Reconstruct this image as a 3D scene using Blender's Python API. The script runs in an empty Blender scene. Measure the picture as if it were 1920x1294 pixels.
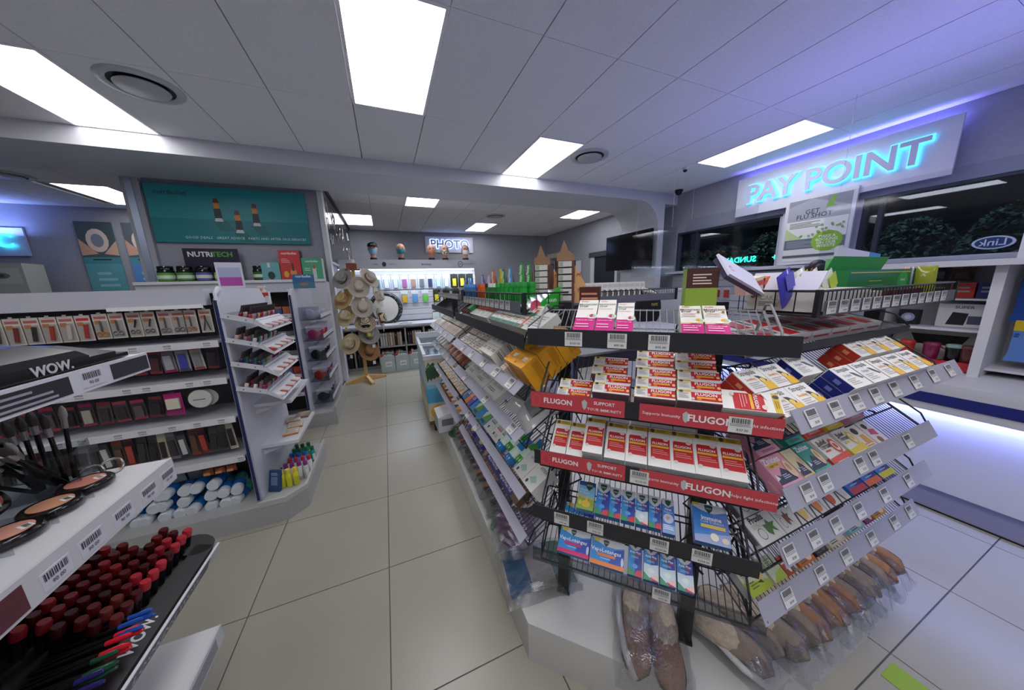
import bpy, math, random
from mathutils import Matrix, Vector
random.seed(7)
SC = bpy.context.scene
COL = SC.collection
PI = math.pi
# ---------------- camera ----------------
cd = bpy.data.cameras.new('camera'); cam = bpy.data.objects.new('camera', cd); COL.objects.link(cam)
cd.sensor_fit = 'HORIZONTAL'; cd.sensor_width = 36.0; cd.lens = 566.0 * 36 / 1920; cd.clip_start = 0.02
RX = ((0.92319211, -0.10212737, 0.3705217), (-0.38323434, -0.17157353, 0.90757587), (-0.02911662, -0.97986352, -0.19753405))
cam.matrix_world = Matrix(((RX[0][0], -RX[0][1], -RX[0][2], 0), (RX[1][0], -RX[1][1], -RX[1][2], 0),
                           (RX[2][0], -RX[2][1], -RX[2][2], 1.45), (0, 0, 0, 1)))
SC.camera = cam
# ---------------- world, exposure ----------------
w = bpy.data.worlds.new('world'); SC.world = w; w.use_nodes = True
w.node_tree.nodes['Background'].inputs[0].default_value = (0.16, 0.20, 0.30, 1)
w.node_tree.nodes['Background'].inputs[1].default_value = 0.25
SC.view_settings.view_transform = 'Standard'; SC.view_settings.look = 'None'
SC.view_settings.exposure = 0.58; SC.view_settings.gamma = 1.0
try: SC.view_settings.use_curve_mapping = False
except Exception: pass
SC.cycles.use_denoising = True
SC.cycles.max_bounces = 8; SC.cycles.transparent_max_bounces = 16
PANEL_E = 5.0       # ceiling panel strength
BLUE = (0.22, 0.30, 1.0)
def area(name, loc, rot, sx, sy, power, col):
    l = bpy.data.lights.new(name, 'AREA'); l.shape = 'RECTANGLE'; l.size = sx; l.size_y = sy; l.energy = power; l.color = col
    o = bpy.data.objects.new(name, l); COL.objects.link(o); o.location = loc; o.rotation_euler = rot
    return o
# led strip under the pay counter's edge, washing its front and the floor
area('led_strip_light', (2.90, 0.9, 0.655), (0, math.radians(-12), 0), 0.03, 3.8, 9, (0.30, 0.34, 1.0))
# leds behind the lettering and along the wall above the pay point
area('sign_glow_light', (5.197, 2.28, 2.84), (0, math.radians(142), 0), 0.05, 1.9, 5, (0.22, 0.22, 1.0))
area('sign_glow_light', (1.93, 9.43, 2.86), (math.radians(-160), 0, 0), 1.3, 0.02, 3, (0.3, 0.4, 1.0))
area('blue_fill_light', (3.66, 0.6, 1.535), (0, math.radians(172), 0), 0.08, 3.2, 15, (0.26, 0.26, 1.0))  # added blue uplight hidden on the display ledge, tints ceiling and wall
area('counter_led_light', (1.0, 6.22, 1.78), (0, 0, 0), 2.4, 0.05, 14, (0.75, 0.85, 1.0))
area('clinic_glow_light', (-5.9, 7.9, 2.5), (math.radians(170), 0, 0), 0.8, 0.1, 6, (0.25, 0.35, 1.0))
# ---------------- materials ----------------
MC = {}
def lin(c): return c / 12.92 if c <= 0.04045 else ((c + 0.055) / 1.055) ** 2.4
def rgb(h):
    h = h.lstrip('#')
    return tuple(lin(int(h[i:i + 2], 16) / 255) for i in (0, 2, 4))
def M(k):
    """'#rrggbb' card; prefix g glossy, m metal, w rough, e emit, t clear plastic, a acrylic, b thin bag film"""
    if k in MC: return MC[k]
    if k in SPECIAL: MC[k] = SPECIAL[k](); return MC[k]
    pre, hx = k.split('#'); m = bpy.data.materials.new('mat_' + (pre or 'c') + hx); m.use_nodes = True
    nt = m.node_tree; b = nt.nodes['Principled BSDF']; c = rgb(hx) + (1,)
    b.inputs['Base Color'].default_value = c
    b.inputs['Roughness'].default_value = {'': .42, 'g': .12, 'm': .32, 'w': .85}.get(pre[:1], .5)
    if pre[:1] == 'm': b.inputs['Metallic'].default_value = .85
    if pre[:1] == 'e':
        b.inputs['Emission Color'].default_value = c; b.inputs['Emission Strength'].default_value = float(pre[1:] or 1)
    if pre[:1] in 'tab' and pre:
        nt.nodes.remove(b); out = nt.nodes['Material Output']
        tr = nt.nodes.new('ShaderNodeBsdfTransparent'); tr.inputs[0].default_value = c
        gl = nt.nodes.new('ShaderNodeBsdfGlossy'); gl.inputs['Roughness'].default_value = .06 if pre[0] != 'b' else .1
        mx = nt.nodes.new('ShaderNodeMixShader')
        lw = nt.nodes.new('ShaderNodeLayerWeight'); lw.inputs[0].default_value = .5
        pw = nt.nodes.new('ShaderNodeMath'); pw.operation = 'POWER'; pw.inputs[1].default_value = 4
        fr = nt.nodes.new('ShaderNodeMath'); fr.operation = 'MULTIPLY_ADD'; fr.use_clamp = True
        fr.inputs[1].default_value, fr.inputs[2].default_value = {'t': (.8, .05), 'a': (.45, .03), 'b': (.8, .085)}[pre[0]]
        nt.links.new(lw.outputs['Facing'], pw.inputs[0]); nt.links.new(pw.outputs[0], fr.inputs[0])
        if pre[0] == 'b':
            no = nt.nodes.new('ShaderNodeTexNoise'); no.inputs['Scale'].default_value = 38; no.inputs['Detail'].default_value = 3
            bu = nt.nodes.new('ShaderNodeBump'); bu.inputs['Strength'].default_value = 1.0; bu.inputs['Distance'].default_value = .06
            nt.links.new(no.outputs[0], bu.inputs['Height']); nt.links.new(bu.outputs[0], gl.inputs['Normal']); nt.links.new(bu.outputs[0], lw.inputs['Normal'])
        nt.links.new(fr.outputs[0], mx.inputs[0]); nt.links.new(tr.outputs[0], mx.inputs[1]); nt.links.new(gl.outputs[0], mx.inputs[2])
        nt.links.new(mx.outputs[0], out.inputs[0])
    MC[k] = m; return m
def noisy(c1, c2, scale, rough=.5, bump=0, detail=4, metal=0):
    def f():
        m = bpy.data.materials.new('mat_noisy'); m.use_nodes = True; nt = m.node_tree; b = nt.nodes['Principled BSDF']
        tc = nt.nodes.new('ShaderNodeTexCoord'); no = nt.nodes.new('ShaderNodeTexNoise')
        no.inputs['Scale'].default_value = scale; no.inputs['Detail'].default_value = detail
        nt.links.new(tc.outputs['Object'], no.inputs[0])
        r = nt.nodes.new('ShaderNodeValToRGB'); r.color_ramp.elements[0].position = .3; r.color_ramp.elements[1].position = .7
        r.color_ramp.elements[0].color = rgb(c1) + (1,); r.color_ramp.elements[1].color = rgb(c2) + (1,)
        nt.links.new(no.outputs[0], r.inputs[0]); nt.links.new(r.outputs[0], b.inputs['Base Color'])
        b.inputs['Roughness'].default_value = rough; b.inputs['Metallic'].default_value = metal
        if bump:
            bu = nt.nodes.new('ShaderNodeBump'); bu.inputs['Strength'].default_value = bump; bu.inputs['Distance'].default_value = .01
            nt.links.new(no.outputs[0], bu.inputs['Height']); nt.links.new(bu.outputs[0], b.inputs['Normal'])
        return m
    return f
def straw(c1, c2, ringscale):
    def f():
        m = bpy.data.materials.new('mat_straw'); m.use_nodes = True; nt = m.node_tree; b = nt.nodes['Principled BSDF']
        tc = nt.nodes.new('ShaderNodeTexCoord'); wv = nt.nodes.new('ShaderNodeTexWave'); wv.wave_type = 'RINGS'; wv.rings_direction = 'Z'
        wv.inputs['Scale'].default_value = ringscale; wv.inputs['Distortion'].default_value = .4
        nt.links.new(tc.outputs['Object'], wv.inputs[0])
        r = nt.nodes.new('ShaderNodeValToRGB'); r.color_ramp.elements[0].position = .35; r.color_ramp.elements[1].position = .65
        r.color_ramp.elements[0].color = rgb(c1) + (1,); r.color_ramp.elements[1].color = rgb(c2) + (1,)
        nt.links.new(wv.outputs[0], r.inputs[0]); nt.links.new(r.outputs[0], b.inputs['Base Color']); b.inputs['Roughness'].default_value = .8
        bu = nt.nodes.new('ShaderNodeBump'); bu.inputs['Strength'].default_value = .4; bu.inputs['Distance'].default_value = .004
        nt.links.new(wv.outputs[0], bu.inputs['Height']); nt.links.new(bu.outputs[0], b.inputs['Normal'])
        return m
    return f
def glassy():
    m = bpy.data.materials.new('mat_window_glass'); m.use_nodes = True; nt = m.node_tree; nt.nodes.remove(nt.nodes['Principled BSDF'])
    tr = nt.nodes.new('ShaderNodeBsdfTransparent'); tr.inputs[0].default_value = (.55, .62, .68, 1)
    gl = nt.nodes.new('ShaderNodeBsdfGlossy'); gl.inputs['Roughness'].default_value = .01
    lw = nt.nodes.new('ShaderNodeLayerWeight'); lw.inputs[0].default_value = .5; pw = nt.nodes.new('ShaderNodeMath'); pw.operation = 'POWER'; pw.inputs[1].default_value = 4
    fr = nt.nodes.new('ShaderNodeMath'); fr.operation = 'MULTIPLY_ADD'; fr.use_clamp = True; fr.inputs[1].default_value = .85; fr.inputs[2].default_value = .06
    nt.links.new(lw.outputs['Facing'], pw.inputs[0]); nt.links.new(pw.outputs[0], fr.inputs[0]); mx = nt.nodes.new('ShaderNodeMixShader')
    nt.links.new(fr.outputs[0], mx.inputs[0]); nt.links.new(tr.outputs[0], mx.inputs[1]); nt.links.new(gl.outputs[0], mx.inputs[2])
    nt.links.new(mx.outputs[0], nt.nodes['Material Output'].inputs[0]); return m
SPECIAL = {
 'tile': noisy('#a09c8e', '#a9a597', 1.3, .28, 0, 6), 'ceil': noisy('#dfe0e3', '#e8e9ec', 60, .9, .12),
 'wall': noisy('#9698a2', '#9d9fa9', 30, .85, .08), 'wood': noisy('#c49a5c', '#d9b57b', 6, .6, .1), 'plinth': noisy('#c4c3bd', '#cecdc7', 2, .45),
 'hedge': noisy('#2a3a32', '#566a58', 7, .8, .3), 'suede': noisy('#8a5f46', '#a67c60', 18, .95, .3), 'suedegrey': noisy('#776a60', '#94867a', 18, .95, .3),
 'suededark': noisy('#3f3d40', '#58555a', 18, .95, .3), 'fleece': noisy('#b9a690', '#d6c7b2', 60, 1, .8), 'brush': noisy('#c9a98a', '#e6cdb0', 8, .8),
 'straw1': straw('#a08050', '#c4a872', 24), 'straw2': straw('#b3a07a', '#d2c3a0', 24), 'straw3': straw('#8c6a42', '#b08a5a', 24),
 'stripehat': straw('#1d1a1a', '#d8c8a8', 16), 'greyhat': straw('#7c7975', '#a09c96', 24), 'whitehat': straw('#a99d8e', '#c6bbab', 20), 'brownhat': straw('#7a5330', '#9c7145', 20),
 'glass': glassy, 'hairn': noisy('#120d0b', '#2a1f1b', 30, .5), 'marble': noisy('#b4b6bb', '#c6c8cc', 3, .25),
}
# ---------------- mesh builder ----------------
TXT = {}
def text_geo(s, bold=0.0):
    k = (s, bold)
    if k in TXT: return TXT[k]
    cu = bpy.data.curves.new('t', 'FONT'); cu.body = s; cu.size = 1; cu.align_x = 'CENTER'; cu.align_y = 'CENTER'
    cu.resolution_u = 8 if s in ('PAY POINT', 'PHOTO', 'C', 'WOW.') else 2 if len(s) < 12 else 1; cu.offset = bold
    ob = bpy.data.objects.new('t', cu); me = bpy.data.meshes.new_from_object(ob)
    v = [tuple(p.co)[:2] for p in me.vertices]; f = [tuple(p.vertices) for p in me.polygons]
    bpy.data.objects.remove(ob); bpy.data.curves.remove(cu); bpy.data.meshes.remove(me)
    TXT[k] = (v, f); return TXT[k]
I4 = Matrix.Identity(4)
def T(x, y, z): return Matrix.Translation((x, y, z))
def R(a, ax): return Matrix.Rotation(math.radians(a), 4, ax)
def S3(x, y, z): return Matrix.Diagonal((x, y, z, 1))
class MB:
    def __init__(s): s.v = []; s.f = []; s.mi = []; s.sm = []; s.slots = []; s.X = I4
    def slot(s, m):
        if m not in s.slots: s.slots.append(m)
        return s.slots.index(m)
    def add(s, vs, fs, m, smooth=False, X=None):
        X = s.X if X is None else s.X @ X
        n = len(s.v); s.v += [tuple(X @ Vector(p)) for p in vs]; k = s.slot(m)
        for f in fs: s.f.append(tuple(i + n for i in f)); s.mi.append(k); s.sm.append(smooth)
        return s
    def box(s, a, b, m, X=None):
        x0, y0, z0 = a; x1, y1, z1 = b
        return s.add([(x0, y0, z0), (x1, y0, z0), (x1, y1, z0), (x0, y1, z0), (x0, y0, z1), (x1, y0, z1), (x1, y1, z1), (x0, y1, z1)],
                     [(0, 3, 2, 1), (4, 5, 6, 7), (0, 1, 5, 4), (1, 2, 6, 5), (2, 3, 7, 6), (3, 0, 4, 7)], m, False, X)
    def lathe(s, prof, m, seg=16, X=None, smooth=True, capb=True, capt=True):
        vs = []; fs = []
        for r, z in prof:
            for i in range(seg):
                a = 2 * PI * i / seg; vs.append((r * math.cos(a), r * math.sin(a), z))
        n = len(prof)
        for j in range(n - 1):
            for i in range(seg):
                i2 = (i + 1) % seg; fs.append((j * seg + i, j * seg + i2, (j + 1) * seg + i2, (j + 1) * seg + i))
        s.add(vs, fs, m, smooth, X)
        if capb and prof[0][0] > 1e-5: s.add(vs[:seg], [tuple(range(seg))[::-1]], m, False, X)
        if capt and prof[-1][0] > 1e-5: s.add(vs[-seg:], [tuple(range(seg))], m, False, X)
        return s
    def bar(s, p, q, r, m, seg=4, r2=None):
        p = Vector(p); q = Vector(q); d = q - p; L = d.length
        if L < 1e-6: return s
        X = Matrix.Translation(p) @ d.to_track_quat('Z', 'Y').to_matrix().to_4x4()
        return s.lathe([(r, 0), (r if r2 is None else r2, L)], m, seg, X, seg > 5)
    def tube(s, pts, r, m, seg=6):
        pts = [Vector(p) for p in pts]; vs = []; fs = []; n = len(pts); up = Vector((0, 0, 1))
        for j, p in enumerate(pts):
            d = (pts[min(j + 1, n - 1)] - pts[max(j - 1, 0)]).normalized()
            a = d.cross(up if abs(d.z) < .95 else Vector((1, 0, 0))).normalized(); b = d.cross(a)
            rr = r[j] if isinstance(r, (list, tuple)) else r
            for i in range(seg):
                t = 2 * PI * i / seg; vs.append(tuple(p + (a * math.cos(t) + b * math.sin(t)) * rr))
        for j in range(n - 1):
            for i in range(seg):
                i2 = (i + 1) % seg; fs.append((j * seg + i, (j + 1) * seg + i, (j + 1) * seg + i2, j * seg + i2))
        fs.append(tuple(range(seg))); fs.append(tuple(range((n - 1) * seg, n * seg))[::-1])
        return s.add(vs, fs, m, seg > 4)
    def prism(s, poly, z0, z1, m, X=None):
        n = len(poly); vs = [(x, y, z0) for x, y in poly] + [(x, y, z1) for x, y in poly]
        fs = [tuple(range(n))[::-1], tuple(range(n, 2 * n))] + [(i, (i + 1) % n, n + (i + 1) % n, n + i) for i in range(n)]
        return s.add(vs, fs, m, False, X)
    def poly(s, pts, m, X=None): return s.add(pts, [tuple(range(len(pts)))], m, False, X)
    def sphere(s, c, r, m, seg=14, rings=9, X=None):
        rx, ry, rz = r if isinstance(r, tuple) else (r, r, r)
        pr = [(math.sin(PI * j / rings), -math.cos(PI * j / rings)) for j in range(rings + 1)]
        pr[0] = (1e-6, -1); pr[-1] = (1e-6, 1)
        Y = T(*c) @ S3(rx, ry, rz)
        return s.lathe(pr, m, seg, Y if X is None else X @ Y, True, False, False)
    def txt(s, st, X, size, m, bold=0.0, depth=0):
        v, f = text_geo(st, bold)
        s.add([(x * size, y * size, depth) for x, y in v], f, m, False, X)
        if depth:
            from collections import Counter
            e = Counter()
            for q in f:
                for i in range(len(q)): e[(q[i], q[(i + 1) % len(q)])] += 1
            side = [k for k in e if (k[1], k[0]) not in e]
            n = len(v); vs = [(x * size, y * size, 0) for x, y in v] + [(x * size, y * size, depth) for x, y in v]
            s.add(vs, [(a, b, b + n, a + n) for a, b in side], m, False, X)
        return s
    def mesh(s, name='mesh'):
        me = bpy.data.meshes.new(name); me.from_pydata(s.v, [], s.f); me.update()
        for k in s.slots: me.materials.append(M(k))
        me.polygons.foreach_set('material_index', s.mi); me.polygons.foreach_set('use_smooth', s.sm); me.update()
        return me
def bx(a, b, m, X=None): return MB().box(a, b, m, X)
# ---------------- objects ----------------
LAB = {}
def _mesh(x): return x.mesh() if isinstance(x, MB) else x
def tag(o, label, cat, group=None):
    if len(label.split()) > 16: label = label.replace(' from the ', ' from ')
    if label in LAB and not group: LAB[label] += 1
    LAB.setdefault(label, 1)
    o['label'] = label; o['category'] = cat
    if group: o['group'] = group
    return o
def solo(name, mb, label, cat, X=I4, group=None):
    o = bpy.data.objects.new(name, _mesh(mb)); COL.objects.link(o); o.matrix_world = X
    return tag(o, label, cat, group)
def thing(name, label, cat, X=I4, group=None):
    o = bpy.data.objects.new(name, None); COL.objects.link(o); o.empty_display_size = .05; o.matrix_world = X
    return tag(o, label, cat, group)
def part(name, mb, par, label=None, X=None, kind=None):
    o = bpy.data.objects.new(name, _mesh(mb)); COL.objects.link(o); o.parent = par
    if X is not None: o.matrix_local = X
    if label: o['label'] = label
    if kind: o['kind'] = kind
    return o
def struct(name, mb, par=None, X=None):
    o = bpy.data.objects.new(name, _mesh(mb)); COL.objects.link(o)
    if par: o.parent = par
    else: o['kind'] = 'structure'
    if X is not None: o.matrix_local = X
    return o
NUM = ['first', 'second', 'third', 'fourth', 'fifth', 'sixth', 'seventh', 'eighth', 'ninth', 'tenth', 'eleventh', 'twelfth',
       'thirteenth', 'fourteenth', 'fifteenth', 'sixteenth', 'seventeenth', 'eighteenth', 'nineteenth', 'twentieth', 'twenty first', 'twenty second', 'twenty third', 'twenty fourth']
def nth(i, n, frm='from the left'):
    if i == 0 and frm == 'from the left': return 'leftmost'
    if i == n - 1 and frm == 'from the left' and n > 1: return 'rightmost'
    return '%s %s' % (NUM[i] if i < 24 else 'number %d' % (i + 1), frm)
# printed carton: w x h face towards -y, depth d towards +y, stands on z=0
CART = {}
def carton(w, h, d, col, dec, key=None):
    k = key or (w, h, d, col, repr(dec))
    if k in CART: return CART[k]
    b = MB(); e = min(.0012, w * .02)
    b.box((-w / 2, 0, 0), (w / 2, d, h), col)
    FX = {'F': (Matrix(((1, 0, 0, -w / 2), (0, 0, -1, 0), (0, 1, 0, 0), (0, 0, 0, 1))), w, h),
          'R': (Matrix(((0, 0, 1, w / 2), (1, 0, 0, 0), (0, 1, 0, 0), (0, 0, 0, 1))), d, h),
          'L': (Matrix(((0, 0, -1, -w / 2), (-1, 0, 0, d), (0, 1, 0, 0), (0, 0, 0, 1))), d, h),
          'T': (Matrix(((1, 0, 0, -w / 2), (0, 1, 0, 0), (0, 0, 1, h), (0, 0, 0, 1))), w, d),
          'B': (Matrix(((1, 0, 0, -w / 2), (0, -1, 0, d), (0, 0, -1, 0), (0, 0, 0, 1))), w, d)}
    draw(b, dec, FX); me = b.mesh('carton'); CART[k] = me; return me
def draw(b, dec, FX):
    lay = 0
    for q in dec:
        lay += 1; F, W, H = FX[q[1]]; z = .00025 * lay + .0001; k = q[0]
        if k == 'r': b.poly([(q[2] * W, q[3] * H, z), (q[4] * W, q[3] * H, z), (q[4] * W, q[5] * H, z), (q[2] * W, q[5] * H, z)], q[6], F)
        elif k == 'p': b.poly([(x * W, y * H, z) for x, y in q[2]], q[3], F)
        elif k == 'e': b.poly([(q[2] * W + q[4] * W * math.cos(2 * PI * i / 14), q[3] * H + q[5] * H * math.sin(2 * PI * i / 14), z) for i in range(14)], q[6], F)
        elif k == 't': b.txt(q[2], F @ T(q[3] * W, q[4] * H, z) @ R(q[7] if len(q) > 7 else 0, 'Z'), q[5] * W, q[6], q[8] if len(q) > 8 else .008)
        elif k == 'l':  # lines of fine print: face, x0, y0, x1, y1, n, colour
            _, _, x0, y0, x1, y1, n, c = q
            for i in range(n):
                y = y0 + (y1 - y0) * (i + .5) / n; e = x1 - (x1 - x0) * (.3 if i % 3 == 2 else .05 * (i % 2))
                hh = (y1 - y0) / n * .22; b.poly([(x0 * W, (y - hh) * H, z), (e * W, (y - hh) * H, z), (e * W, (y + hh) * H, z), (x0 * W, (y + hh) * H, z)], c, F)
        elif k == 'bar':  # barcode: face, x0, y0, x1, y1
            _, _, x0, y0, x1, y1 = q
            rr = random.Random(3); x = x0
            while x < x1:
                ww = (x1 - x0) * rr.choice((.02, .035, .05)); b.poly([(x * W, y0 * H, z), (min(x + ww, x1) * W, y0 * H, z), (min(x + ww, x1) * W, y1 * H, z), (x * W, y1 * H, z)], '#22222a', F); x += ww * 1.9
def panelmesh(w, h, t, col, dec):
    """flat board standing on its lower edge, face towards -y"""
    return carton(w, h, t, col, dec)
# ================= SETTING =================
FX0, FY0 = -0.128, 0.296
fl = struct('floor', bx((-6.3, -1.9, -.06), (5.35, 9.6, -.004), '#55534d'))
tl = bx((.0025, .0025, -.004), (.5975, .5975, 0), 'tile').mesh()
for i in range(-5, 9):
    for j in range(-3, 16):
        x = FX0 + .6 * i; y = FY0 + .6 * j
        if x < -3.2 or x > 4.9: continue
        if i < -1 and y > 4.8: continue
        o = part('floor_tile', tl, fl, X=T(x, y, 0))
part('floor_tile', bx((-6.3, -1.9, -.004), (-3.14, 9.6, 0), 'tile'), fl, kind='stuff')
# ceiling
ce = struct('ceiling', bx((-6.3, -1.9, 3.03), (5.35, 9.6, 3.1), '#8d8f94'))
LITE = [(0, 2), (3, 3), (7, 2), (-4, 3), (-4, -0), (0, -1), (3, 0), (7, -1), (-8, 1), (0, 0), (-2, -1), (2, -2)]  # last three panels are unseen fill, added to brighten the island's front
LITE_B = [(-1, 5.56, 0), (1, 5.36, 0), (4, 7.76, 0), (7, 5.56, 0)]
ct = bx((.004, .004, 0), (.596, 1.196, .02), 'ceil').mesh(); ctf = bx((-.004, -.004, .012), (.604, 1.204, .03), '#73767d').mesh()
CX = lambda i: -.09 + .597 * i
def cpanel(x, y, label, grp=None, s=1.0):
    t = thing('ceiling_light', label, 'ceiling light', T(x, y, 3.0))
    f = MB()
    for a, b in (((0, 0, -.006), (.597, .022, .015)), ((0, 1.178, -.006), (.597, 1.2, .015)), ((0, .022, -.006), (.022, 1.178, .015)), ((.575, .022, -.006), (.597, 1.178, .015))): f.box(a, b, '#e8e8ea')
    part('frame', f, t); part('diffuser', bx((.02, .02, 0), (.577, 1.18, .01), 'e%g#fdfcff' % (PANEL_E * s)), t)
    return t
names = {(0, 2): 'large bright ceiling light panel at the top centre', (3, 3): 'ceiling light panel beside the round vent, touching the bulkhead',
         (7, 2): 'long ceiling light panel above the pay point sign', (-4, 3): 'bright ceiling light panel at the top left, beside the left round vent',
         (-4, 0): 'ceiling light panel behind the camera on the left', (0, -1): 'ceiling light panel farthest behind the camera', (3, 0): 'ceiling light panel overhead on the right',
         (0, 0): 'added fill light panel straight above the camera', (-2, -1): 'added fill light panel behind the camera above the cosmetics', (2, -2): 'added fill light panel behind the camera by the rear wall',
         (7, -1): 'ceiling light panel over the near end of the pay counter', (-8, 1): 'ceiling light panel over the far left of the shop'}
for j in range(-2, 4):
    y = 2.01 + 1.195 * (j - 2)
    for i in range(-10, 9):
        x = CX(i)
        if (i, j) in LITE: cpanel(x, y, names[(i, j)]); continue
        if x < -6.3: continue
        x1 = min(x + .597, 5.23)
        part('ceiling_tile', ct, ce, X=T(x, y, 3.0) @ S3((x1 - x) / .6, 1, 1))
part('ceiling_tile', bx((-6.3, -1.9, 3.0), (5.3, .81 - 1.195 * 3 + .01 + 1.2 * 0 - .02 + .0, 3.02), 'ceil'), ce)
nb = ['rear ceiling light panel nearest the chalkboard', 'rear ceiling light panel above the left mannequin heads', 'rear ceiling light panel above the photo sign', 'rear ceiling light panel near the television']
lb = {(-1, 1): 0, (1, 0): 1, (4, 1): 2, (7, 0): 3}
for j in range(0, 4):
    for i in range(-10, 9):
        x = CX(i); y = 5.36 + 1.2 * j if i not in (-1,) else 5.36 + 1.2 * j
        if x > -2.8 and x < -.75: continue
        if x < -6.3: continue
        if j == 3: y1 = 9.5
        if i == -7 and j == 1: cpanel(x + .14, y, 'ceiling light panel in the room on the left'); continue
        if (i, j) == (-1, 2): cpanel(x, y - .2, nb[0]); continue
        if (i, j) == (1, 0): cpanel(x, y, nb[1]); continue
        if (i, j) == (4, 2): cpanel(x, y + .05, nb[2]); continue
        if (i, j) == (7, 0): cpanel(x, y + .2, nb[3]); continue
        if x < -1 and j > 2: continue
        part('ceiling_tile', ct, ce, X=T(x, y, 3.0) @ S3(min(.597, 5.22 - x) / .6, (min(y + 1.2, 9.55) - y) / 1.2, 1))
# walls
wr = MB()
wr.box((5.23, -1.9, 0), (5.35, 9.5, 1.58), 'wall'); wr.box((5.23, -1.9, 2.3), (5.35, 9.5, 3.05), 'wall')
wr.box((5.23, 4.35, 1.58), (5.35, 9.5, 2.3), 'wall'); wr.box((5.23, 1.9, 1.58), (5.35, 2.68, 2.3), '#c9c9d2')
struct('wall_right', wr)
struct('wall_back', bx((-.75, 9.45, 0), (5.35, 9.57, 3.05), 'wall'))
struct('wall_front', bx((-6.3, -2.0, 0), (5.35, -1.9, 3.05), 'wall'))
struct('wall_left', bx((-6.4, -1.9, 0), (-6.3, 8.2, 3.05), 'wall'))
struct('wall_back_left', bx((-6.3, 8.1, 0), (-.85, 8.22, 3.05), 'wall'))
struct('wall_divider', bx((-2.6, 5.4, 0), (-.76, 5.52, 2.99), 'wall'))
struct('wall_photo_left', bx((-.86, 5.52, 0), (-.74, 9.45, 3.0), 'wall'))
# bulkhead and portal in one continuous piece
arc = [(4.33 + .45 * math.cos(math.radians(a)), 2.385 + .45 * math.sin(math.radians(a))) for a in range(0, 91, 9)]
pl = [(-6.3, 3.0), (-6.3, 2.835)] + [(4.33 - .001, 2.835)][:0] + arc[::-1] + [(4.78, 0), (4.92, 0), (4.92, 2.81), (5.23, 2.81), (5.23, 3.0)]
struct('trim_bulkhead', MB().prism(pl, -5.33, -4.4, '#c6c6cd', R(90, 'X')))
# columns left of the teal board
mb = MB().box((-2.76, 5.34, 0), (-2.6, 5.52, 2.835), '#a3a6ac'); mb.box((-2.72, 5.325, 0), (-2.655, 5.34, 2.83), 'm#b9c4dd'); struct('trim_column', mb)
struct('trim_divider_edge', bx((-.76, 5.34, 0), (-.70, 5.52, 2.835), '#cfd0d4'))
# chalkboard on the side wall
cbd = thing('chalkboard', 'black glossy wall board covered in white chalk scribbles', 'board', T(-.735, 5.55, 1.88))
part('board', bx((0, 0, 0), (.02, 3.8, 1.1), 'g#1f2126'), cbd)
fr = MB(); fr.box((0, -.03, -.03), (.03, 0, 1.12), '#d4d4d8'); fr.box((0, -.03, -.03), (.03, 3.8, 0), '#d4d4d8'); part('frame', fr, cbd)
sc = MB(); rr = random.Random(5)
for k in range(26):
    y = .1 + rr.random() * 3.3; z = .08 + rr.random() * .7; pts = [(.0225, y + .14 * math.cos(a * .9 + k) * rr.random(), z + .12 * math.sin(a * .7) + .02 * a) for a in range(7)]
    for p, q in zip(pts, pts[1:]): sc.bar(p, q, .005, '#c8c8c4', 3)
part('chalk_scribble', sc, cbd, kind='stuff')
# windows
def window(n, y0, y1, mull):
    wn = struct('window_%d' % n, bx((5.29, y0, 1.58), (5.31, y1, 2.3), 'glass'))
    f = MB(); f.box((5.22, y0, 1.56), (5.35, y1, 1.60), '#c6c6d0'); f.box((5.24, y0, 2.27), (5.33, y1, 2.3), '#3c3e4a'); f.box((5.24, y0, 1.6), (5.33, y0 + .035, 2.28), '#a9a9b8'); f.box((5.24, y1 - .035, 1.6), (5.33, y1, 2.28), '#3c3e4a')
    for m in mull: f.box((5.26, m, 1.6), (5.33, m + .04, 2.28), '#34363f')
    part('window_frame', f, wn)
window(1, 2.68, 4.35, [3.95]); window(2, -1.9, 1.9, [.2, 1.74])
struct('trim_sill', bx((5.02, -1.9, 1.55), (5.24, 4.39, 1.585), '#c4c4ce'))
# hedge and dark yard outside
struct('wall_yard', bx((11.6, -3.5, -.1), (11.8, 10.5, 7.2), '#0b0d12'))
struct('floor_yard', bx((5.36, -3.5, -.12), (11.7, 10.5, -.06), '#14161a'))
rr = random.Random(11)
for k in range(11):
    b = MB(); y0 = -1.5 + k * .9
    for q in range(2200):
        a_, c_ = rr.uniform(0, 2 * PI), rr.uniform(-1, 1); rad = .62 * (.75 + .25 * math.sin(3 * a_ + k) + .2 * math.sin(5 * c_ * 3 + k)); s_ = math.sqrt(1 - c_ * c_)
        p = Vector((rad * s_ * math.cos(a_), .44 * s_ * math.sin(a_) * 1.1, 1.55 + (.72 + .12 * math.sin(k * 2.3)) * c_)); u = Vector((rr.uniform(-1, 1), rr.uniform(-1, 1), rr.uniform(-1, 1))).normalized() * .045; w2 = u.cross(Vector((rr.uniform(-1, 1), rr.uniform(-1, 1), 1))).normalized() * .026
        b.poly([tuple(p - u), tuple(p + w2), tuple(p + u), tuple(p - w2)], 'hedge')
    b.bar((0, 0, 0), (0, 0, 1.2), .04, '#2a2018', 6)
    solo('hedge_shrub', b, 'leafy shrub outside the window, %s' % nth(k, 11, 'from the near end'), 'shrub', T(7.4, y0, -.06), 'shrubs of the hedge outside')
area('yard_light', (6.2, 2.2, 3.9), (0, math.radians(25), 0), 1.5, 5, 110, (.75, .9, 1.0))
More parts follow.
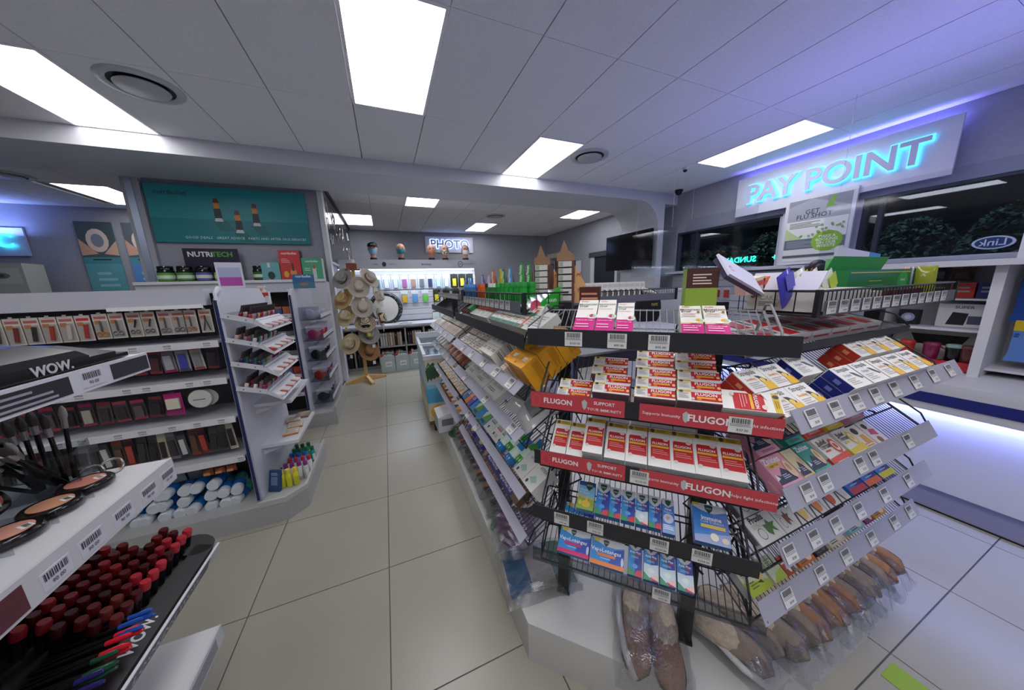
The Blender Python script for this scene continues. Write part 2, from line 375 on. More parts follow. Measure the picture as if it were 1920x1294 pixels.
# ---- signs ----
def islands(st, size, m, depth):
    v, f = text_geo(st, 0.022); par = list(range(len(v)))
    def fd(a):
        while par[a] != a: par[a] = par[par[a]]; a = par[a]
        return a
    for q in f:
        for b in q[1:]: par[fd(b)] = fd(q[0])
    gr = {}
    for q in f: gr.setdefault(fd(q[0]), []).append(q)
    out = []
    for k, fs in gr.items():
        ids = sorted({i for q in fs for i in q}); mp = {i: n for n, i in enumerate(ids)}; n = len(ids)
        vs = [(v[i][0] * size, v[i][1] * size, 0) for i in ids] + [(v[i][0] * size, v[i][1] * size, depth) for i in ids]
        e = {}
        for q in fs:
            for a in range(len(q)): e[(mp[q[a]], mp[q[(a + 1) % len(q)]])] = 1
        ff = [tuple(mp[i] + n for i in q) for q in fs] + [tuple(mp[i] for i in q)[::-1] for q in fs] + [(a, b, b + n, a + n) for a, b in e if (b, a) not in e]
        out.append(MB().add(vs, ff, m))
    return out
def signboard(nm, label, w, h, X, st, size, face, halo, bold=.0, stand=.035):
    t = thing(nm, label, 'sign', X); part('board', bx((-w / 2, 0, 0), (w / 2, .03, h), '#cfcfd8'), t)
    g = MB(); g.txt(st, T(0, -stand + .012, h * .5) @ R(90, 'X') @ R(0, 'Z'), size, halo, .06)
    part('letter_glow', g, t, 'glowing rim behind the letters')
    for l in islands(st, size, face, .018): part('letter', l, t, X=T(0, -stand, h * .5) @ R(90, 'X'))
    # leds inside the letters shine back onto the board
    b = MB(); b.txt(st, T(0, -stand + .016, h * .5) @ R(-90, 'X') @ S3(1, -1, 1), size, halo.replace(halo.split('#')[0], 'e2'), .01)
    part('letter_leds', b, t); return t
RY = Matrix(((0, 1, 0, 0), (-1, 0, 0, 0), (0, 0, 1, 0), (0, 0, 0, 1)))  # faces -x: local x -> -y
signboard('pay_point_sign', 'long white pay point sign with backlit blue letters on the right wall', 1.97, .53, T(5.13, 2.28, 2.36) @ RY, 'PAY POINT', .33, '#c0c5de', 'e1.6#4fd4f4')
signboard('photo_sign', 'white photo sign with glowing letters on the rear wall', 1.42, .45, T(1.93, 9.41, 2.43), 'PHOTO', .33, '#a9b6dc', 'e2#b8d0ff')
cs = thing('clinic_sign', 'white sign with a glowing turquoise letter at the far left', 'sign', T(-5.66, 8.06, 2.16))
part('board', bx((-.9, 0, 0), (.16, .03, .45), '#b9c3e6'), cs)
part('letters', MB().txt('C', T(-.06, -.03, .23) @ R(90, 'X'), .3, 'e2#37d6e6', .02, .02), cs)
def banner(x0, x1, y, z0, z1, top, body, label):
    w = x1 - x0; h = z1 - z0
    solo('wall_banner', carton(w, h, .01, body, [('r', 'F', 0, .58, 1, 1, top), ('e', 'F', .5, .78, .3, .14, '#d9c6bb'), ('e', 'F', .5, .78, .17, .08, '#7e8590'), ('r', 'F', 0, .5, 1, .58, '#4f8f9a'),
                                                ('r', 'F', .25, .545, .75, .56, '#1c2a30'), ('l', 'F', .25, .2, .8, .42, 3, '#8fc6cf'), ('p', 'F', [(0, .6), (.45, .62), (0, .8)], '#c9a08c'), ('p', 'F', [(1, .6), (.6, .62), (1, .78)], '#d3ab97')]), label, 'banner', T((x0 + x1) / 2, y, z0))
banner(-4.89, -4.42, 8.06, 1.3, 2.75, '#4b5a60', '#5ea3ae', 'tall turquoise wall banner with a photo of hands at the far left')
banner(-4.30, -3.85, 8.06, 1.3, 2.75, '#59636e', '#5c8cc8', 'tall blue wall banner half hidden by the column')
solo('ice_cabinet', carton(.5, 1.2, .35, '#b9bdb6', [('r', 'F', .1, .74, .92, .94, '#cfd3cc'), ('e', 'F', .5, .84, .2, .04, '#7d817c'), ('r', 'F', .42, .82, .58, .86, '#4d4f50')]), 'pale wall dispenser cabinet in the far left room', 'cabinet', T(-5.5, 7.5, .8))
# framed poster beside the pay point sign
po = thing('framed_poster', 'white framed flu shot poster with a green round badge', 'poster', T(5.10, 2.25, 1.6) @ RY)
part('frame', bx((-.34, 0, 0), (.34, .03, .84), '#d2d2d8'), po)
dec = [('r', 'F', .0, .66, 1, 1, '#8d9199'), ('p', 'F', [(0, .66), (1, .66), (1, .8), (.4, 1), (0, .9)], '#a4a7ae'), ('p', 'F', [(.62, .82), (.7, .98), (.78, .98), (.74, .86), (.82, .82)], '#7fae4a'),
       ('t', 'F', 'GET', .42, .79, .13, '#3a3d45'), ('t', 'F', 'FLU SHOT', .45, .72, .13, '#3a3d45'), ('l', 'F', .06, .54, .6, .64, 4, '#7d8a72'), ('r', 'F', 0, .2, 1, .36, '#6a6f7b'), ('l', 'F', .05, .22, .5, .34, 6, '#9aa0a8'),
       ('p', 'F', [(0, .36), (.3, .36), (0, .56)], '#b9cf95'), ('e', 'F', .72, .3, .25, .16, '#8dbb3e'), ('t', 'F', 'MAKE A', .72, .37, .075, '#f2f5e6'), ('t', 'F', 'BOOKING', .72, .32, .075, '#f2f5e6'), ('t', 'F', 'ON OUR', .72, .27, .075, '#f2f5e6'), ('t', 'F', 'WEBSITE', .72, .22, .075, '#f2f5e6'),
       ('r', 'F', .0, .06, .95, .1, '#5a5f6c')]
rr = random.Random(2)
for k in range(20): dec.append(('e', 'F', rr.uniform(.25, .97), rr.uniform(.4, .56), .022, .016, '#8aa84f'))
part('print', carton(.6, .76, .003, '#dfe0dc', dec), po, X=T(0, -.004, .04))
# teal board
nt_ = thing('teal_board', 'large teal wall board with three blender cups', 'board', T(-1.75, 5.36, 2.1))
dec = [('r', 'F', 0, 0, 1, .42, '#117a80'), ('t', 'F', 'nutribullet', .14, .86, .045, '#0f4a50')]
for cx, cy in ((.40, .42), (.52, .22), (.64, .36)):
    dec += [('p', 'F', [(cx - .04, cy - .02), (cx + .05, cy - .02), (cx + .09, cy - .2), (cx, cy - .2)], '#0d6a68'), ('p', 'F', [(cx - .024, cy), (cx + .024, cy), (cx + .02, cy + .2), (cx - .02, cy + .2)], '#23262e'), ('p', 'F', [(cx - .027, cy - .03), (cx + .027, cy - .03), (cx + .02, cy + .03), (cx - .02, cy + .03)], '#c9ccd0'),
            ('r', 'F', cx - .018, cy + .2, cx + .018, cy + .3, '#d08a2a'), ('p', 'F', [(cx - .018, cy + .3), (cx + .018, cy + .3), (cx + .012, cy + .38), (cx - .012, cy + .38)], '#5a2c1c')]
dec.append(('t', 'F', 'GOOD DEALS   GREAT ADVICE   PARTS AND AFTER SALE SERVICES', .57, .09, .0265, '#bfe0dc'))
part('print', carton(1.66, .69, .03, '#1f8d92', dec), nt_)
# cameras, vents
def vent(x, y, label):
    t = thing('round_vent', label, 'vent', T(x, y, 3.0))
    part('rim', MB().lathe([(.235, .004), (.23, -.012), (.19, -.02), (.175, -.01)], '#b9bcc0', 28, None, True, False, False), t)
    part('throat', MB().lathe([(.176, -.004), (.176, .018)], '#1c1e22', 28), t)
    part('disc', MB().lathe([(.0, -.028), (.145, -.03), (.15, -.022), (.14, -.014)], '#b4b7ba', 28, None, True), t)
vent(-1.53, 3.47, 'round ceiling vent at the top left'); vent(2.55, 3.48, 'round ceiling vent beside the middle light panel'); vent(2.52, 6.95, 'small round vent in the rear room ceiling'); vent(-4.3, 6.3, 'round vent in the ceiling of the left room')
def dome(x, y, label, r, c):
    t = thing('security_camera', label, 'camera', T(x, y, 3.0)); part('base', MB().lathe([(r * 1.25, 0), (r * 1.2, -.03)], c, 18), t); part('dome', MB().sphere((0, 0, -.03), (r, r, r * 1.05), 'g#101114', 16, 8), t)
dome(5.0, 4.2, 'black dome security camera where the bulkhead meets the right wall', .055, '#17181b')
dome(4.12, 3.38, 'small white ceiling camera near the long light panel', .03, '#cfd0d4')
solo('camera_body', MB().lathe([(.03, 0), (.03, -.05)], '#d9dade', 12, T(-.02, 0, 0)).sphere((0, 0, -.05), .028, '#d9dade'), 'tiny white sensor on the rear room ceiling', 'camera', T(4.9, 8.9, 3.0))
# television
tv = thing('television', 'black flat television turned off on the portal side', 'television', T(4.66, 5.05, 1.67) @ RY)
part('casing', bx((-.63, 0, 0), (.63, .04, .72), 'g#0c0d10'), tv); part('screen', bx((-.61, -.002, .02), (.61, 0, .70), 'g#08090b'), tv); part('bracket', bx((-.1, .04, .25), (.1, .12, .5), '#202226'), tv)
# door in the rear room
d1 = struct('door_1', bx((5.17, 5.95, 0), (5.2, 6.75, 2.08), '#20242b'))
f = MB(); f.box((5.15, 5.87, 0), (5.23, 5.95, 2.16), '#c9cad0'); f.box((5.15, 6.75, 0), (5.23, 6.9, 2.16), '#c9cad0'); f.box((5.13, 5.82, 2.08), (5.23, 6.95, 2.2), '#3b3d46'); part('door_frame', f, d1)
solo('wall_shelf_box', bx((0, 0, 0), (.2, 1.1, .14), '#b6b3a4'), 'beige wall unit high on the rear right wall', 'unit', T(5.0, 7.9, 2.22))
solo('white_board', bx((0, 0, 0), (.03, 1.5, .55), '#d6d6e2'), 'blank white board leaning on the rear right wall', 'board', T(5.18, 7.4, 1.5))
# reflection of green sign words in the glass, modelled as glowing mirrored text
gl_ = solo('sign_reflection', MB().txt('SUNDAY', T(-.24, 0, .06) @ R(90, 'X') @ S3(-1, 1, 1), .12, 'e3#24e0b4', .012, .004).txt('+', T(.24, 0, .06) @ R(90, 'X'), .12, 'e3#24e0b4', .012, .004), 'modelled reflection of mirrored green lettering low in the left window', 'sign', T(5.285, 2.98, 1.66) @ RY)
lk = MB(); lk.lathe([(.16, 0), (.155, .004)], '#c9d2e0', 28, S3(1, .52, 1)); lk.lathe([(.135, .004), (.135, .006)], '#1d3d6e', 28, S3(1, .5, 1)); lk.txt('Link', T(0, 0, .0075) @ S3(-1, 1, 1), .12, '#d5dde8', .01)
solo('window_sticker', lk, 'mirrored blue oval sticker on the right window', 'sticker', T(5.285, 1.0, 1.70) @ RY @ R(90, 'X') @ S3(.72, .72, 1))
# ================= MEDICINE ISLAND =================
TH = 33.0
FR = {'L': Matrix(((0, 1, 0, .38), (-1, 0, 0, 0), (0, 0, 1, 0), (0, 0, 0, 1))),
      'C': Matrix(((.70711, .70711, 0, .8 * .70711), (-.70711, .70711, 0, .8 * .70711), (0, 0, 1, 0), (0, 0, 0, 1))),
      'R': T(0, .35, 0)}
ZP = {'L': [1.27, 1.085, .915, .70, .53], 'C': [1.285, 1.095, .908, .715, .565], 'R': [1.26, 1.09, .90, .72, .57]}
def SH(face, tier): return FR[face] @ T(0, 0, ZP[face][tier]) @ R(TH, 'X')
isl = thing('display_island', 'long island stand of sloping black wire shelves on a pale plinth', 'shelving', T(0, 0, 0))
pp = [(.375, .84), (.86, .355), (1.66, .355), (2.15, .84), (2.15, 2.85), (.385, 2.85)]
part('plinth', MB().prism(pp, .0, .18, 'plinth'), isl)
post = MB()
for x, y in ((.575, .90), (.87, .575), (1.84, .575), (.575, 1.83), (.575, 2.76), (1.84, 2.7)):
    b = MB(); a = 45 if (x, y) in ((.575, .90), (.87, .575)) else 0
    b.box((-.022, -.022, .18), (.022, .022, 1.385 if x < 1 else 1.36), '#17171a', T(x, y, 0) @ R(a, 'Z')); part('post', b, isl)
    part('post_foot', bx((-.026, -.026, .18), (.026, .026, .19), '#0d0d0f', T(x, y, 0) @ R(a, 'Z')), isl)
part('centre_beam', bx((.6, 1.3, 1.0), (1.82, 1.34, 1.06), '#17171a'), isl)
def grid(x0, x1, D, m='#1a1a1d', step=.0165, r=.0014, back=.05):
    g = MB(); n = int((x1 - x0) / step)
    for i in range(n + 1):
        x = x0 + (x1 - x0) * i / n; g.bar((x, 0, -.004), (x, D, -.004), r, m, 3)
    for v in (0, D * .5, D): g.bar((x0, v, -.007), (x1, v, -.007), .0028, m, 4)
    for x in (x0, x1):
        g.tube([(x, D, -.006), (x, D, .012), (x, D * .85, .03), (x, D * .25, .03), (x, .02, .012), (x, 0, -.006)], .003, m, 5)
        g.bar((x, 0, -.006), (x, D, -.006), .003, m, 4)
        g.tube([(x, D, -.006), (x, D * .96, -.10), (x, D * .55, -.06)], .004, m, 5)
    return g
def price_tag(price):
    b = MB(); FX = {'F': (R(90, 'X') @ T(-.023, -.019, 0), .046, .038)}
    b.box((-.023, 0, -.019), (.023, .0006, .019), '#dcdcd8')
    draw(b, [('bar', 'F', .12, .62, .9, .95), ('l', 'F', .06, .42, .94, .6, 2, '#8c8c90'), ('t', 'F', price, .6, .2, .17, '#33343a')], {'F': (T(0, -.0003, 0) @ FX['F'][0], .046, .038)})
    return b.mesh('tag')
TG = {}
def strip(face, tier, x0, x1, z, kind, tags, par, tilt=0, h=.046, yo=-.004):
    m = {'black': '#26272b', 'film': 't#b9b9d2', 'clear': 't#d5d8dc', 'red': '#c2434b'}[kind if kind != 'filmb' else 'film']
    X = FR[face] @ T(0, yo, z) @ R(tilt, 'X')
    b = MB().box((x0, -.003, -h), (x1, 0, 0), '#26272b' if kind in ('red', 'black') else m)
    if kind == 'film': b = MB().box((x0, -.002, -h), (x1, 0, 0), '#a4a3b0')
    if kind == 'clear': b.box((x0, -.004, -.004), (x1, .004, 0), 't#e8ecf0'); b.box((x0, -.004, -h), (x1, .004, -h + .004), 't#e8ecf0')
    s = part('price_strip', b, par, X=X)
    if kind == 'red':
        c = MB()
        def FXx(a, b_): return {'F': (T(a, -.0034, -h) @ R(90, 'X'), b_ - a, h)}
        W = x1 - x0; m_ = x0 + W * .44
        a0 = x0 + (.02 if tier == 2 else 0)
        c.box((a0, -.0036, -h), (m_, -.003, 0), '#c2434b'); c.box((x0 + W * .5, -.0036, -h), (x1, -.003, 0), '#c2434b')
        draw(c, [('t', 'F', 'FLUGON', .31, .5, .08, '#ece6e2', 0, .03), ('p', 'F', [(.57, .7), (.6, .85), (.63, .7), (.62, .35), (.6, .2), (.58, .35)], '#b9bcb9'), ('t', 'F', 'SUPPORT', .8, .7, .05, '#ece6e2', 0, .02), ('t', 'F', 'YOUR IMMUNITY', .8, .3, .044, '#ece6e2', 0, .01)]
             + [('r', 'F', .07 + .045 * math.cos(a) - .003, .5 + .34 * math.sin(a) - .02, .07 + .045 * math.cos(a) + .003, .5 + .34 * math.sin(a) + .02, '#e2a08a') for a in [i * PI / 6 for i in range(12)]], {'F': (T(a0, -.0038, -h) @ R(90, 'X'), m_ - a0, h)})
        draw(c, [('t', 'F', 'Supports Immunity', .17, .5, .038, '#ece6e2', 0, .01), ('p', 'F', [(.33, .7), (.355, .85), (.38, .7), (.375, .35), (.355, .2), (.335, .35)], '#b9bcb9'), ('t', 'F', 'FLUGON', .53, .5, .082, '#ece6e2', 0, .03), ('t', 'F', 'Helps fight infections', .84, .5, .038, '#ece6e2', 0, .01)],
             {'F': (T(x0 + W * .5, -.0038, -h) @ R(90, 'X'), W * .5, h)})
        part('promotion_print', c, par, X=X)
    for x, p in tags:
        if p not in TG: TG[p] = price_tag(p)
        part('price_tag', TG[p], par, X=X @ T(x, -.0052, -h * .55 if kind in ('black', 'red') else -h * .5))
def shelf(face, tier, x0, x1, zs, kind, tags, D=.215, m='#1a1a1d', tilt=0, h=.046, sx=None):
    s = part('shelf', grid(x0 + .01, x1 - .01, D, m), isl, X=SH(face, tier))
    e = bpy.data.objects.new('shelf_front', None); 
    sx = sx or (x0, x1)
    # strips and tags are parts of the island beside their shelf
    strip(face, tier, sx[0], sx[1], zs, kind, tags, isl, tilt, h)
ft = lambda xs, p='50 00': [(x, p) for x in xs]
shelf('C', 0, -.27, .30, 1.327, 'black', [(-.155, 'R150 00'), (-.045, 'R97 00'), (.05, 'R95 00')], .16, '#85868a', sx=(-.285, .318))
shelf('C', 1, -.265, .30, 1.142, 'red', [(.23, 'R37 00')], sx=(-.278, .31))
shelf('C', 2, -.265, .30, .958, 'red', [(.025, 'R110 00')], sx=(-.27, .32))
shelf('C', 3, -.265, .30, .765, 'black', [(-.185, 'R70 00'), (-.085, 'R43 00'), (.085, 'R150 00'), (.185, 'R254 00')], sx=(-.278, .308))
shelf('C', 4, -.265, .32, .603, 'clear', [(.1, 'R75 00')], sx=(-.281, .34))
ext = [(-1.80, -.83), (-2.78, -1.86)]
for a, b in ext:
    near = a > -2
    t3 = ft([a + (b - a) * q for q in ((.25, .42, .62, .78, .93) if near else (.2, .4, .6, .8))])
    shelf('L', 1, a, b, 1.138, 'film', t3, tilt=-48, h=.047); shelf('L', 2, a, b, .972, 'film', t3[::2] if near else t3, tilt=-52, h=.044)
    shelf('L', 3, a, b, .752, 'film', t3[:2], tilt=-52, h=.036); shelf('L', 4, a, b, .578, 'film', [], tilt=-52, h=.036)
    shelf('L', 0, a, b, 1.298, 'black', [], .18, sx=(a, b + .01))
shelf('R', 1, .80, 1.74, 1.157, 'film', ft([.86, .96, 1.06, 1.16, 1.27, 1.4, 1.53, 1.66]), tilt=-30, h=.052, sx=(.80, 1.75))
shelf('R', 2, .80, 1.74, .955, 'film', ft([.90, .98, 1.16, 1.24, 1.46]), tilt=-30, h=.052, sx=(.82, 1.66))
shelf('R', 3, .80, 1.74, .79, 'film', ft([.87, .98, 1.09, 1.22, 1.38, 1.55]), tilt=-30, h=.052, sx=(.84, 1.72))
shelf('R', 4, .78, 1.74, .639, 'film', ft([.9, 1.06, 1.2, 1.36, 1.52, 1.64]), tilt=-30, h=.052, sx=(.79, 1.70))
XR0 = T(0, .45, 1.262) @ R(12, 'X'); part('shelf', grid(.80, 1.74, .2), isl, X=XR0); strip('R', 0, .95, 1.7, 1.268, 'black', [], isl, 0, .022, .095)
# flat baskets on top
def basket(X, w, d, h, front_tags, label):
    g = MB(); m = '#18181b'
    for z in (0, h):
        for p, q in (((0, 0), (w, 0)), ((w, 0), (w, d)), ((w, d), (0, d)), ((0, d), (0, 0))): g.bar((p[0], p[1], z), (q[0], q[1], z), .0032, m, 4)
    n = int(w / .022)
    for i in range(n + 1): g.bar((w * i / n, 0, 0), (w * i / n, 0, h), .0016, m, 3); g.bar((w * i / n, d, 0), (w * i / n, d, h), .0016, m, 3); g.bar((w * i / n, 0, 0), (w * i / n, d, 0), .0014, m, 3)
    for i in range(1, 4): g.bar((0, d * i / 4, 0), (0, d * i / 4, h), .002, m, 3); g.bar((w, d * i / 4, 0), (w, d * i / 4, h), .002, m, 3)
    for x in (0, w): g.box((x - .008, -.006, -.004), (x + .008, .004, h + .004), '#111113')
    part('top_basket', g, isl, X=X)
    part('price_strip', bx((.02, -.008, .0), (w - .02, -.006, h * .6), '#63636f'), isl, X=X)
    for i in range(front_tags):
        if 'b' not in TG: TG['b'] = price_tag('50 00')
        part('price_tag', TG['b'], isl, X=X @ T(.05 + (w - .12) * i / front_tags, -.0105, h * .33) @ S3(1, 1, .9))
RYL = Matrix(((0, 1, 0, 0), (-1, 0, 0, 0), (0, 0, 1, 0), (0, 0, 0, 1)))
basket(T(.425, 1.76, 1.352) @ RYL, .84, .18, .065, 12, '')
basket(T(.44, 2.75, 1.362) @ RYL, .9, .18, .06, 14, '')
basket(T(1.03, .425, 1.345), .93, .19, .064, 13, '')
basket(T(.88, 1.5, 1.32), .95, .3, .07, 0, '')
# ---------------- cartons on the chamfered front ----------------
W_ = '#e4e2dc'
def lie(face, tier, x, v, me, h, d, label, cat, group=None, t0=0.0, nm='medicine_box', turn=0, side='shelf'):
    X = SH(face, tier) @ T(x, v, d + t0)
    if turn: X = X @ T(0, h / 2, 0) @ R(turn, 'Z') @ T(0, -h / 2, 0)
    return solo(nm, me, label, cat, X @ R(-90, 'X') if False else X @ R(-90, 'X'), group)
# bronchial syrup cartons
def broncho(w, h, kid):
    dd = [('r', 'F', 0, 0, 1, .42 if not kid else .36, '#c8207f'), ('t', 'F', 'Phollex', .3, .94, .13, '#b5322f', 0, .02), ('t', 'F', 'BRONCHO', .5, .84, .19, '#4d6a55' if not kid else '#5a5048', 0, .02), ('t', 'F', 'STOP', .3, .77, .19, '#4d6a55' if not kid else '#5a5048', 0, .02),
          ('t', 'F', 'COUGH SYRUP' if not kid else "CHILDREN'S", .42, .69, .11, '#b5433f'), ('e', 'F', .82, .46, .28, .08, '#d8dcd0'), ('e', 'F', .8, .47, .12, .05, '#c23a6a' if not kid else '#e0a030'), ('e', 'F', .93, .46, .08, .05, '#a9c9a0'),
          ('t', 'F', 'Relieves any cough', .5, .33 if not kid else .28, .105, '#f0dce6', 0, .02), ('l', 'F', .08, .1, .75, .25, 2, '#e6a8c8')]
    if kid: dd += [('r', 'F', 0, .36, 1, .375, '#d9a640'), ('e', 'F', .6, .4, .2, .035, '#e8e4dc'), ('e', 'F', .85, .74, .07, .03, '#8a6a30'), ('l', 'F', .05, .58, .7, .64, 2, '#a8a49c')]
    return carton(w, h, .03, '#e6e2da', dd + [('l', 'L', .2, .2, .8, .8, 9, '#b9b5ad')], key=('br', w, h, kid))
for i, (x0, x1, h, kid) in enumerate(((-.161, -.106, .14, 0), (-.104, -.057, .14, 0), (-.052, -.009, .125, 0), (.098, .146, .113, 1), (.149, .198, .113, 1))):
    lie('C', 0, (x0 + x1) / 2, .02, broncho(round(x1 - x0 - .001, 4), h, kid), h, .03, 'white and magenta syrup carton on the top front shelf, %s of five' % nth(i, 5), 'medicine box', 'syrup cartons on the top front shelf', nm='syrup_carton')
# flat red and white cartons in columns
flat = [('r', 'F', .33, .12, 1, .88, '#bf1a24'), ('r', 'F', 0, .84, .33, 1, '#d9b52c'), ('e', 'F', .1, .88, .05, .12, '#4a4636'), ('t', 'F', 'FLUGON', .66, .66, .125, '#f2e6e2', 0, .03), ('r', 'F', .45, .3, .86, .46, '#e9a92c'), ('e', 'F', .95, .36, .04, .12, '#eec27a'), ('e', 'F', .5, .2, .05, .12, '#e2703a'), ('e', 'F', .36, .22, .04, .12, '#c9c3bd'), ('l', 'F', .04, .2, .28, .74, 4, '#b9b5ae')]
fm0 = carton(.094, .0325, .022, W_, flat, key='flat0')
fm = carton(.094, .0325, .05, W_, flat + [('r', 'B', 0, 0, 1, 1, '#6b4a55')], key='flat')
cols = [(-.158, 2, .03, .0, 0), (-.055, 2, .034, .004, 0), (-.066, 2, .102, .0, 0), (.051, 5, .03, .008, 0), (.149, 5, .034, .006, 0)]
cn = ['first column from the left', 'second column from the left, lower part', 'second column from the left, upper part', 'third column from the left', 'rightmost column']
for c, (x, n, v0, t0, _) in enumerate(cols):
    for k in range(n):
        lie('C', 1, x + .002 * ((k * 7) % 3 - 1), v0 + k * .0335, fm if c else fm0, .0325, .05 if c else .022, 'flat red and white tablet carton, %s, %s' % (cn[c], nth(k, 9, 'from the front')), 'medicine box', 'flat red tablet cartons on the second front shelf', t0=t0 + .0, nm='tablet_carton')
caps = [('p', 'F', [(.12, .2), (.98, .2), (.98, .72), (.16, .72), (.12, .68)], '#bf1a24'), ('r', 'F', 0, .86, 1, .97, '#d6b22e'), ('e', 'F', .2, .92, .1, .055, '#4b452e'), ('l', 'F', .4, .88, .8, .95, 2, '#8a7220'), ('t', 'F', 'FLUGON', .54, .58, .178, '#f4eae6', 0, .03), ('r', 'F', .14, .475, .94, .525, '#e4b62e'),
        ('l', 'F', .2, .3, .9, .44, 3, '#e08a86'), ('e', 'F', .22, .19, .1, .04, '#d0cbc4'), ('e', 'F', .8, .7, .12, .05, '#d9c9c2'), ('bar', 'B', .3, .15, .75, .35), ('l', 'B', .35, .6, .65, .7, 1, '#9a9490')]
cm0 = carton(.048, .115, .03, W_, caps, key='caps0')
cm = carton(.0545, .115, .05, W_, caps, key='caps')
for i, (x, v, t0) in enumerate(((-.228, .03, 0), (-.178, .028, 0), (-.128, .034, .012), (-.068, .034, 0), (-.012, .034, 0), (.045, .034, 0), (.1, .034, 0), (.155, .034, .002), (.21, .034, .002))):
    lie('C', 2, x + (.024 if i < 2 else .027), v, cm if i > 1 else cm0, .115, .05 if i > 1 else .03, 'red and white capsule carton on the third shelf, %s of the front row' % nth(i, 9), 'medicine box', 'red capsule cartons on the third front shelf', t0=max(t0, 0), nm='capsule_carton')
for i in range(5):
    lie('C', 2, -.118 + .027 + i * .057, .152, cm, .115, .05, 'red capsule carton in the shaded back row of the third shelf, %s' % nth(i, 5), 'medicine box', 'red capsule cartons in the back row', t0=.0, nm='capsule_carton')
lie('C', 1, .252, -.002, cm, .115, .05, 'single capsule carton laid sideways at the right end of the second front shelf', 'medicine box', None, t0=.002, nm='capsule_carton', turn=-90)
# blue cold remedies
def shield(x, y, s, asp, c='#1d4a3a'): return ('p', 'F', [(x - s, y + s * .9 * asp), (x, y + s * 1.1 * asp), (x + s, y + s * .9 * asp), (x + s * .8, y - s * .2 * asp), (x, y - s * 1.1 * asp), (x - s * .8, y - s * .2 * asp)], c)
def acta(w, h, pale):
    a = w / h
    dd = [('p', 'F', [(.5, 0), (1, 0), (1, .86), (.5, .8)], '#2140a0'), ('p', 'F', [(0, .82), (.25, .7), (.5, .66), (.75, .7), (1, .82), (1, 1), (0, 1)], '#c9cbcd'), shield(.5, .84, .26, a), ('t', 'F', 'VICKS', .5, .85, .13, '#dfe8e2', 0, .02), ('t', 'F', 'Acta Plus', .5, .62, .21, '#f0f2f6', 0, .02),
          ('r', 'F', .25, .545, .5, .575, '#1e8a50'), ('r', 'F', .55, .545, .85, .575, '#c8223c'), ('l', 'F', .2, .46, .75, .52, 2, '#a9c9ec')]
    if not pale: dd += [('e', 'F', .6, .36, .16, .055, '#1d3590'), ('e', 'F', .5, .25, .2, .06, '#5aa0e0'), ('p', 'F', [(0, 0), (.6, 0), (.35, .14), (0, .2)], '#1f8a4a'), ('p', 'F', [(.5, 0), (1, 0), (1, .18), (.6, .14)], '#c9203a')]
    else: dd += [('p', 'F', [(0, .1), (1, .04), (1, .44), (.5, .4), (0, .42)], '#cfe0ea'), ('p', 'F', [(0, 0), (.6, 0), (0, .2)], '#1f8a5a'), ('p', 'F', [(.5, .02), (1, 0), (.9, .0), (.45, .1)], '#c9204a'), ('p', 'F', [(.4, .1), (1, .02), (1, .2)], '#e8c4bc'), ('e', 'F', .5, .26, .22, .07, '#e6eef2')]
    return carton(w, h, .03, '#2a8ad2', dd, key=('acta', w, h, pale))
hg = carton(.051, .085, .03, '#7fb8d8', [('r', 'F', 0, .84, 1, 1, '#2450a8'), ('r', 'F', 0, 0, 1, .4, '#86a83a'), ('p', 'F', [(0, .44), (1, .36), (1, .4), (0, .5)], '#e0a030'), ('e', 'F', .55, .2, .26, .12, '#d9b03c'), ('r', 'F', .5, .2, .62, .44, '#e0b040'), ('e', 'F', .2, .22, .1, .08, '#d8c040'), shield(.65, .84, .26, .6), ('t', 'F', 'VICKS', .65, .86, .14, '#dfe8e2'), ('t', 'F', 'Honey', .35, .68, .17, '#dbe9f2'), ('t', 'F', '& Ginger', .42, .58, .17, '#dbe9f2')])
lie('C', 3, -.1225, .048, hg, .085, .03, 'blue and yellow honey and ginger carton at the left of the fourth front shelf', 'medicine box', nm='cold_remedy_carton')
AX = [(-.0915, -.053), (-.052, -.019), (-.017, .021), (.023, .056), (.058, .090)]
for i, (a, b) in enumerate(AX):
    lie('C', 3, (a + b) / 2, .045, acta(round(b - a, 4), .095 if i == 0 else .088, 1 if i == 3 else 0), .095, .03, 'narrow blue cold remedy carton on the fourth front shelf, %s of five' % nth(i, 5), 'medicine box', 'narrow blue cartons on the fourth front shelf', nm='cold_remedy_carton')
fd = carton(.031, .093, .03, '#3a78c8', [('p', 'F', [(0, .84), (.5, .74), (1, .84), (1, 1), (0, 1)], '#c9cbcd'), shield(.5, .87, .26, .33), ('t', 'F', 'First', .5, .68, .3, '#f0f2f6', 0, .02), ('t', 'F', 'Defence', .5, .6, .22, '#d0e0f4'), ('e', 'F', .5, .42, .42, .14, '#b9cfe4'), ('e', 'F', .45, .43, .16, .05, '#e0907a'), ('r', 'F', 0, 0, 1, .24, '#7fa4d8'), ('l', 'F', .1, .1, .9, .25, 3, '#e6eef8')])
lie('C', 3, .109, .040, fd, .093, .03, 'slim blue nasal spray carton beside the five narrow blue ones', 'medicine box', nm='cold_remedy_carton')
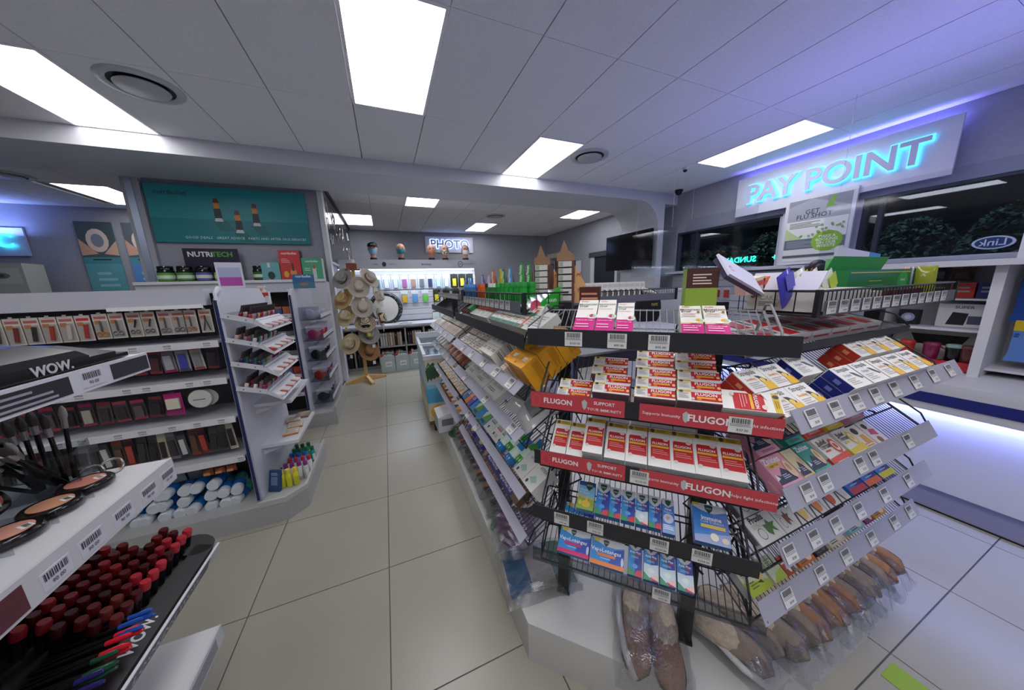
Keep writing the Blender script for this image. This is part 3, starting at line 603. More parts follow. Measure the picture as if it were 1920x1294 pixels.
im = carton(.082, .100, .03, '#2f7fd0', [('p', 'F', [(.35, 0), (1, 0), (1, .8), (.6, .75)], '#5f7fc8'), ('p', 'F', [(0, 0), (1, 0), (1, .3), (0, .16)], '#9aa9d4'), ('p', 'F', [(0, .9), (.3, .8), (.6, .76), (1, .86), (1, 1), (0, 1)], '#cfd1d3'), shield(.48, .87, .13, .82), ('t', 'F', 'VICKS', .48, .88, .06, '#dfe8e2'), ('p', 'F', [(0, .92), (.2, .94), (.2, 1), (0, 1)], '#d8c030'), ('t', 'F', 'Immune', .52, .62, .18, '#eef2f8', 0, .03), ('t', 'F', 'Cold Defence', .53, .53, .12, '#d9e4f4'), ('r', 'F', .2, .37, .9, .46, '#e2c860'), ('e', 'F', .56, .17, .12, .1, '#e9e6d0'), ('e', 'F', .86, .13, .1, .07, '#e4cdb8')])
lie('C', 3, .213, .042, im, .10, .03, 'large blue immune sachet carton alone at the right of the fourth front shelf', 'medicine box', nm='cold_remedy_carton')
def loz(c): return carton(.098, .074, .03, '#2b8fdc', [('p', 'F', [(.5, 0), (1, 0), (1, .75), (.7, .65)], '#2350b8'), ('p', 'F', [(0, 1), (.15, .85), (.45, .72), (.75, .72), (1, .8), (1, 1)], '#cfd1d3'), shield(.45, .83, .09, 1.3), ('t', 'F', 'VICKS', .45, .84, .045, '#dfe8e2'), ('r', 'F', .06, .84, .24, .98, '#d8c030'), ('t', 'F', 'VapoLozenges', .46, .55, .155, '#eef2f8', 0, .02), ('r', 'F', .2, .34, .74, .44, c), ('r', 'F', 0, 0, 1, .15, c), ('e', 'F', .95, .3, .04, .16, '#d7dde2'), ('l', 'F', .3, .24, .6, .3, 1, '#bcd4f0')], key=('loz', c))
lie('C', 4, -.154, .028, loz('#d4246e'), .074, .03, 'blue lozenge carton with a pink band on the lowest front shelf', 'medicine box', nm='lozenge_carton')
lie('C', 4, -.152, .106, loz('#d4246e'), .074, .03, 'blue lozenge carton lying behind the pink banded one', 'medicine box', nm='lozenge_carton')
lie('C', 4, -.051, .024, loz('#e8802a'), .074, .03, 'blue lozenge carton with an orange band on the lowest front shelf', 'medicine box', nm='lozenge_carton')
for i, (a, b) in enumerate(((.010, .048), (.053, .092), (.096, .136), (.141, .181))):
    lie('C', 4, (a + b) / 2, .024, acta(round(b - a, 4), .097, 1 if i else 0), .097, .03, 'blue and white remedy carton on the lowest front shelf, %s of four' % nth(i, 4), 'medicine box', 'blue cartons on the lowest front shelf', nm='cold_remedy_carton')
# ---------------- right face ----------------
def row(face, tier, xs, v, me, h, d, lab, grp, nm='medicine_box', t0=0, cat='medicine box', k0=0):
    n = len(xs)
    for i, x in enumerate(xs): lie(face, tier, x, v, me, h, d, lab % nth(i, n), cat, grp, t0=t0, nm=nm)
def strep(w, side, word2, gold=1):
    dd = [('t', 'F', 'Strepsils', .46, .83, .2, '#26242a', 0, .01), ('t', 'F', 'Soothing' if gold else 'Original', .36, .55, .12, '#e0a468' if gold else '#9aa4b8', 0, .02), ('l', 'F', .12, .12, .6, .42, 4, '#aaa69e')]
    if gold: dd += [('p', 'F', [(.62, 0), (1, 0), (1, .3), (.8, .45), (.66, .3)], '#e6b42e'), ('p', 'F', [(.6, .66), (.75, .62), (.92, .4), (.85, .34), (.7, .45)], '#4a4238'), ('e', 'F', .74, .42, .1, .1, '#e9c860'), ('r', 'F', .985, 0, 1, .5, '#e6b42e')]
    else: dd += [('p', 'F', [(.62, .66), (.77, .62), (.95, .34), (.88, .3), (.7, .5)], '#5a5e68')]
    dd += [('r', 'L', .03, .03, .97, .97, side), ('r', 'R', .03, .03, .97, .97, side), ('l', 'L', .3, .25, .7, .75, 1, '#d98a6a' if gold else '#6a7ac0')]
    return carton(w, .067, .026, '#e6e4dd', dd, key=('st', w, side, gold))
sg = strep(.089, '#b3301c', 'Soothing'); sb = strep(.089, '#1a2a7c', 'Menthol', 0); sr = strep(.089, '#b3301c', 'x', 1)
for lv in (0, 1):
    lvn = ('lower', 'upper')[lv]
    for i, x in enumerate((.828, .919)): lie('R', 1, x, .024, sg, .067, .026, 'white and gold throat lozenge carton, front row, %s layer, %s of two' % (lvn, nth(i, 2)), 'medicine box', 'gold lozenge cartons at the left of the right shelf', t0=lv * .026, nm='lozenge_carton')
    for i, x in enumerate((.815, .906)): lie('R', 1, x, .094, sg, .067, .026, 'white and gold throat lozenge carton, back row, %s layer, %s of two' % (lvn, nth(i, 2)), 'medicine box', 'gold lozenge cartons at the left of the right shelf', t0=lv * .026, nm='lozenge_carton')
for lv in range(3):
    lvn = ('bottom', 'middle', 'top')[lv]
    for i in range(5):
        lie('R', 1, 1.095 + i * .095, .03, sb if i < 2 else sg, .067, .026, '%s lozenge carton, front %s layer, %s of five' % ('blue edged' if i < 2 else 'gold printed', lvn, nth(i, 5)), 'medicine box', 'lozenge cartons along the top right shelf', t0=lv * .0262, nm='lozenge_carton')
    if lv < 2: lie('R', 1, 1.035, .105, sb, .067, .026, 'blue edged lozenge carton behind the gold ones, %s of two' % ('lower', 'upper')[lv], 'medicine box', None, t0=lv * .0262, nm='lozenge_carton')
    for i in range(3): lie('R', 1, 1.30 + i * .095, .108, sr, .067, .026, 'red edged lozenge carton, back %s layer, %s of three' % (lvn, nth(i, 3)), 'medicine box', 'red edged lozenge cartons at the back right', t0=lv * .0262, nm='lozenge_carton')
def zin(w, c, c2, side, yl=1):
    return carton(w, .085, .038, c, [('r', 'F', 0, 0, 1, .2, c2), ('p', 'F', [(.0, .2), (.1, .5), (.28, .4), (.5, .62), (.66, .5), (.85, .3), (.8, .2)], '#222848'), ('p', 'F', [(.02, .32), (.1, .52), (.18, .36)], '#dfe2e8'), ('t', 'F', 'Zinkies', .4, .86, .25 if w > .06 else .2, '#e2e6ea', 0, .03)] +
                  ([('p', 'F', [(.08, .66), (.62, .66), (.62, .78), (.08, .78)], '#e0b03a'), ('t', 'F', 'sugar free', .35, .72, .1, '#4a3a20')] if yl else []) +
                  [('e', 'F', .82, .5, .15, .26, '#d9bd9c'), ('e', 'F', .82, .56, .07, .12, '#b98a68'), ('l', 'F', .3, .3, .62, .44, 3, '#b9bdd0'), ('l', 'F', .2, .06, .8, .14, 2, '#8a4a60'), ('t', 'L', 'Zinkies', .5, .25, .3, '#e9c8d2', 90)], key=('z', w, c))
pk = zin(.088, '#d992a8', '#e0a0b8', '#b3506c'); te = zin(.075, '#2f8f84', '#3aa894', '#1a5a52', 0); ye = zin(.048, '#d9c89a', '#d8c68a', '#c9b070', 0)
pks = pk
def relief(w, c, l1='Relief', l2='Throat'):
    return carton(w, .082, .036, '#dbd6ce', [('r', 'F', 0, 0, 1, .24, c), ('p', 'F', [(0, .24), (1, .24), (1, .36), (0, .3)], c + '' ), ('t', 'F', l1, .32, .82, .2, '#2f2c30', 0, .02), ('t', 'F', l2, .32, .68, .2, '#2f2c30', 0, .02), ('e', 'F', .76, .6, .18, .26, c), ('e', 'F', .76, .6, .12, .18, '#e9d6cc'), ('e', 'F', .76, .6, .07, .1, c), ('l', 'F', .15, .08, .8, .17, 2, '#efe2dc'), ('r', 'F', .15, .5, .38, .56, c), ('p', 'L', [(0, 0), (1, 0), (1, .35), (0, .25)], c), ('t', 'L', 'Relief', .5, .6, .3, '#4a3a3a', 90)], key=('rl', w, c, l1))
rr_ = relief(.092, '#d2463a'); ry_ = relief(.082, '#e0c02e'); 
small1 = carton(.058, .078, .03, '#e4ded6', [('e', 'F', .4, .78, .25, .14, '#2b2628'), ('p', 'F', [(.3, .3), (.9, .2), (.8, .6), (.4, .6)], '#d9a048'), ('l', 'F', .1, .05, .8, .3, 3, '#c98a50')], key='sm1')
small2 = carton(.058, .078, .03, '#e6dcdc', [('e', 'F', .4, .78, .2, .12, '#2b2628'), ('p', 'F', [(.2, .45), (.8, .35), (.9, .6), (.4, .66)], '#c94a78'), ('e', 'F', .5, .2, .2, .12, '#8a5a40')], key='sm2')
def one(face, tier, x, v, me, h, d, lab, t0=0, nm='medicine_box', cat='medicine box', turn=0): return lie(face, tier, x, v, me, h, d, lab, cat, None, t0=t0, nm=nm, turn=turn)
one('R', 2, .888, .015, pk, .085, .038, 'pink children\'s zinc carton, front left of the second right shelf', nm='vitamin_carton'); one('R', 2, .888, .015, pks, .085, .038, 'pink zinc carton underneath the front left one', t0=-.039 + .0, nm='vitamin_carton') if False else None
one('R', 2, .905, .104, pk, .085, .038, 'pink children\'s zinc carton behind the front one', nm='vitamin_carton')
one('R', 2, .960, .014, ye, .085, .038, 'narrow cream vitamin carton between the pink and teal ones', nm='vitamin_carton')
one('R', 2, 1.026, .015, te, .085, .038, 'teal vitamin carton in the front row of the second right shelf', nm='vitamin_carton')
one('R', 2, 1.03, .104, te, .085, .038, 'teal vitamin carton in the shaded back row', nm='vitamin_carton')
one('R', 2, 1.12, .015, rr_, .082, .036, 'red and white throat relief carton, front row', t0=.006, nm='throat_carton'); one('R', 2, 1.135, .104, rr_, .082, .036, 'red and white throat relief carton, back row', nm='throat_carton')
one('R', 2, 1.222, .016, ry_, .082, .036, 'yellow and white throat relief carton, front row', t0=.006, nm='throat_carton'); one('R', 2, 1.245, .104, ry_, .082, .036, 'yellow and white throat relief carton, back row', nm='throat_carton')
one('R', 2, 1.312, .018, small1, .078, .03, 'small white carton with an orange picture', nm='throat_carton'); one('R', 2, 1.378, .02, small2, .078, .03, 'small white carton with a pink picture, at the far end', nm='throat_carton')
one('R', 2, 1.385, .104, relief(.088, '#c98aa0', 'Gold', 'Rose'), .082, .036, 'pale pink and white carton in the back row at the right', nm='throat_carton')
def leaf(w, c='#4a7a35', nm='Prosils', ww=.2):
    return carton(w, .066, .022, '#d9d8d4', [('t', 'F', nm, .42, .86, ww, '#1d1b20', 0, .03), ('e', 'F', .3, .34, .13, .2, '#4a4a50'), ('e', 'F', .3, .34, .115, .175, '#d4d3cf'), ('p', 'F', [(.5, .3), (.62, .15), (.7, .34), (.86, .2), (.8, .44), (.92, .56), (.74, .58), (.68, .74), (.6, .56), (.48, .6)], c), ('l', 'F', .1, .55, .45, .72, 3, '#aab09a'), ('bar', 'L', .1, .1, .9, .9)], key=('leaf', w, c, nm))
one('R', 3, .892, .040, leaf(.105), .066, .022, 'white mint sweet box with a green leaf, front left of the third right shelf', nm='sweet_box')
one('R', 3, .902, .108, leaf(.105), .066, .022, 'white mint sweet box with a green leaf, back row', nm='sweet_box')
one('R', 3, .978, .040, leaf(.06, '#7a3a2c'), .066, .022, 'white sweet box with a dark red picture beside the mint box', nm='sweet_box')
fr_ = [(1.045, '#e0c070', 'lemon'), (1.12, '#d9812e', 'orange'), (1.195, '#c9502a', 'red honey'), (1.262, '#cfd0d4', 'silver')]
for x, c, n_ in fr_: one('R', 3, x, .040, carton(.068, .05, .02, '#e0deda', [('e', 'F', .68, .45, .26, .36, c), ('p', 'F', [(.1, .0), (.2, .0), (.36, .6), (.5, 0), (.6, 0), (.4, .9), (.3, .9)], '#4a4a52')], key=('fr', c)), .05, .02, 'small white sweet box with a %s picture on the third right shelf' % n_, nm='sweet_box')
for x, c, n_ in ((1.36, '#b9284a', 'red'), (1.46, '#e06a2c', 'orange'), (1.56, '#d8cc30', 'yellow')):
    one('R', 3, x, .04, carton(.09, .05, .02, '#2a6ec0', [('r', 'F', 0, 0, 1, .34, c), ('p', 'F', [(.5, .34), (1, .34), (1, 1), (.6, 1)], '#252a80'), ('r', 'F', .2, .62, .7, .82, '#d4dae8' if c[1] != 'd' else '#d8cc30'), ('l', 'F', .25, .42, .7, .52, 1, '#a8c4ea')], key=('bl', c)), .05, .02, 'small blue lozenge box with a %s band at the right end' % n_, nm='sweet_box')
lem = carton(.092, .06, .024, '#cdd0b4', [('p', 'F', [(0, 0), (1, 0), (1, .3), (0, .55)], '#a9bb3a'), ('e', 'F', .68, .6, .2, .24, '#e6d074'), ('p', 'F', [(.5, .35), (.7, .4), (.75, .25)], '#3a4a28'), ('t', 'F', 'Lemon', .3, .86, .16, '#2c2c28'), ('l', 'F', .2, .2, .5, .5, 3, '#6a7040'), ('r', 'L', 0, 0, 1, 1, '#b9b9b4')], key='lem')
one('R', 4, .868, .036, lem, .06, .024, 'green and white lemon box at the left of the lowest right shelf', nm='herbal_box')
one('R', 4, .952, .036, carton(.055, .06, .024, '#cdd6b4', [('p', 'F', [(0, 0), (1, 0), (1, .4), (.4, .3)], '#b4c84a'), ('l', 'F', .2, .5, .7, .9, 4, '#8a9070')], key='l2'), .06, .024, 'slim pale green box beside the lemon box', nm='herbal_box')
low = [(1.0, .03, '#b9452a', 'narrow red'), (1.028, .02, '#8a8480', 'narrow grey'), (1.088, .078, '#d9742e', 'orange and cream'), (1.17, .06, '#26262c', 'black'), (1.262, .09, '#d9cfc0', 'beige leg picture'), (1.39, .095, '#8fc0d4', 'light blue'), (1.475, .052, '#8a2a66', 'purple'), (1.55, .085, '#d99a26', 'amber')]
for x, w_, c, n_ in low:
    one('R', 4, x, .034, carton(w_ * .98, .045, .022, c, [('l', 'F', .12, .55, .7, .9, 2, '#e6e0d6'), ('e', 'F', .7, .4, .2, .3, '#e6d8c6' if c != '#26262c' else '#55555e'), ('l', 'F', .1, .1, .5, .35, 2, '#5a5450')], key=('low', c)), .045, .022, '%s carton on the lowest right shelf' % n_, nm='herbal_box')
# red and white blister cartons under the right basket
for r_ in range(2):
    for i in range(7):
        solo('medicine_box', carton(.1, .066, .03, '#b9b4b0', [('r', 'F', .0, .08, .55, .92, '#a01c26'), ('bar', 'F', .65, .3, .85, .9), ('r', 'L', .1, .2, .9, .8, '#a01c26'), ('l', 'B', .1, .3, .9, .7, 1, '#a01c26')], key='rw'), 'red and white carton under right basket, %s row, %s of seven' % (('front', 'back')[r_], nth(i, 7)), 'medicine box', XR0 @ T(.84 + i * .105, .01 + r_ * .068, .03) @ R(-90, 'X'), 'red and white cartons on the topmost right shelf')
# ---------------- left face ----------------
cream = carton(.052, .085, .06, '#cfccc2', [('l', 'F', .2, .6, .8, .8, 2, '#4a4a48'), ('l', 'R', .15, .5, .7, .8, 2, '#5a5a56'), ('l', 'T', .2, .3, .8, .6, 2, '#3a3a3a')], key='cream')
creaml = carton(.06, .05, .05, '#cbc4b8', [('l', 'F', .2, .3, .8, .7, 2, '#6a6058'), ('l', 'R', .15, .5, .7, .8, 2, '#5a5a56')], key='cr2')
for r_ in range(3):
    for i in range(3):
        lie('L', 1, -1.245 + i * .054, .03 + r_ * .052, carton(.052, .05, .085, '#cfccc2', [('l', 'F', .2, .4, .8, .7, 2, '#4a4a48'), ('l', 'R', .1, .5, .6, .8, 2, '#5a5a56'), ('l', 'B', .15, .6, .8, .8, 1, '#55554f')], key='cr3'), .05, .085, 'cream carton in the tidy block on the left shelf, %s, %s' % (nth(i, 3), nth(r_, 3, 'from the front')), 'medicine box', 'block of white cream cartons')
rr = random.Random(4)
for i in range(7):
    for r_ in range(2):
        c = rr.choice(['#cbc4b8', '#d2cec6', '#c4bcae', '#bdb2a2', '#c9c6c0']); x = -1.70 + i * .066
        lie('L', 1, x, .03 + r_ * .07, carton(.062, .062, .045, c, [('l', 'F', .2, .3, .8, .7, 2, '#6a6058'), ('r', 'F', .1, .1, .4, .25, '#a98a6a'), ('l', 'R', .2, .4, .8, .7, 2, '#77706a')], key=('mx', c)), .062, .045, 'beige skin care carton on the left shelf, %s of seven, %s row' % (nth(i, 7), ('front', 'back')[r_]), 'medicine box', 'beige cartons on the near left shelf', t0=rr.random() * .01)
for i in range(12):
    for r_ in range(2):
        c = rr.choice(['#cbc4b8', '#d2cec6', '#8f927a', '#bdb2a2', '#c9a88a'])
        lie('L', 1, -2.73 + i * .072, .03 + r_ * .075, carton(.066, .066, .045, c, [('l', 'F', .2, .3, .8, .7, 2, '#6a6058'), ('r', 'F', .1, .1, .9, .25, '#a99a8a')], key=('my', c)), .066, .045, 'pale carton on the far left shelf, %s of twelve, %s row' % (nth(i, 12), ('front', 'back')[r_]), 'medicine box', 'pale cartons on the far top left shelf')
pu = carton(.045, .115, .018, '#4a2f66', [('r', 'F', .12, .06, .45, .94, '#d6c22e'), ('r', 'F', .68, .06, .95, .94, '#d9c84a'), ('t', 'F', 'MYPAID FORTE', .29, .5, .22, '#3a2a50', 90)], key='pu')
for k in range(2): one('L', 1, -1.058, .03, pu, .115, .018, 'purple and yellow tablet carton beside the orange boxes, %s' % ('upper', 'lower')[1 - k], t0=k * .02, nm='tablet_carton')
for i in range(9): lie('L', 1, -1.005, .02 + i * .019, carton(.04, .017, .06, '#ddd2c0', [('r', 'F', .1, .1, .9, .3, '#b5582a'), ('l', 'F', .2, .5, .8, .8, 1, '#5a4a40')], key='sl'), .017, .06, 'slim cream and orange carton in the file, %s' % nth(i, 9, 'from the front'), 'medicine box', 'file of slim cream cartons')
orb = carton(.074, .066, .1, '#e2a01e', [('e', 'B', .45, .3, .3, .2, '#d98e14'), ('e', 'F', .45, .5, .3, .34, '#d98e14'), ('r', 'F', .4, .4, .75, .65, '#d8d0bc'), ('l', 'R', .1, .5, .8, .9, 6, '#b87c10'), ('l', 'B', .1, .15, .9, .85, 5, '#c98a18'), ('p', 'F', [(.1, .15), (.2, .1), (.22, .3)], '#5a2a14'), ('r', 'L', 0, 0, 1, 1, '#d98a1a')], key='orb')
for i, (x, v) in enumerate(((-.935, .045), (-.86, .045), (-.935, .113), (-.86, .113), (-.86, .181))): one('L', 1, x, v, orb, .066, .1, 'large orange vitamin box at the near end of the left shelf, %s' % nth(i, 5, 'of five'), nm='vitamin_box')
# second left tier
wb = carton(.17, .11, .03, '#c9c7c0', [('t', 'F', 'VISCORIN', .5, .55, .16, '#a58a74'), ('l', 'F', .1, .2, .6, .36, 2, '#5a5a58'), ('r', 'F', .0, .78, 1, .84, '#a3a09a')], key='wb')
for i in range(3): lie('L', 2, -1.62 + i * .18, .03, wb, .11, .03, 'wide grey carton on the second left shelf, %s of three' % nth(i, 3), 'medicine box', 'wide grey cartons on the second left shelf', t0=.0)
for i in range(2): lie('L', 2, -1.62 + i * .18, .145, wb, .11, .03, 'wide grey carton in the back row of the second left shelf, %s' % ('left', 'right')[i], 'medicine box', 'wide grey cartons in the back row')
def pouch(w, h, d, c, c2, seed=1, n=8):
    b = MB(); rr = random.Random(seed); N = n; vs = []; fs = []
    for j in range(N + 1):
        for i in range(N + 1):
            u, v = i / N, j / N; e = math.sin(PI * u) ** .5 * math.sin(PI * v) ** .5
            vs.append(((u - .5) * w, -d * e + rr.uniform(-1, 1) * d * .16 * e, v * h))
    m = len(vs)
    for j in range(N + 1):
        for i in range(N + 1):
            u, v = i / N, j / N; vs.append(((u - .5) * w, 0.001, v * h))
    for j in range(N):
        for i in range(N):
            a = j * (N + 1) + i; fs.append((a, a + 1, a + N + 2, a + N + 1)); fs.append((m + a, m + a + N + 1, m + a + N + 2, m + a + 1))
    return b, vs, fs
def pouch_mesh(w, h, d, base, patches=(), seed=1):
    b, vs, fs = pouch(w, h, d, 0, 0, seed); b.add(vs, fs, base, True)
    for (x0, y0, x1, y1, c) in patches: b.box(((x0 - .5) * w, -d * 1.12, y0 * h), ((x1 - .5) * w, -d * 1.02, y1 * h), c)
    return b.mesh('pouch')
pm = pouch_mesh(.15, .17, .03, 'g#bdbdbb', [(.2, .3, .85, .8, '#77777a')], 4)
for i, (x, v, tn) in enumerate(((-1.05, .05, 8), (-.93, .04, -12))): one('L', 2, x, v, pm, .15, .002, 'crinkled clear bag with a grey support bandage, %s' % ('left', 'right')[i], t0=.01, nm='bandage_bag', cat='bag', turn=tn)
brn = carton(.1, .08, .05, '#9a5a3a', [('r', 'F', .1, .2, .5, .7, '#d2a28a'), ('r', 'F', .55, .5, .9, .9, '#7a3020')], key='brn')
for i in range(4): lie('L', 2, -2.28 + i * .12, .04, brn, .08, .05, 'copper coloured skin care box on the far second shelf, %s of four' % nth(i, 4), 'medicine box', 'copper boxes on the far second left shelf')
for i in range(4): lie('L', 2, -2.72 + i * .1, .04, cream, .085, .06, 'grey and white box on the far second shelf, %s of four' % nth(i, 4), 'medicine box', 'grey boxes on the far second left shelf', t0=-.0)
# third left tier
fl_ = carton(.085, .06, .03, '#d9d5cc', [('p', 'F', [(0, 0), (.6, 0), (.9, .8), (.5, .6)], '#d99a2e'), ('l', 'F', .1, .7, .6, .9, 2, '#77736a')], key='flg')
for i in range(9):
    for r_ in range(2): lie('L', 3, -2.72 + i * .098, .035 + r_ * .066, fl_, .06, .03, 'white and orange carton on the far third shelf, %s, %s row' % (nth(i, 9), ('front', 'back')[r_]), 'medicine box', 'white and orange cartons on the far third shelf')
one('L', 3, -1.79, .035, carton(.05, .11, .04, '#1f5f9c', [('l', 'F', .1, .4, .9, .6, 2, '#dfe6ee')], key='b1'), .11, .04, 'blue elastic bandage box on the third left shelf')
one('L', 3, -1.735, .035, carton(.05, .11, .04, '#e0772a', [('l', 'F', .1, .4, .9, .6, 2, '#f0d8c0')], key='b2'), .11, .04, 'orange bandage box on the third left shelf')
one('L', 3, -1.68, .035, carton(.05, .11, .04, '#5a3f96', [('l', 'F', .1, .4, .9, .6, 2, '#c8b8e0')], key='b3'), .11, .04, 'purple bandage box on the third left shelf')
bg = carton(.13, .11, .035, '#2a86c4', [('p', 'F', [(.35, 0), (1, .1), (1, .8), (.6, 1)], '#5a9a3a'), ('p', 'F', [(.5, .2), (.9, .9), (.7, 1), (.4, .5)], '#cfe0b8'), ('t', 'F', 'eltec', .2, .7, .14, '#e6eef4'), ('r', 'F', .5, .05, .9, .2, '#1d3f8a')], key='bg')
for i in range(2): one('L', 3, -1.585 + i * .135, .035, bg, .11, .035, 'blue and green plaster box on the third left shelf, %s' % ('left', 'right')[i])
wn = carton(.15, .11, .03, '#d2d1cb', [('r', 'F', .1, .45, .45, .85, '#a9a8a6'), ('r', 'F', .1, .45, .45, .5, '#c05a3a'), ('r', 'F', .55, .45, .9, .85, '#a9a8a6'), ('r', 'F', .55, .45, .9, .5, '#3a8a90'), ('e', 'F', .2, .2, .05, .07, '#23264a'), ('e', 'F', .7, .2, .05, .07, '#23264a'), ('l', 'F', .3, .12, .5, .28, 2, '#99968f')], key='wn')
for i in range(2): one('L', 3, -1.375 + i * .152, .035, wn, .11, .03, 'white dressing box with two clear windows, %s' % ('left', 'right')[i])
for i, c in enumerate(('#2a7fc0', '#3f8f3a', '#2a7fc0', '#4a9a40')):
    b = MB(); b.lathe([(.024, 0), (.026, .005), (.026, .09), (.012, .105), (.012, .112)], 'g' + c, 14); b.lathe([(.015, .105), (.015, .13)], '#2f86d0', 12); b.lathe([(.0265, .03), (.0265, .07)], '#cfe0d0', 14, None, True, False, False)
    solo('gel_bottle', b, '%s gel bottle lying on the third left shelf, %s of four' % (('blue', 'green')[i % 2], nth(i, 4)), 'bottle', SH('L', 3) @ T(-1.15 + i * .054, .03 + .03 * (i % 2), .027) @ R(-90, 'X'), None)
vt = carton(.075, .1, .025, '#cfcec8', [('t', 'F', 'VITEX', .6, .8, .22, '#2c3a34'), ('p', 'F', [(.2, .3), (.5, .5), (.8, .35), (.6, .2)], '#9ab4a8'), ('e', 'F', .25, .15, .08, .07, '#2b2e60'), ('l', 'B', .1, .2, .9, .8, 3, '#99968f')], key='vt')
for i in range(2):
    for r_ in range(2): one('L', 3, -.925 + i * .078, .036, vt, .1, .025, 'white and green dressing box at the near end, %s, %s layer' % (('left', 'right')[i], ('lower', 'upper')[r_]), t0=r_ * .026)
one('L', 3, -.88, .14, vt, .1, .025, 'white box lying behind the stacked near end ones')
# fourth left tier
yl = carton(.12, .075, .03, '#3f3a86', [('e', 'F', .65, .4, .22, .26, '#d2c020'), ('p', 'F', [(.2, .6), (.4, .8), (.35, .5)], '#1c1a40'), ('r', 'B', 0, 0, 1, 1, '#cfcfd4')], key='yl')
for i in range(2): one('L', 4, -1.70 + i * .17, .035, yl, .075, .03, 'purple insole box with a yellow sole, %s' % ('left', 'right')[i])
hp = carton(.165, .075, .03, '#7a5540', [('r', 'F', .0, .0, 1, .5, '#33286e'), ('t', 'F', 'Magical Heat Pad', .5, .25, .115, '#dcd6e6', 0, .01), ('l', 'F', .2, .7, .7, .84, 1, '#a98a78'), ('e', 'F', .08, .74, .03, .09, '#d9cfc8'), ('r', 'B', 0, 0, 1, 1, '#2a2060')], key='hp')
for i in range(2): one('L', 4, -1.30 + i * .172, .035, hp, .075, .03, 'brown and purple heat pad box, %s' % ('left', 'right')[i])
one('L', 4, -1.04, .04, carton(.1, .075, .03, '#6a4a34', [('l', 'F', .2, .3, .8, .7, 2, '#a58a70')], key='hpb'), .075, .03, 'brown box at the near end of the lowest left shelf')
for i in range(9):
    c, n_ = (('#d2cdb8', 'cream'), ('#d9a64a', 'amber'), ('#cfd0cc', 'white'))[i % 3]
    one('L', 4, -2.70 + i * .095, .035, carton(.085, .06, .03, c, [('p', 'F', [(.3, 0), (1, 0), (1, .6)], '#c9782a' if i % 2 else '#2c2f4a'), ('l', 'F', .1, .6, .6, .85, 2, '#77736a')], key=('f4', i % 6)), .06, .03, '%s carton on the far lowest left shelf, %s' % (n_, nth(i, 9)))
# top tier on the left, below the baskets
for i in range(5):
    for r_ in range(2): lie('L', 0, -1.18 + i * .068, .03 + r_ * .06, carton(.064, .055, .03, '#cfd2cc', [('r', 'F', 0, 0, 1, .3, '#1d6a50'), ('l', 'F', .2, .5, .8, .85, 2, '#c8704a'), ('r', 'L', 0, 0, 1, 1, '#1d5a48')], key='tn'), .055, .03, 'white and green tablet carton under left basket, %s of five, %s row' % (nth(i, 5), ('front', 'back')[r_]), 'medicine box', 'green and white cartons below the left basket')
for i in range(4): lie('L', 0, -1.48 + i * .07, .03, carton(.066, .07, .03, '#c9c6bf', [('r', 'F', 0, .6, 1, 1, '#b5482c'), ('l', 'F', .2, .1, .8, .5, 3, '#a39c94')], key='tm'), .07, .03, 'white and red carton under the left basket, %s of four' % nth(i, 4), 'medicine box', 'red and white cartons below the left basket')
one('L', 0, -.84, .03, carton(.13, .09, .03, '#bfbdb7', [('r', 'F', 0, .0, .1, 1, '#b5482c'), ('l', 'F', .2, .2, .9, .8, 5, '#8c8a85'), ('r', 'L', 0, 0, 1, 1, '#1d5a48')], key='lf'), .09, .03, 'grey printed leaflet box at the near end of the topmost left shelf')
for i in range(5): lie('L', 0, -1.78 + i * .05, .04, carton(.008, .13, .02, '#5a2a2c', [('r', 'F', 0, 0, 1, .5, '#8a6a4a')], key='brs'), .13, .02, 'dark slim brush pack on the topmost left shelf, %s of five' % nth(i, 5), 'brush', 'slim brush packs on the topmost left shelf', nm='brush_pack')
lie('L', 0, -1.53, .04, carton(.05, .14, .05, '#2f6e48', [('r', 'F', 0, .3, 1, .8, '#7aa05a')], key='gb'), .14, .05, 'dark green carton standing up on the topmost left shelf', 'medicine box')
# ---------------- basket contents ----------------
def tube(c, cap, lab, grp, X):
    b = MB(); b.lathe([(.0135, 0), (.014, .002), (.014, .083)], 'g' + c, 14); b.lathe([(.0152, .083), (.0152, .098), (.0145, .1)], cap, 14)
    b.txt('nuun', T(0, -.0144, .045) @ R(90, 'X') @ R(-90, 'Z'), .017, '#e6efe2', .02)
    return solo('tablet_tube', b, lab, 'tube', X, grp)
TB = [('#27a23c', '#1f8f34'), ('#27a23c', '#1f8f34'), ('#27a23c', '#1f8f34'), ('#27a23c', '#1f8f34'), ('#27a23c', '#1f8f34'), ('#2e8a3c', '#27a23c'), ('#2c7f3a', '#d6dcd2'), ('#2c7f3a', '#d6dcd2'), ('#2c7f3a', '#222826'), ('#e0661e', '#e0661e'), ('#e0661e', '#c9520e'), ('#6a4a96', '#7c5aa8'), ('#3f86c8', '#5aa0dc'), ('#3f86c8', '#5aa0dc'), ('#3f86c8', '#5aa0dc'), ('#3f86c8', '#5aa0dc'), ('#3f86c8', '#5aa0dc')]
CN = {'#27a23c': 'bright green', '#2e8a3c': 'green', '#2c7f3a': 'dark green', '#e0661e': 'orange', '#6a4a96': 'purple', '#3f86c8': 'light blue'}
tm = {}
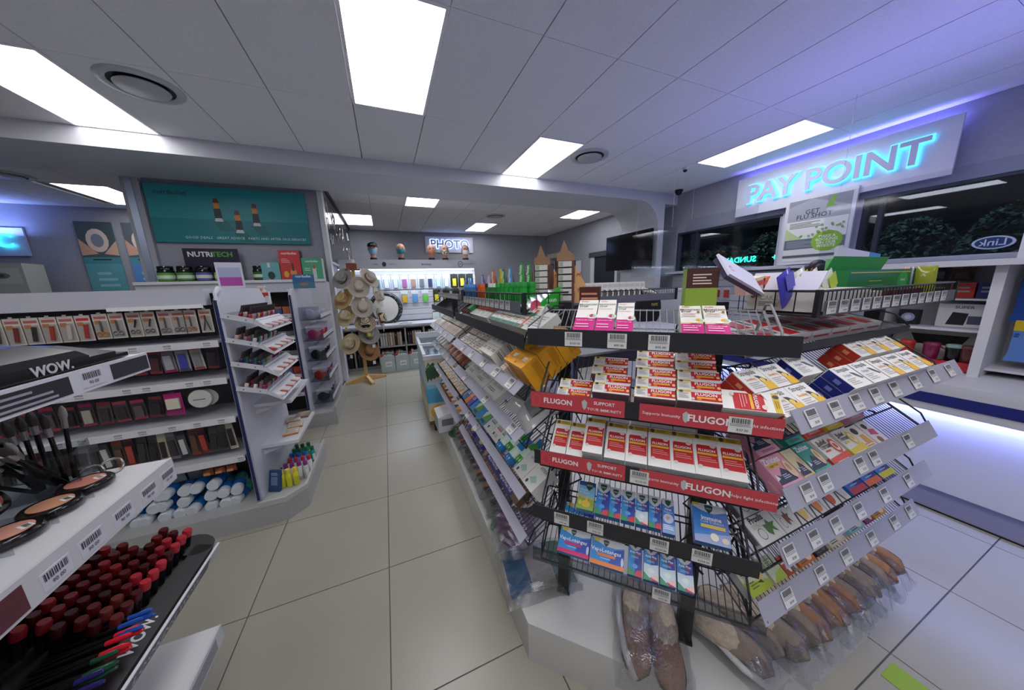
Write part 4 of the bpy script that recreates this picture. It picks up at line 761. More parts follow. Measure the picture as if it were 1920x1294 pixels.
for i, (c, k) in enumerate(TB):
    y = .985 + i * .05 + (.0 if i < 9 else .02)
    for r_ in range(2):
        X = T(.452 + r_ * .038, y + r_ * .01, 1.356) @ R(-90 + (i * 37 % 30) - 15, 'Z')
        lab = '%s effervescent tablet tube in the left basket, %s from the near end, %s row' % (CN[c], NUM[i], ('front', 'back')[r_])
        if (c, k) not in tm: o = tube(c, k, lab, 'tablet tubes in the left wire basket', X); tm[(c, k)] = o.data
        else: solo('tablet_tube', tm[(c, k)], lab, 'tube', X, 'tablet tubes in the left wire basket')
def nuuncard(c, lab, X, s=1.0):
    b = MB(); b.prism([(-.022 * s, 0), (.022 * s, 0), (.008 * s, .17 * s), (-.004 * s, .17 * s)], 0, .004, c, R(90, 'X')); b.box((-.022 * s, .0, 0), (.022 * s, .05, .004), '#4a3524'); b.prism([(0, 0), (.05 * s, 0), (0, .13 * s)], -.001, .001, '#6a4a30', T(.018 * s, .0, 0) @ R(90, 'Z') @ R(90, 'X'))
    for k in range(3): b.txt('nuun', T(-.004 + .006 * (k - 1) * s * 0, -.0045, (.035 + .05 * k) * s) @ R(90, 'X') @ R(83, 'Z'), .024 * s, '#d9ecd6' if c != '#d9c22e' else '#5a9a3a', .02)
    solo('display_card', b, lab, 'card', X)
NC = [('#27a23c', 1.03, 1.43, .54, 1.25), ('#1f8f34', 1.10, 1.43, .53, 1.15), ('#27a23c', 1.17, 1.43, .53, 1.2), ('#3f8fd0', 1.27, 1.43, .52, 1.1), ('#1f7a34', 1.35, 1.43, .52, 1.05), ('#d9c22e', 1.42, 1.43, .53, 1.1), ('#d2622a', 1.50, 1.42, .52, 1.1), ('#c8a8d4', 1.57, 1.42, .52, .9), ('#7a5ab0', 1.68, 1.42, .52, .95), ('#5a9ad8', 1.98, 1.42, .52, .9), ('#5a9ad8', 2.1, 1.42, .52, .8)]
cname = {'#27a23c': 'bright green', '#1f8f34': 'mid green', '#3f8fd0': 'blue', '#1f7a34': 'dark green', '#d9c22e': 'yellow', '#d2622a': 'orange', '#c8a8d4': 'pale lilac', '#7a5ab0': 'purple', '#5a9ad8': 'light blue'}
for i, (c, y, z, x, s) in enumerate(NC): nuuncard(c, '%s pointed display card above the tablet tubes, %s from the near end' % (cname[c], NUM[i]), T(x, y, 1.40) @ R(-48, 'Z'), s * .66)
wed = MB().prism([(0, 0), (.12, 0), (.12, .085)], -.002, .002, '#2fae3a', R(90, 'X')); wed.txt('nuun', T(.075, -.003, .03) @ R(90, 'X'), .02, '#d9ecd6', .02); wed.lathe([(.02, 0), (.02, .001)], '#d2506a', 14, T(.012, -.0025, .012) @ R(90, 'X'))
solo('display_tray', wed, 'green wedge shaped tray side with a pink fruit at the basket corner', 'tray', T(.462, .938, 1.362) @ R(0, 'Z'))
# sachets lying in the near end of the left basket
for i in range(6):
    b, vs, fs = pouch(.07, .05, .008, 0, 0, i); b.add(vs, fs, 'm#b9bec4', True); solo('foil_sachet', b, 'silver foil sachet in the near end of the left basket, %s' % nth(i, 6), 'sachet', T(.47 + .021 * i, .955 - .0 * i, 1.362 + .0035 * i) @ R(-60 + i * 9, 'X'), 'foil sachets in the left basket')
def horsebox(h, lab, X):
    t = thing('snack_bar_display', lab, 'display box', X)
    b = MB(); b.box((-.03, 0, 0), (.03, .05, h), '#5f3a28'); b.prism([(0, 0), (.075, 0), (0, h * .9)], -.002, .002, '#d9ac76', T(.031, .05, 0) @ R(90, 'X'))
    b.prism([(-.03, 0), (.03, 0), (.03, .02), (.012, .03), (-.005, .07), (-.018, .03), (-.03, .025)], -.003, 0, '#8a6a50', T(0, 0, h) @ R(90, 'X')); part('box', b, t)
    for k in range(6): part('snack_bar', carton(.045, .018, .01, '#c9c8c0', [('r', 'F', .05, .1, .35, .9, '#8fa08c')], key='snk'), t, X=T(.0, -.011, .012 + k * h / 6.4))
    p = MB()
    for (cx, cz, s) in ((.052, .045, 1), (.045, .1, .8), (.075, .02, .7)):
        for x0, z0, x1, z1 in ((-.01, 0, .008, .008), (.006, .006, .013, .014), (-.01, -.008, -.007, 0), (.004, -.008, .007, 0)): p.box((cx + x0 * s, .0475, cz + z0 * s), (cx + x1 * s, .0478, cz + z1 * s), '#b0622c')
    part('horse_print', p, t, kind='stuff')
horsebox(.15, 'brown snack bar display with orange horse print, nearer one', T(.592, .935, 1.375) @ R(-45 + 8, 'Z')); horsebox(.14, 'brown snack bar display behind the horse printed one', T(.54, 1.01, 1.375) @ R(-45, 'Z'))
solo('herbal_carton', carton(.062, .07, .03, '#4a2018', [('l', 'F', .1, .4, .9, .8, 2, '#c98a6a')], key='hb'), 'small dark brown carton standing behind the syrup cartons', 'medicine box', FR['C'] @ T(-.14, .16, 1.365))
# right basket
ck = thing('cake_mix_box', 'open white cake box with a red emblem inside the right wire basket', 'box', T(1.048, .52, 1.352) @ R(-90, 'Z'))
part('box', carton(.165, .058, .3, '#d2cfc8', [('t', 'F', 'CAKE', .35, .62, .11, '#8c8a88'), ('e', 'F', .1, .72, .045, .13, '#b5303a'), ('e', 'F', .1, .76, .03, .07, '#3a3a5a'), ('l', 'F', .2, .2, .5, .45, 3, '#77757a')]), ck)
part('lid', bx((-.085, -.003, 0), (.085, .0, .06), '#d8d6e6'), ck, X=T(0, 0, .058) @ R(-35, 'X'))
brs = thing('herbal_box_stack', 'brown and lime green tea box on the corner basket', 'box', T(.735, .53, 1.355) @ R(-42, 'Z'))
part('box', carton(.07, .12, .05, '#8aa83a', [('r', 'F', 0, .6, 1, 1, '#4a2620'), ('r', 'R', 0, .6, 1, 1, '#4a2620'), ('r', 'F', 0, .0, 1, .2, '#cfcabc'), ('l', 'F', .2, .66, .8, .9, 4, '#d8c8b8'), ('r', 'R', 0, 0, 1, .2, '#cfbfa2')]), brs)
wl = thing('white_carton_lid', 'tilted white lidded carton leaning on the brown and green tea box', 'box', T(.83, .50, 1.452) @ R(20, 'Y') @ R(50, 'X') @ S3(.95, .7, 1))
part('box', bx((-.075, -.04, -.012), (.075, .05, .0), '#3a3050'), wl); part('lid', MB().box((-.08, -.045, 0), (.08, .055, .006), '#d8d6ea').txt('C', T(-.05, 0, .0063), .03, '#c03a5a', .02), wl)
wk = thing('tablet_display_box', 'long green tablet box lying along the right wire basket', 'box', T(1.60, .50, 1.385))
part('box', carton(.46, .078, .08, '#157038', [('e', 'F', .86, .5, .09, .4, '#1f9a48'), ('t', 'F', 'Rennie', .86, .52, .03, '#d8e6d4'), ('r', 'F', .02, .86, .98, .9, '#b9c23a'), ('l', 'F', .3, .15, .62, .35, 3, '#6ab07a'), ('r', 'F', .3, .5, .5, .53, '#b9c86a')]), wk)
part('open_flap', bx((-.2, .0, .0), (.2, .002, .05), '#2fa050'), wk, X=T(0, .07, .078) @ R(20, 'X'))
gb2 = solo('sweet_display', carton(.1, .07, .05, '#7fc07a', [('l', 'F', .15, .4, .85, .85, 2, '#dfeeda')], key='sd1'), 'light green sweet display above the long green box', 'display box', T(1.66, .61, 1.44))
solo('sweet_display', carton(.12, .055, .05, '#6a3a86', [('p', 'F', [(.55, 0), (1, 0), (1, 1), (.65, 1)], '#d0603a'), ('l', 'F', .15, .5, .95, .85, 2, '#e6d8ea')], key='sd2'), 'purple and orange sweet display above the long green box', 'display box', T(1.86, .62, 1.45))
solo('sweet_display', carton(.2, .11, .01, '#cfcfdc', [('r', 'F', .72, .3, 1, 1, '#2a8ac0')], key='sd3'), 'white and blue upright display card behind the small sweet displays', 'card', T(1.92, .68, 1.44) @ R(4, 'Y') @ S3(1.9, 1, 1))
ti = [('#8a8f2a', 'green'), ('#2c5a40', 'dark green'), ('#b8c4c0', 'pale grey'), ('#7a2f8a', 'purple'), ('#a89ab8', 'lilac'), ('#e0702a', 'orange'), ('#d8a890', 'peach')]
for i, (c, n_) in enumerate(ti): solo('sweet_pack', pouch_mesh(.05, .1, .012, 'g' + c, [], i), '%s sweet pack standing at the far end of the right basket' % n_, 'sweets', T(1.86 + i * .018, .47 + .01 * i, 1.372) @ R(-62, 'Z') @ R(-8, 'X'))
for i, (x, c, a, n_) in enumerate(((1.06, '#5050c0', -28, 'violet'), (1.12, '#b8c030', -22, 'lime'), (1.20, '#c23a56', -30, 'red'), (1.29, '#a9c030', -34, 'lime and white'))):
    me = pouch_mesh(.06, .1, .012, 'g#cfd0c8' if i else 'g#4a4ab8', [(.2, .5, .8, .95, c)], 10 + i); solo('candy_bag', me, '%s printed sachet leaning out of the cake box' % n_, 'bag', T(x, .50, 1.372) @ R(a, 'Y'))
for i, (x, c, w_, n_) in enumerate(((.93, '#d8b0a4', .03, 'pink'), (.98, '#d9d0ae', .05, 'cream'), (1.02, '#e0662a', .045, 'orange'))): solo('small_carton', carton(w_, .05, .03, c, [('r', 'F', .1, .5, .9, .8, '#c8453a')], key=('smc', i)), 'small %s carton poking out behind the cake box' % n_, 'box', T(x + .05, .56, 1.40) @ R(-10, 'Y'))
for i in range(9): solo('tablet_strip', carton(.04, .045, .02, '#5a1f2c' if i > 2 else '#c9c4ba', [('l', 'F', .2, .3, .8, .7, 1, '#cfc0c4')], key=('ts', i > 2)), 'small carton in the front of the right basket, %s of nine' % nth(i, 9), 'box', T(1.40 + i * .05 - .1, .435, 1.352), 'small cartons in the front of the right basket')
# far basket of lip balm packs and gum
for i in range(16):
    solo('blister_pack', carton(.05, .11, .006, '#d0cdc8', [('e', 'F', .5, .35, .36, .22, '#4a4648'), ('r', 'F', .1, .7, .9, .9, '#b8b4b0'), ('r', 'R', 0, 0, 1, 1, '#e0ddd8')], key='bp'), 'white blister pack in the far basket behind the syrup cartons, %s' % nth(i, 16), 'blister pack', T(.95 + i * .045, 1.6, 1.335) @ R(-25 - (i % 3) * 5, 'Z') @ R(-12, 'X'), 'white blister packs in the far basket')
for i in range(6):
    solo('gum_pack', carton(.02, .07, .012, '#d9d6ce', [('r', 'F', 0, .3, 1, .5, '#26242a')], key='gm'), 'white and black gum pack tumbled at the end of the far basket, %s' % nth(i, 6), 'gum', T(1.66 + i * .022, 1.58, 1.345) @ R(-40 - 5 * i, 'Y') @ R(10 * i, 'Z'), 'gum packs in the far basket')
for i in range(3): solo('chocolate_bag', pouch_mesh(.07, .12, .02, 'g#3a2622', [(.25, .5, .75, .9, '#6a5048')], 20 + i), 'dark brown chocolate bag at the left of the far basket, %s of three' % nth(i, 3), 'bag', T(1.1 + i * .07, 1.95, 1.42), 'dark brown bags behind the far basket')
solo('gel_display', carton(.2, .22, .08, 'g#15151a', [('t', 'F', 'STUTTEX', .5, .88, .16, '#b0a890'), ('t', 'F', 'Sensitive', .5, .77, .1, '#b0a890'), ('t', 'F', 'G', .2, .35, .35, '#c8c8cc', 0, .04), ('r', 'F', .45, .1, .68, .55, '#2c2624'), ('r', 'F', .72, .1, .95, .55, '#1f2a3a')]), 'black display stand with grey lettering in front of the television', 'display box', T(1.66, 2.62, 1.44) @ R(-25, 'Z'))
solo('gel_display', carton(.1, .2, .08, 'g#1b1b20', [('r', 'F', .2, .7, .8, .9, '#4a4a50'), ('r', 'F', .1, .1, .9, .5, '#2f3340')]), 'narrower black display stand left of the lettered one', 'display box', T(1.50, 2.66, 1.43) @ R(-25, 'Z'))
solo('counter_shelf', MB().box((-.45, -.2, 0), (.45, .25, .015), '#c8c8cf').box((-.45, .2, -1.41), (-.42, .25, 0), '#c8c8cf').box((.42, .2, -1.41), (.45, .25, 0), '#c8c8cf').box((-.42, .23, -1.41), (.42, .25, 0), '#b9b9c4'), 'white upright counter unit carrying the black gel displays', 'counter', T(1.55, 2.7, 1.41) @ R(0, 'Z'))
# white crate and green item at the far end of the plinth
cr = thing('cash_box', 'grey and white plastic crate at the far end of the island plinth', 'box', T(.44, 2.62, .185))
part('body', bx((-.13, -.12, 0), (.13, .12, .15), '#8f918f'), cr); part('panel', MB().box((-.13, -.124, .01), (.13, -.12, .15), '#c9cac8').box((-.1, -.128, .07), (.0, -.124, .13), '#6f716f'), cr)
part('lid', MB().prism([(-.13, 0), (.13, 0), (.13, .05)], -.12, .12, '#d2d2d0', T(0, 0, .15) @ R(90, 'X')), cr)
# ---------------- slippers in clear bags ----------------
def slipper(c, L=.26, W=.095, fl=True, sole='#3a3432'):
    N = 12; sec = []
    for j in range(N + 1):
        u = j / N; w_ = W * (1.02 - .16 * math.sin(PI * min(1, u * 1.1)) * u) * (max(0.0, 1 - abs(2 * u - 1) ** 3.4)) ** .5 + .006
        h = (.022 + .05 * math.sin(PI * min(1, (1 - u) * 1.1)) ** .8) if u < .62 else .03 + .042 * math.sin(PI * (1 - u) * 1.35)
        sec.append((u * L, w_ * .5, max(.012, h)))
    up = MB(); vs = []; fs = []; K = 12
    for y, hw, h in sec:
        for i in range(K):
            a = 2 * PI * i / K; s_ = math.sin(a); vs.append((hw * math.cos(a), y, .012 + (h if s_ > 0 else .006) * s_ * (1 if s_ > 0 else 1)))
    for j in range(N):
        for i in range(K): i2 = (i + 1) % K; fs.append((j * K + i, j * K + i2, (j + 1) * K + i2, (j + 1) * K + i))
    fs += [tuple(range(K))[::-1], tuple(range(N * K, N * K + K))]
    up.add(vs, fs, c, True)
    so = MB(); pl_ = [(hw * 1.05, y) for y, hw, h in sec] + [(-hw * 1.05, y) for y, hw, h in sec[::-1]]; so.prism(pl_, 0, .012, sole)
    fz = MB(); fz.sphere((0, L * .62, .056), (W * .50, L * .33, .042), 'fleece', 14, 8)
    return up, so, fz
def bag_film(w, L, h, seed=0):
    b = MB(); rr = random.Random(seed); N = 12; vs = []; fs = []
    for j in range(N + 1):
        for i in range(N + 1):
            u, v = i / N, j / N; e = (math.sin(PI * u) * math.sin(PI * v)) ** .32 if 0 < i < N and 0 < j < N else 0
            vs.append(((u - .5) * w * (1 + .05 * rr.uniform(-1, 1)), v * L + rr.uniform(-.006, .006), max(.002, h * e + rr.uniform(-.007, .007) * (e > 0))))
    for j in range(N):
        for i in range(N): a = j * (N + 1) + i; fs.append((a, a + 1, a + N + 2, a + N + 1))
    b.add(vs, fs, 'b#f2f2f4', True); return b
SLM = {}
def slippers(lab, X, c, grp=None, seed=0, L=.26, side=False, white=True):
    """a pair in a clear bag: toes towards local -y"""
    t = thing('bagged_slippers', lab, 'slippers', X, grp); k = (c, L)
    if k not in SLM: a, b_, f_ = slipper(c, L); SLM[k] = (a.mesh(), b_.mesh(), f_.mesh())
    a, b_, f_ = SLM[k]
    for s_ in (-1, 1):
        if side: Y = T(s_ * .045 + .02, 0, .04) @ R(-42, 'Y')
        else: Y = T(s_ * .052, -.01 * s_, .003) @ R(s_ * 2, 'Z')
        u = part('slipper', a, t, X=Y); part('sole', b_, u); part('fleece_lining', f_, u)
    if white: part('card_header', MB().tube([(-.10 if not side else -.085, L * 1.05, .02), (-.105 if not side else -.085, L * .5, .055), (-.09, .06, .045), (-.06, .0, .02)], .011, '#c9c8c6', 6), t)
    part('clear_bag', bag_film(.25 if not side else .19, L * 1.16, .105, seed), t, X=T(0, -.025, .0))
    return t
# front chamfer: pair facing the camera
slippers('pair of tan sheepskin slippers in a clear bag below the front shelves', T(.655, .50, .183) @ R(-40, 'Z'), 'suede', seed=1, L=.33)
sl = [(1.03, 'suedegrey', 'grey slippers in a clear bag with a white edge, nearest the front corner'), (1.18, 'suedegrey', 'taupe slippers in a glossy clear bag, second along the right side'), (1.32, 'suede', 'rust brown slippers with a white card edge, third along the right side'), (1.44, 'suede', 'copper brown slippers in a clear bag, fourth along the right side'), (1.56, 'suedegrey', 'grey brown slippers in a clear bag, fifth along the right side'), (1.68, 'suedegrey', 'dark taupe slippers with a white card edge, sixth along the right side'), (1.82, 'suede', 'brown slippers in a clear bag, last along the right side')]
for i, (x, c, lb) in enumerate(sl): slippers('pair of ' + lb if len(lb.split()) < 14 else lb, T(x, .345 if i else .37, .183) @ R(4 if i else 10, 'Z'), c, seed=i + 3, side=True, white=i % 2 == 0, L=.27 if i < 2 else .25)
# left side: bags with caps and soft slippers
ls = [(2.42, 'suede', 'brown'), (2.26, 'suede', 'light brown'), (2.1, 'suededark', 'dark grey'), (1.95, 'suededark', 'black and grey'), (1.8, 'suede', 'tan'), (1.65, 'suede', 'camel'), (1.5, 'suededark', 'charcoal'), (1.35, 'suededark', 'slate blue grey')]
for i, (y, c, n_) in enumerate(ls): slippers('%s slippers in a clear bag under the left shelves, %s from the near end' % (n_, NUM[len(ls) - 1 - i]), T(.43, y, .183) @ R(-90, 'Z'), c, seed=i + 20, L=.25, white=False, side=True)
solo('green_cap', MB().sphere((0, 0, .0), (.06, .07, .07), '#1f5a34', 14, 8).lathe([(.06, 0), (.09, .003)], '#1f5a34', 14), 'dark green soft cap at the far end of the plinth', 'cap', T(.47, 2.44, .19))
# pillows in plastic at the near corner
pb = thing('bagged_blanket', 'folded blue, cream and green cushion in a clear bag at the plinth corner', 'cushion', T(.50, 1.02, .183) @ R(-8, 'Z'))
N = 10
for k, (x0, x1, c, n_) in enumerate(((-.14, -.045, '#3d6a8e', 'stripe'), (-.045, .06, '#b5ad9e', 'stripe'), (.06, .15, '#4a7a55', 'stripe'))):
    b = MB(); pts = []
    vs = []; fs = []
    for j in range(9):
        for i in range(5):
            x = x0 + (x1 - x0) * i / 4; y = -.11 + .22 * j / 8; vs.append((x, y, .045 * (max(0, 1 - (x / .16) ** 4) * max(0, 1 - (y / .12) ** 4)) ** .5))
    for j in range(8):
        for i in range(4): a = j * 5 + i; fs.append((a, a + 1, a + 6, a + 5))
    b.add(vs, fs, 'w' + c, True); part('stripe', b, pb)
part('clear_bag', bag_film(.33, .28, .062, 50), pb, X=T(0, -.14, 0))
pw = thing('bagged_pillow', 'plum coloured travel cushion in a clear bag under the lowest left shelf', 'cushion', T(.475, 1.20, .236) @ R(6, 'Y') @ R(-95, 'Z'))
part('cushion', MB().sphere((0, 0, .025), (.135, .10, .035), 'w#6a4360', 18, 8), pw); part('printed_letters', MB().txt('TOUR', T(.0, .02, .0615), .05, '#c9b9c4', .02).txt('GO BAG', T(0, -.03, .0605), .03, '#b9a5b4', .02), pw)
part('clear_bag', bag_film(.30, .24, .075, 51), pw, X=T(0, -.12, .0))
tb_ = thing('wrapped_cushion', 'mint green wrapped cushion behind the plum cushion', 'cushion', T(.47, 1.42 - .16, .19)); 
part('cushion', MB().sphere((0, .04, .02), (.09, .06, .03), 'w#5a8a80', 14, 8), tb_)
# ================= LEFT GONDOLAS =================
go = thing('gondola_unit', 'white shelving unit of scissors and nail tools with navy edged end panel', 'shelving')
part('back_panel', bx((-3.0, 2.5, .15), (-.93, 2.53, 1.45), '#5d5a60'), go)
part('header', MB().box((-3.0, 2.20, 1.385), (-.92, 2.26, 1.475), '#c6c7d0').box((-3.0, 2.26, 1.45), (-.92, 2.9, 1.475), '#c6c7d0'), go)
part('end_panel', MB().prism([(2.20, .14), (2.96, .14), (2.90, 1.40), (2.83, 1.475), (2.26, 1.475), (2.20, 1.40)], -.89, -.86, '#cacbd4', Matrix(((0, 0, 1, 0), (1, 0, 0, 0), (0, 1, 0, 0), (0, 0, 0, 1)))), go)
part('edge_trim', bx((-.882, 2.185, .15), (-.868, 2.205, 1.41), '#1c2658'), go, 'navy edge strip')
part('end_rim', MB().tube([(-.875, 2.20, .14), (-.875, 2.20, 1.40), (-.875, 2.215, 1.45), (-.875, 2.26, 1.477)], .013, '#cdced6', 6), go)
part('plinth', MB().prism([(-3.0, 2.135), (-.72, 2.135), (-.625, 2.23), (-.625, 2.90), (-3.0, 2.90)], 0, .135, '#adadab'), go)
part('plinth_rim', MB().prism([(-.86, 2.13), (-.72, 2.13), (-.62, 2.23), (-.62, 2.90), (-.635, 2.90), (-.635, 2.235), (-.727, 2.143), (-.86, 2.143)], .13, .165, '#bdbdba'), go)
def gshelf(par, x0, x1, y0, y1, z, tags, seed=0):
    s = part('shelf', bx((x0, y0 + .004, z - .012), (x1, y1, z), '#c4c5cc'), par)
    part('price_strip', bx((x0, y0 - .006, z - .032), (x1, y0 + .002, z + .006), '#d9dadc'), s)
    if 'g' not in TG: TG['g'] = carton(.04, .026, .001, '#e2e2e2', [('bar', 'F', .1, .55, .9, .9), ('l', 'F', .1, .1, .9, .4, 2, '#55555a')], key='gtag')
    for i in range(tags): part('price_tag', TG['g'], s, X=T(x0 + .06 + (x1 - x0 - .12) * (i + .2 * math.sin(i * 3 + seed)) / max(1, tags - 1), y0 - .0085, z - .026))
for z, n in ((1.183, 14), (.965, 16), (.725, 18), (.468, 9)): gshelf(go, -2.9, -.90, 2.19, 2.5, z, n, n)
# ticket rail with its bright reflection put into a near-white colour
part('ticket_rail', bx((-1.30, 2.183, 1.372), (-.93, 2.190, 1.392), '#f2f2f0'), go)
def pack(w, h, back, draw_, clear=True, d=.012):
    t = MB(); t.box((-w / 2, 0, 0), (w / 2, .002, h), back); t.box((-w * .12, .0, h), (w * .12, .002, h + .008), back)
    draw_(t, w, h); 
    if clear: t.box((-w * .42, -d, h * .06), (w * .42, -.0005, h * .72), 't#f4f4f4')
    return t.mesh('pack')
def sciss(hc, kind=0, red=0):
    def f(t, w, h):
        t.box((-w * .4, -.0006, h * .80), (w * .4, 0, h * .9), '#b86a62' if not red else '#c23a3a')
        t.box((-w * .40, -.0006, h * .60), (w * .0, 0, h * .75), '#c98a5a')
        if kind == 0:
            t.box((-.0035, -.007, h * .30), (.0035, -.004, h * .72), 'm#8b8c90', T(0, 0, 0) @ R(0, 'Y'))
            for s_ in (-1, 1): t.tube([(s_ * .011 + .009 * math.cos(a), -.006, h * .2 + .010 * math.sin(a)) for a in [i * PI / 5 for i in range(11)]], .0028, hc, 4)
        elif kind == 1: t.box((-.006, -.008, h * .12), (.008, -.003, h * .66), hc, R(6, 'Y'))
        elif kind == 2:
            for s_ in (-1, 1): t.bar((s_ * .014, -.006, h * .1), (0, -.006, h * .6), .003, 'm#77787c', 4)
            t.bar((0, -.006, h * .55), (0, -.006, h * .75), .004, 'm#77787c', 4)
        else:
            t.bar((0, -.006, h * .4), (.010, -.006, h * .72), .004, 'm#55565a', 4)
            for s_ in (-1, 1): t.tube([(s_ * .010 + .008 * math.cos(a), -.006, h * .22 + .009 * math.sin(a)) for a in [i * PI / 5 for i in range(11)]], .0025, hc, 4)
    return f
PK = [('b#c8b8a8', 3), ]
sp = [('#d9963a', 0, 0, 'amber handled scissors'), ('m#9a9b9f', 0, 0, 'steel cuticle scissors'), ('m#8a8b8f', 3, 0, 'curved steel scissors'), ('m#8a8b8f', 3, 0, 'bent nose scissors'), ('m#9a9b9f', 0, 0, 'slim steel scissors'), ('m#8a8b8f', 0, 0, 'broad steel scissors'), ('#c98a5a', 0, 0, 'copper handled scissors'), ('m#77787c', 2, 0, 'steel nippers')]
rest = [('#c23a34', 1, 1, 'red handled file'), ('#d9d2c8', 1, 0, 'pale clipper'), ('#b5482c', 1, 0, 'rust coloured tweezers'), ('#3a3a3e', 1, 0, 'black tweezers'), ('#8a3a34', 1, 0, 'dark red clipper'), ('#55565a', 1, 0, 'grey corn plane')]
xs = [-1.363, -1.305, -1.241, -1.184, -1.12, -1.065, -1.015, -.95]
ms = {}
for i, (c, k, r_, n_) in enumerate(sp):
    me = pack(.054, .13, '#d8cfc4', sciss(c, k, r_)); solo('scissors_pack', me, '%s on a card in the top row of the left shelving' % n_, 'scissors', T(xs[i], 2.235, 1.232))
for i in range(12):
    c, k, r_, n_ = rest[i % 6]; key = ('rest', i % 6)
    if key not in ms: ms[key] = pack(.054, .13, '#d8cfc4', sciss(c, k, r_))
    solo('nail_tool_pack', ms[key], '%s pack, top row, %s pack left of the amber scissors' % (n_, NUM[i]), 'nail tool', T(-1.425 - i * .058, 2.235, 1.228))
rr = random.Random(9)
def generic(w, h, col, col2, col3):
    def f(t, w_, h_):
        t.box((-w_ * .3, -.008, h_ * .12), (w_ * .3, -.002, h_ * .7), col2); t.box((-w_ * .46, -.0006, 0.0), (w_ * .46, 0, h_ * .1), col3); t.box((-w_ * .46, -.0006, h_ * .85), (w_ * .46, 0, h_), col3)
    return pack(w, h, col, f)
def grow(z, n, x0, dx, hh, pal, nm, lab, cat, grp, y=2.24):
    for i in range(n):
        a, b, c = pal[i % len(pal)]; w_ = dx * (.8 + .12 * rr.random())
        solo(nm, generic(w_, hh * (.85 + .15 * rr.random()), a, b, c), lab % nth(i, n, 'from the right'), cat, T(x0 - i * dx, y + .01 * rr.random(), z) @ R(rr.uniform(-5, 5), 'Y'), grp)
dark = [('#3b2c33', '#241c22', '#8a3040'), ('#cfc6b8', '#8d8e92', '#b54a48'), ('#a9a6b0', '#4a4ab0', '#5a5660'), ('#8a8890', '#b9b7bf', '#b02c50'), ('#3e2f36', '#5a2a34', '#a03848')]
grow(1.02, 20, -.965, .062, .15, dark, 'hair_grooming_pack', 'carded grooming tool in the second row of the left shelving, %s', 'grooming tool', 'carded tools in the second row')
dark3 = [('#4a3c42', '#b9b4a4', '#b0306a'), ('#2f292c', '#1c1a1c', '#8a3a3a'), ('#3e383c', '#5c5458', '#c04058'), ('#4a4044', '#2a2426', '#b84858'), ('#544a4e', '#3a3236', '#8f3040')]
grow(.775, 12, -1.19, .066, .13, dark3, 'makeup_tool_pack', 'dark make up tool in the third row of the left shelving, %s', 'make up tool', 'carded tools in the third row')
t = solo('powder_puff_pack', pack(.075, .13, '#b52a78', lambda t, w, h: t.box((-.028, -.014, .04), (.028, -.002, .1), '#d2cdb4')), 'square cream sponge on a magenta card in the third row', 'make up tool', T(-1.165, 2.225, .775))
solo('hand_mirror_pack', MB().lathe([(.052, 0), (.055, .006), (.05, .012)], '#c9c8c0', 22, R(90, 'X') @ T(0, 0, 0)).box((-.03, -.0125, -.004), (.025, -.012, .0), '#3a3436').lathe([(.05, .0), (.05, .002)], '#a9a8a4', 22, T(.025, .012, 0) @ R(90, 'X')), 'round white mirror hanging at the right end of the third row', 'mirror', T(-1.045, 2.22, .855))
files = [('#c9c0a8', '#2c2222', '#d0c8b4'), ('#3f3b40', '#2c2a2e', '#5a5458'), ('#4a4a44', '#33332f', '#55554f'), ('#3a2c34', '#c04a3a', '#8a3a3a'), ('#5a4438', '#6f4c3a', '#9a4a34'), ('#55565a', '#d9d9d4', '#2e3a3c'), ('#6a6468', '#3a383c', '#8a8488')]
grow(.505, 22, -.955, .045, .19, files, 'nail_file_pack', 'nail file pack in the fourth row of the left shelving, %s', 'nail file', 'nail file packs in the fourth row')
for i in range(3): solo('sponge_pack', pouch_mesh(.05, .05, .02, 'g#9a5230', [(.2, .2, .8, .5, '#c98a5a')], 60 + i), 'brown wrapped sponge under the lowest strip, %s of three' % nth(i, 3), 'sponge', T(-1.10 + i * .055, 2.235, .365), 'brown wrapped sponges')
for i in range(6): solo('cotton_pack', pouch_mesh(.07, .12, .015, 'g#5f6a74' if i % 2 else 'g#8c98a0', [], 70 + i), 'grey clear packet hanging at the bottom of the left shelving, %s of six' % nth(i, 6), 'packet', T(-1.60 + i * .08, 2.32, .32) @ R(rr.uniform(-12, 12), 'Y'), 'grey packets at the bottom of the left shelving')
# pile of sanitiser bottles
def bottle_mesh(c):
    b = MB(); b.lathe([(.029, 0), (.033, .004), (.034, .02), (.034, .14), (.026, .155)], 'g' + c, 14); b.lathe([(.030, .15), (.031, .155), (.0315, .192), (.028, .197)], '#cfd6da', 14)
    b.lathe([(.0345, .03), (.0345, .095)], '#3f8a80', 14, None, True, False, False); b.box((-.014, -.0352, .05), (.014, -.033, .08), '#c9dcd8'); return b.mesh('bottle')
bmz = [bottle_mesh('#2457a4'), bottle_mesh('#1f6ab0')]
k = 0
for lay, n, z in ((0, 9, .172), (1, 8, .228), (2, 5, .284)):
    for i in range(n):
        x = -1.57 + i * .073 + lay * .036 + (.11 if lay == 2 else 0) + .006 * math.sin(i * 5 + lay); lab = 'white capped blue bottle in the %s layer of the pile, %s' % (('bottom', 'middle', 'top')[lay], nth(i, n))
        solo('wipes_bottle', bmz[(i + lay) % 2], lab, 'bottle', T(x, 2.43, z + .003) @ R(rr.uniform(-10, 14), 'Z') @ R(97 - 4 * lay, 'X') @ R(rr.uniform(-90, 90), 'Z'), 'blue bottles piled at the bottom of the left shelving'); k += 1
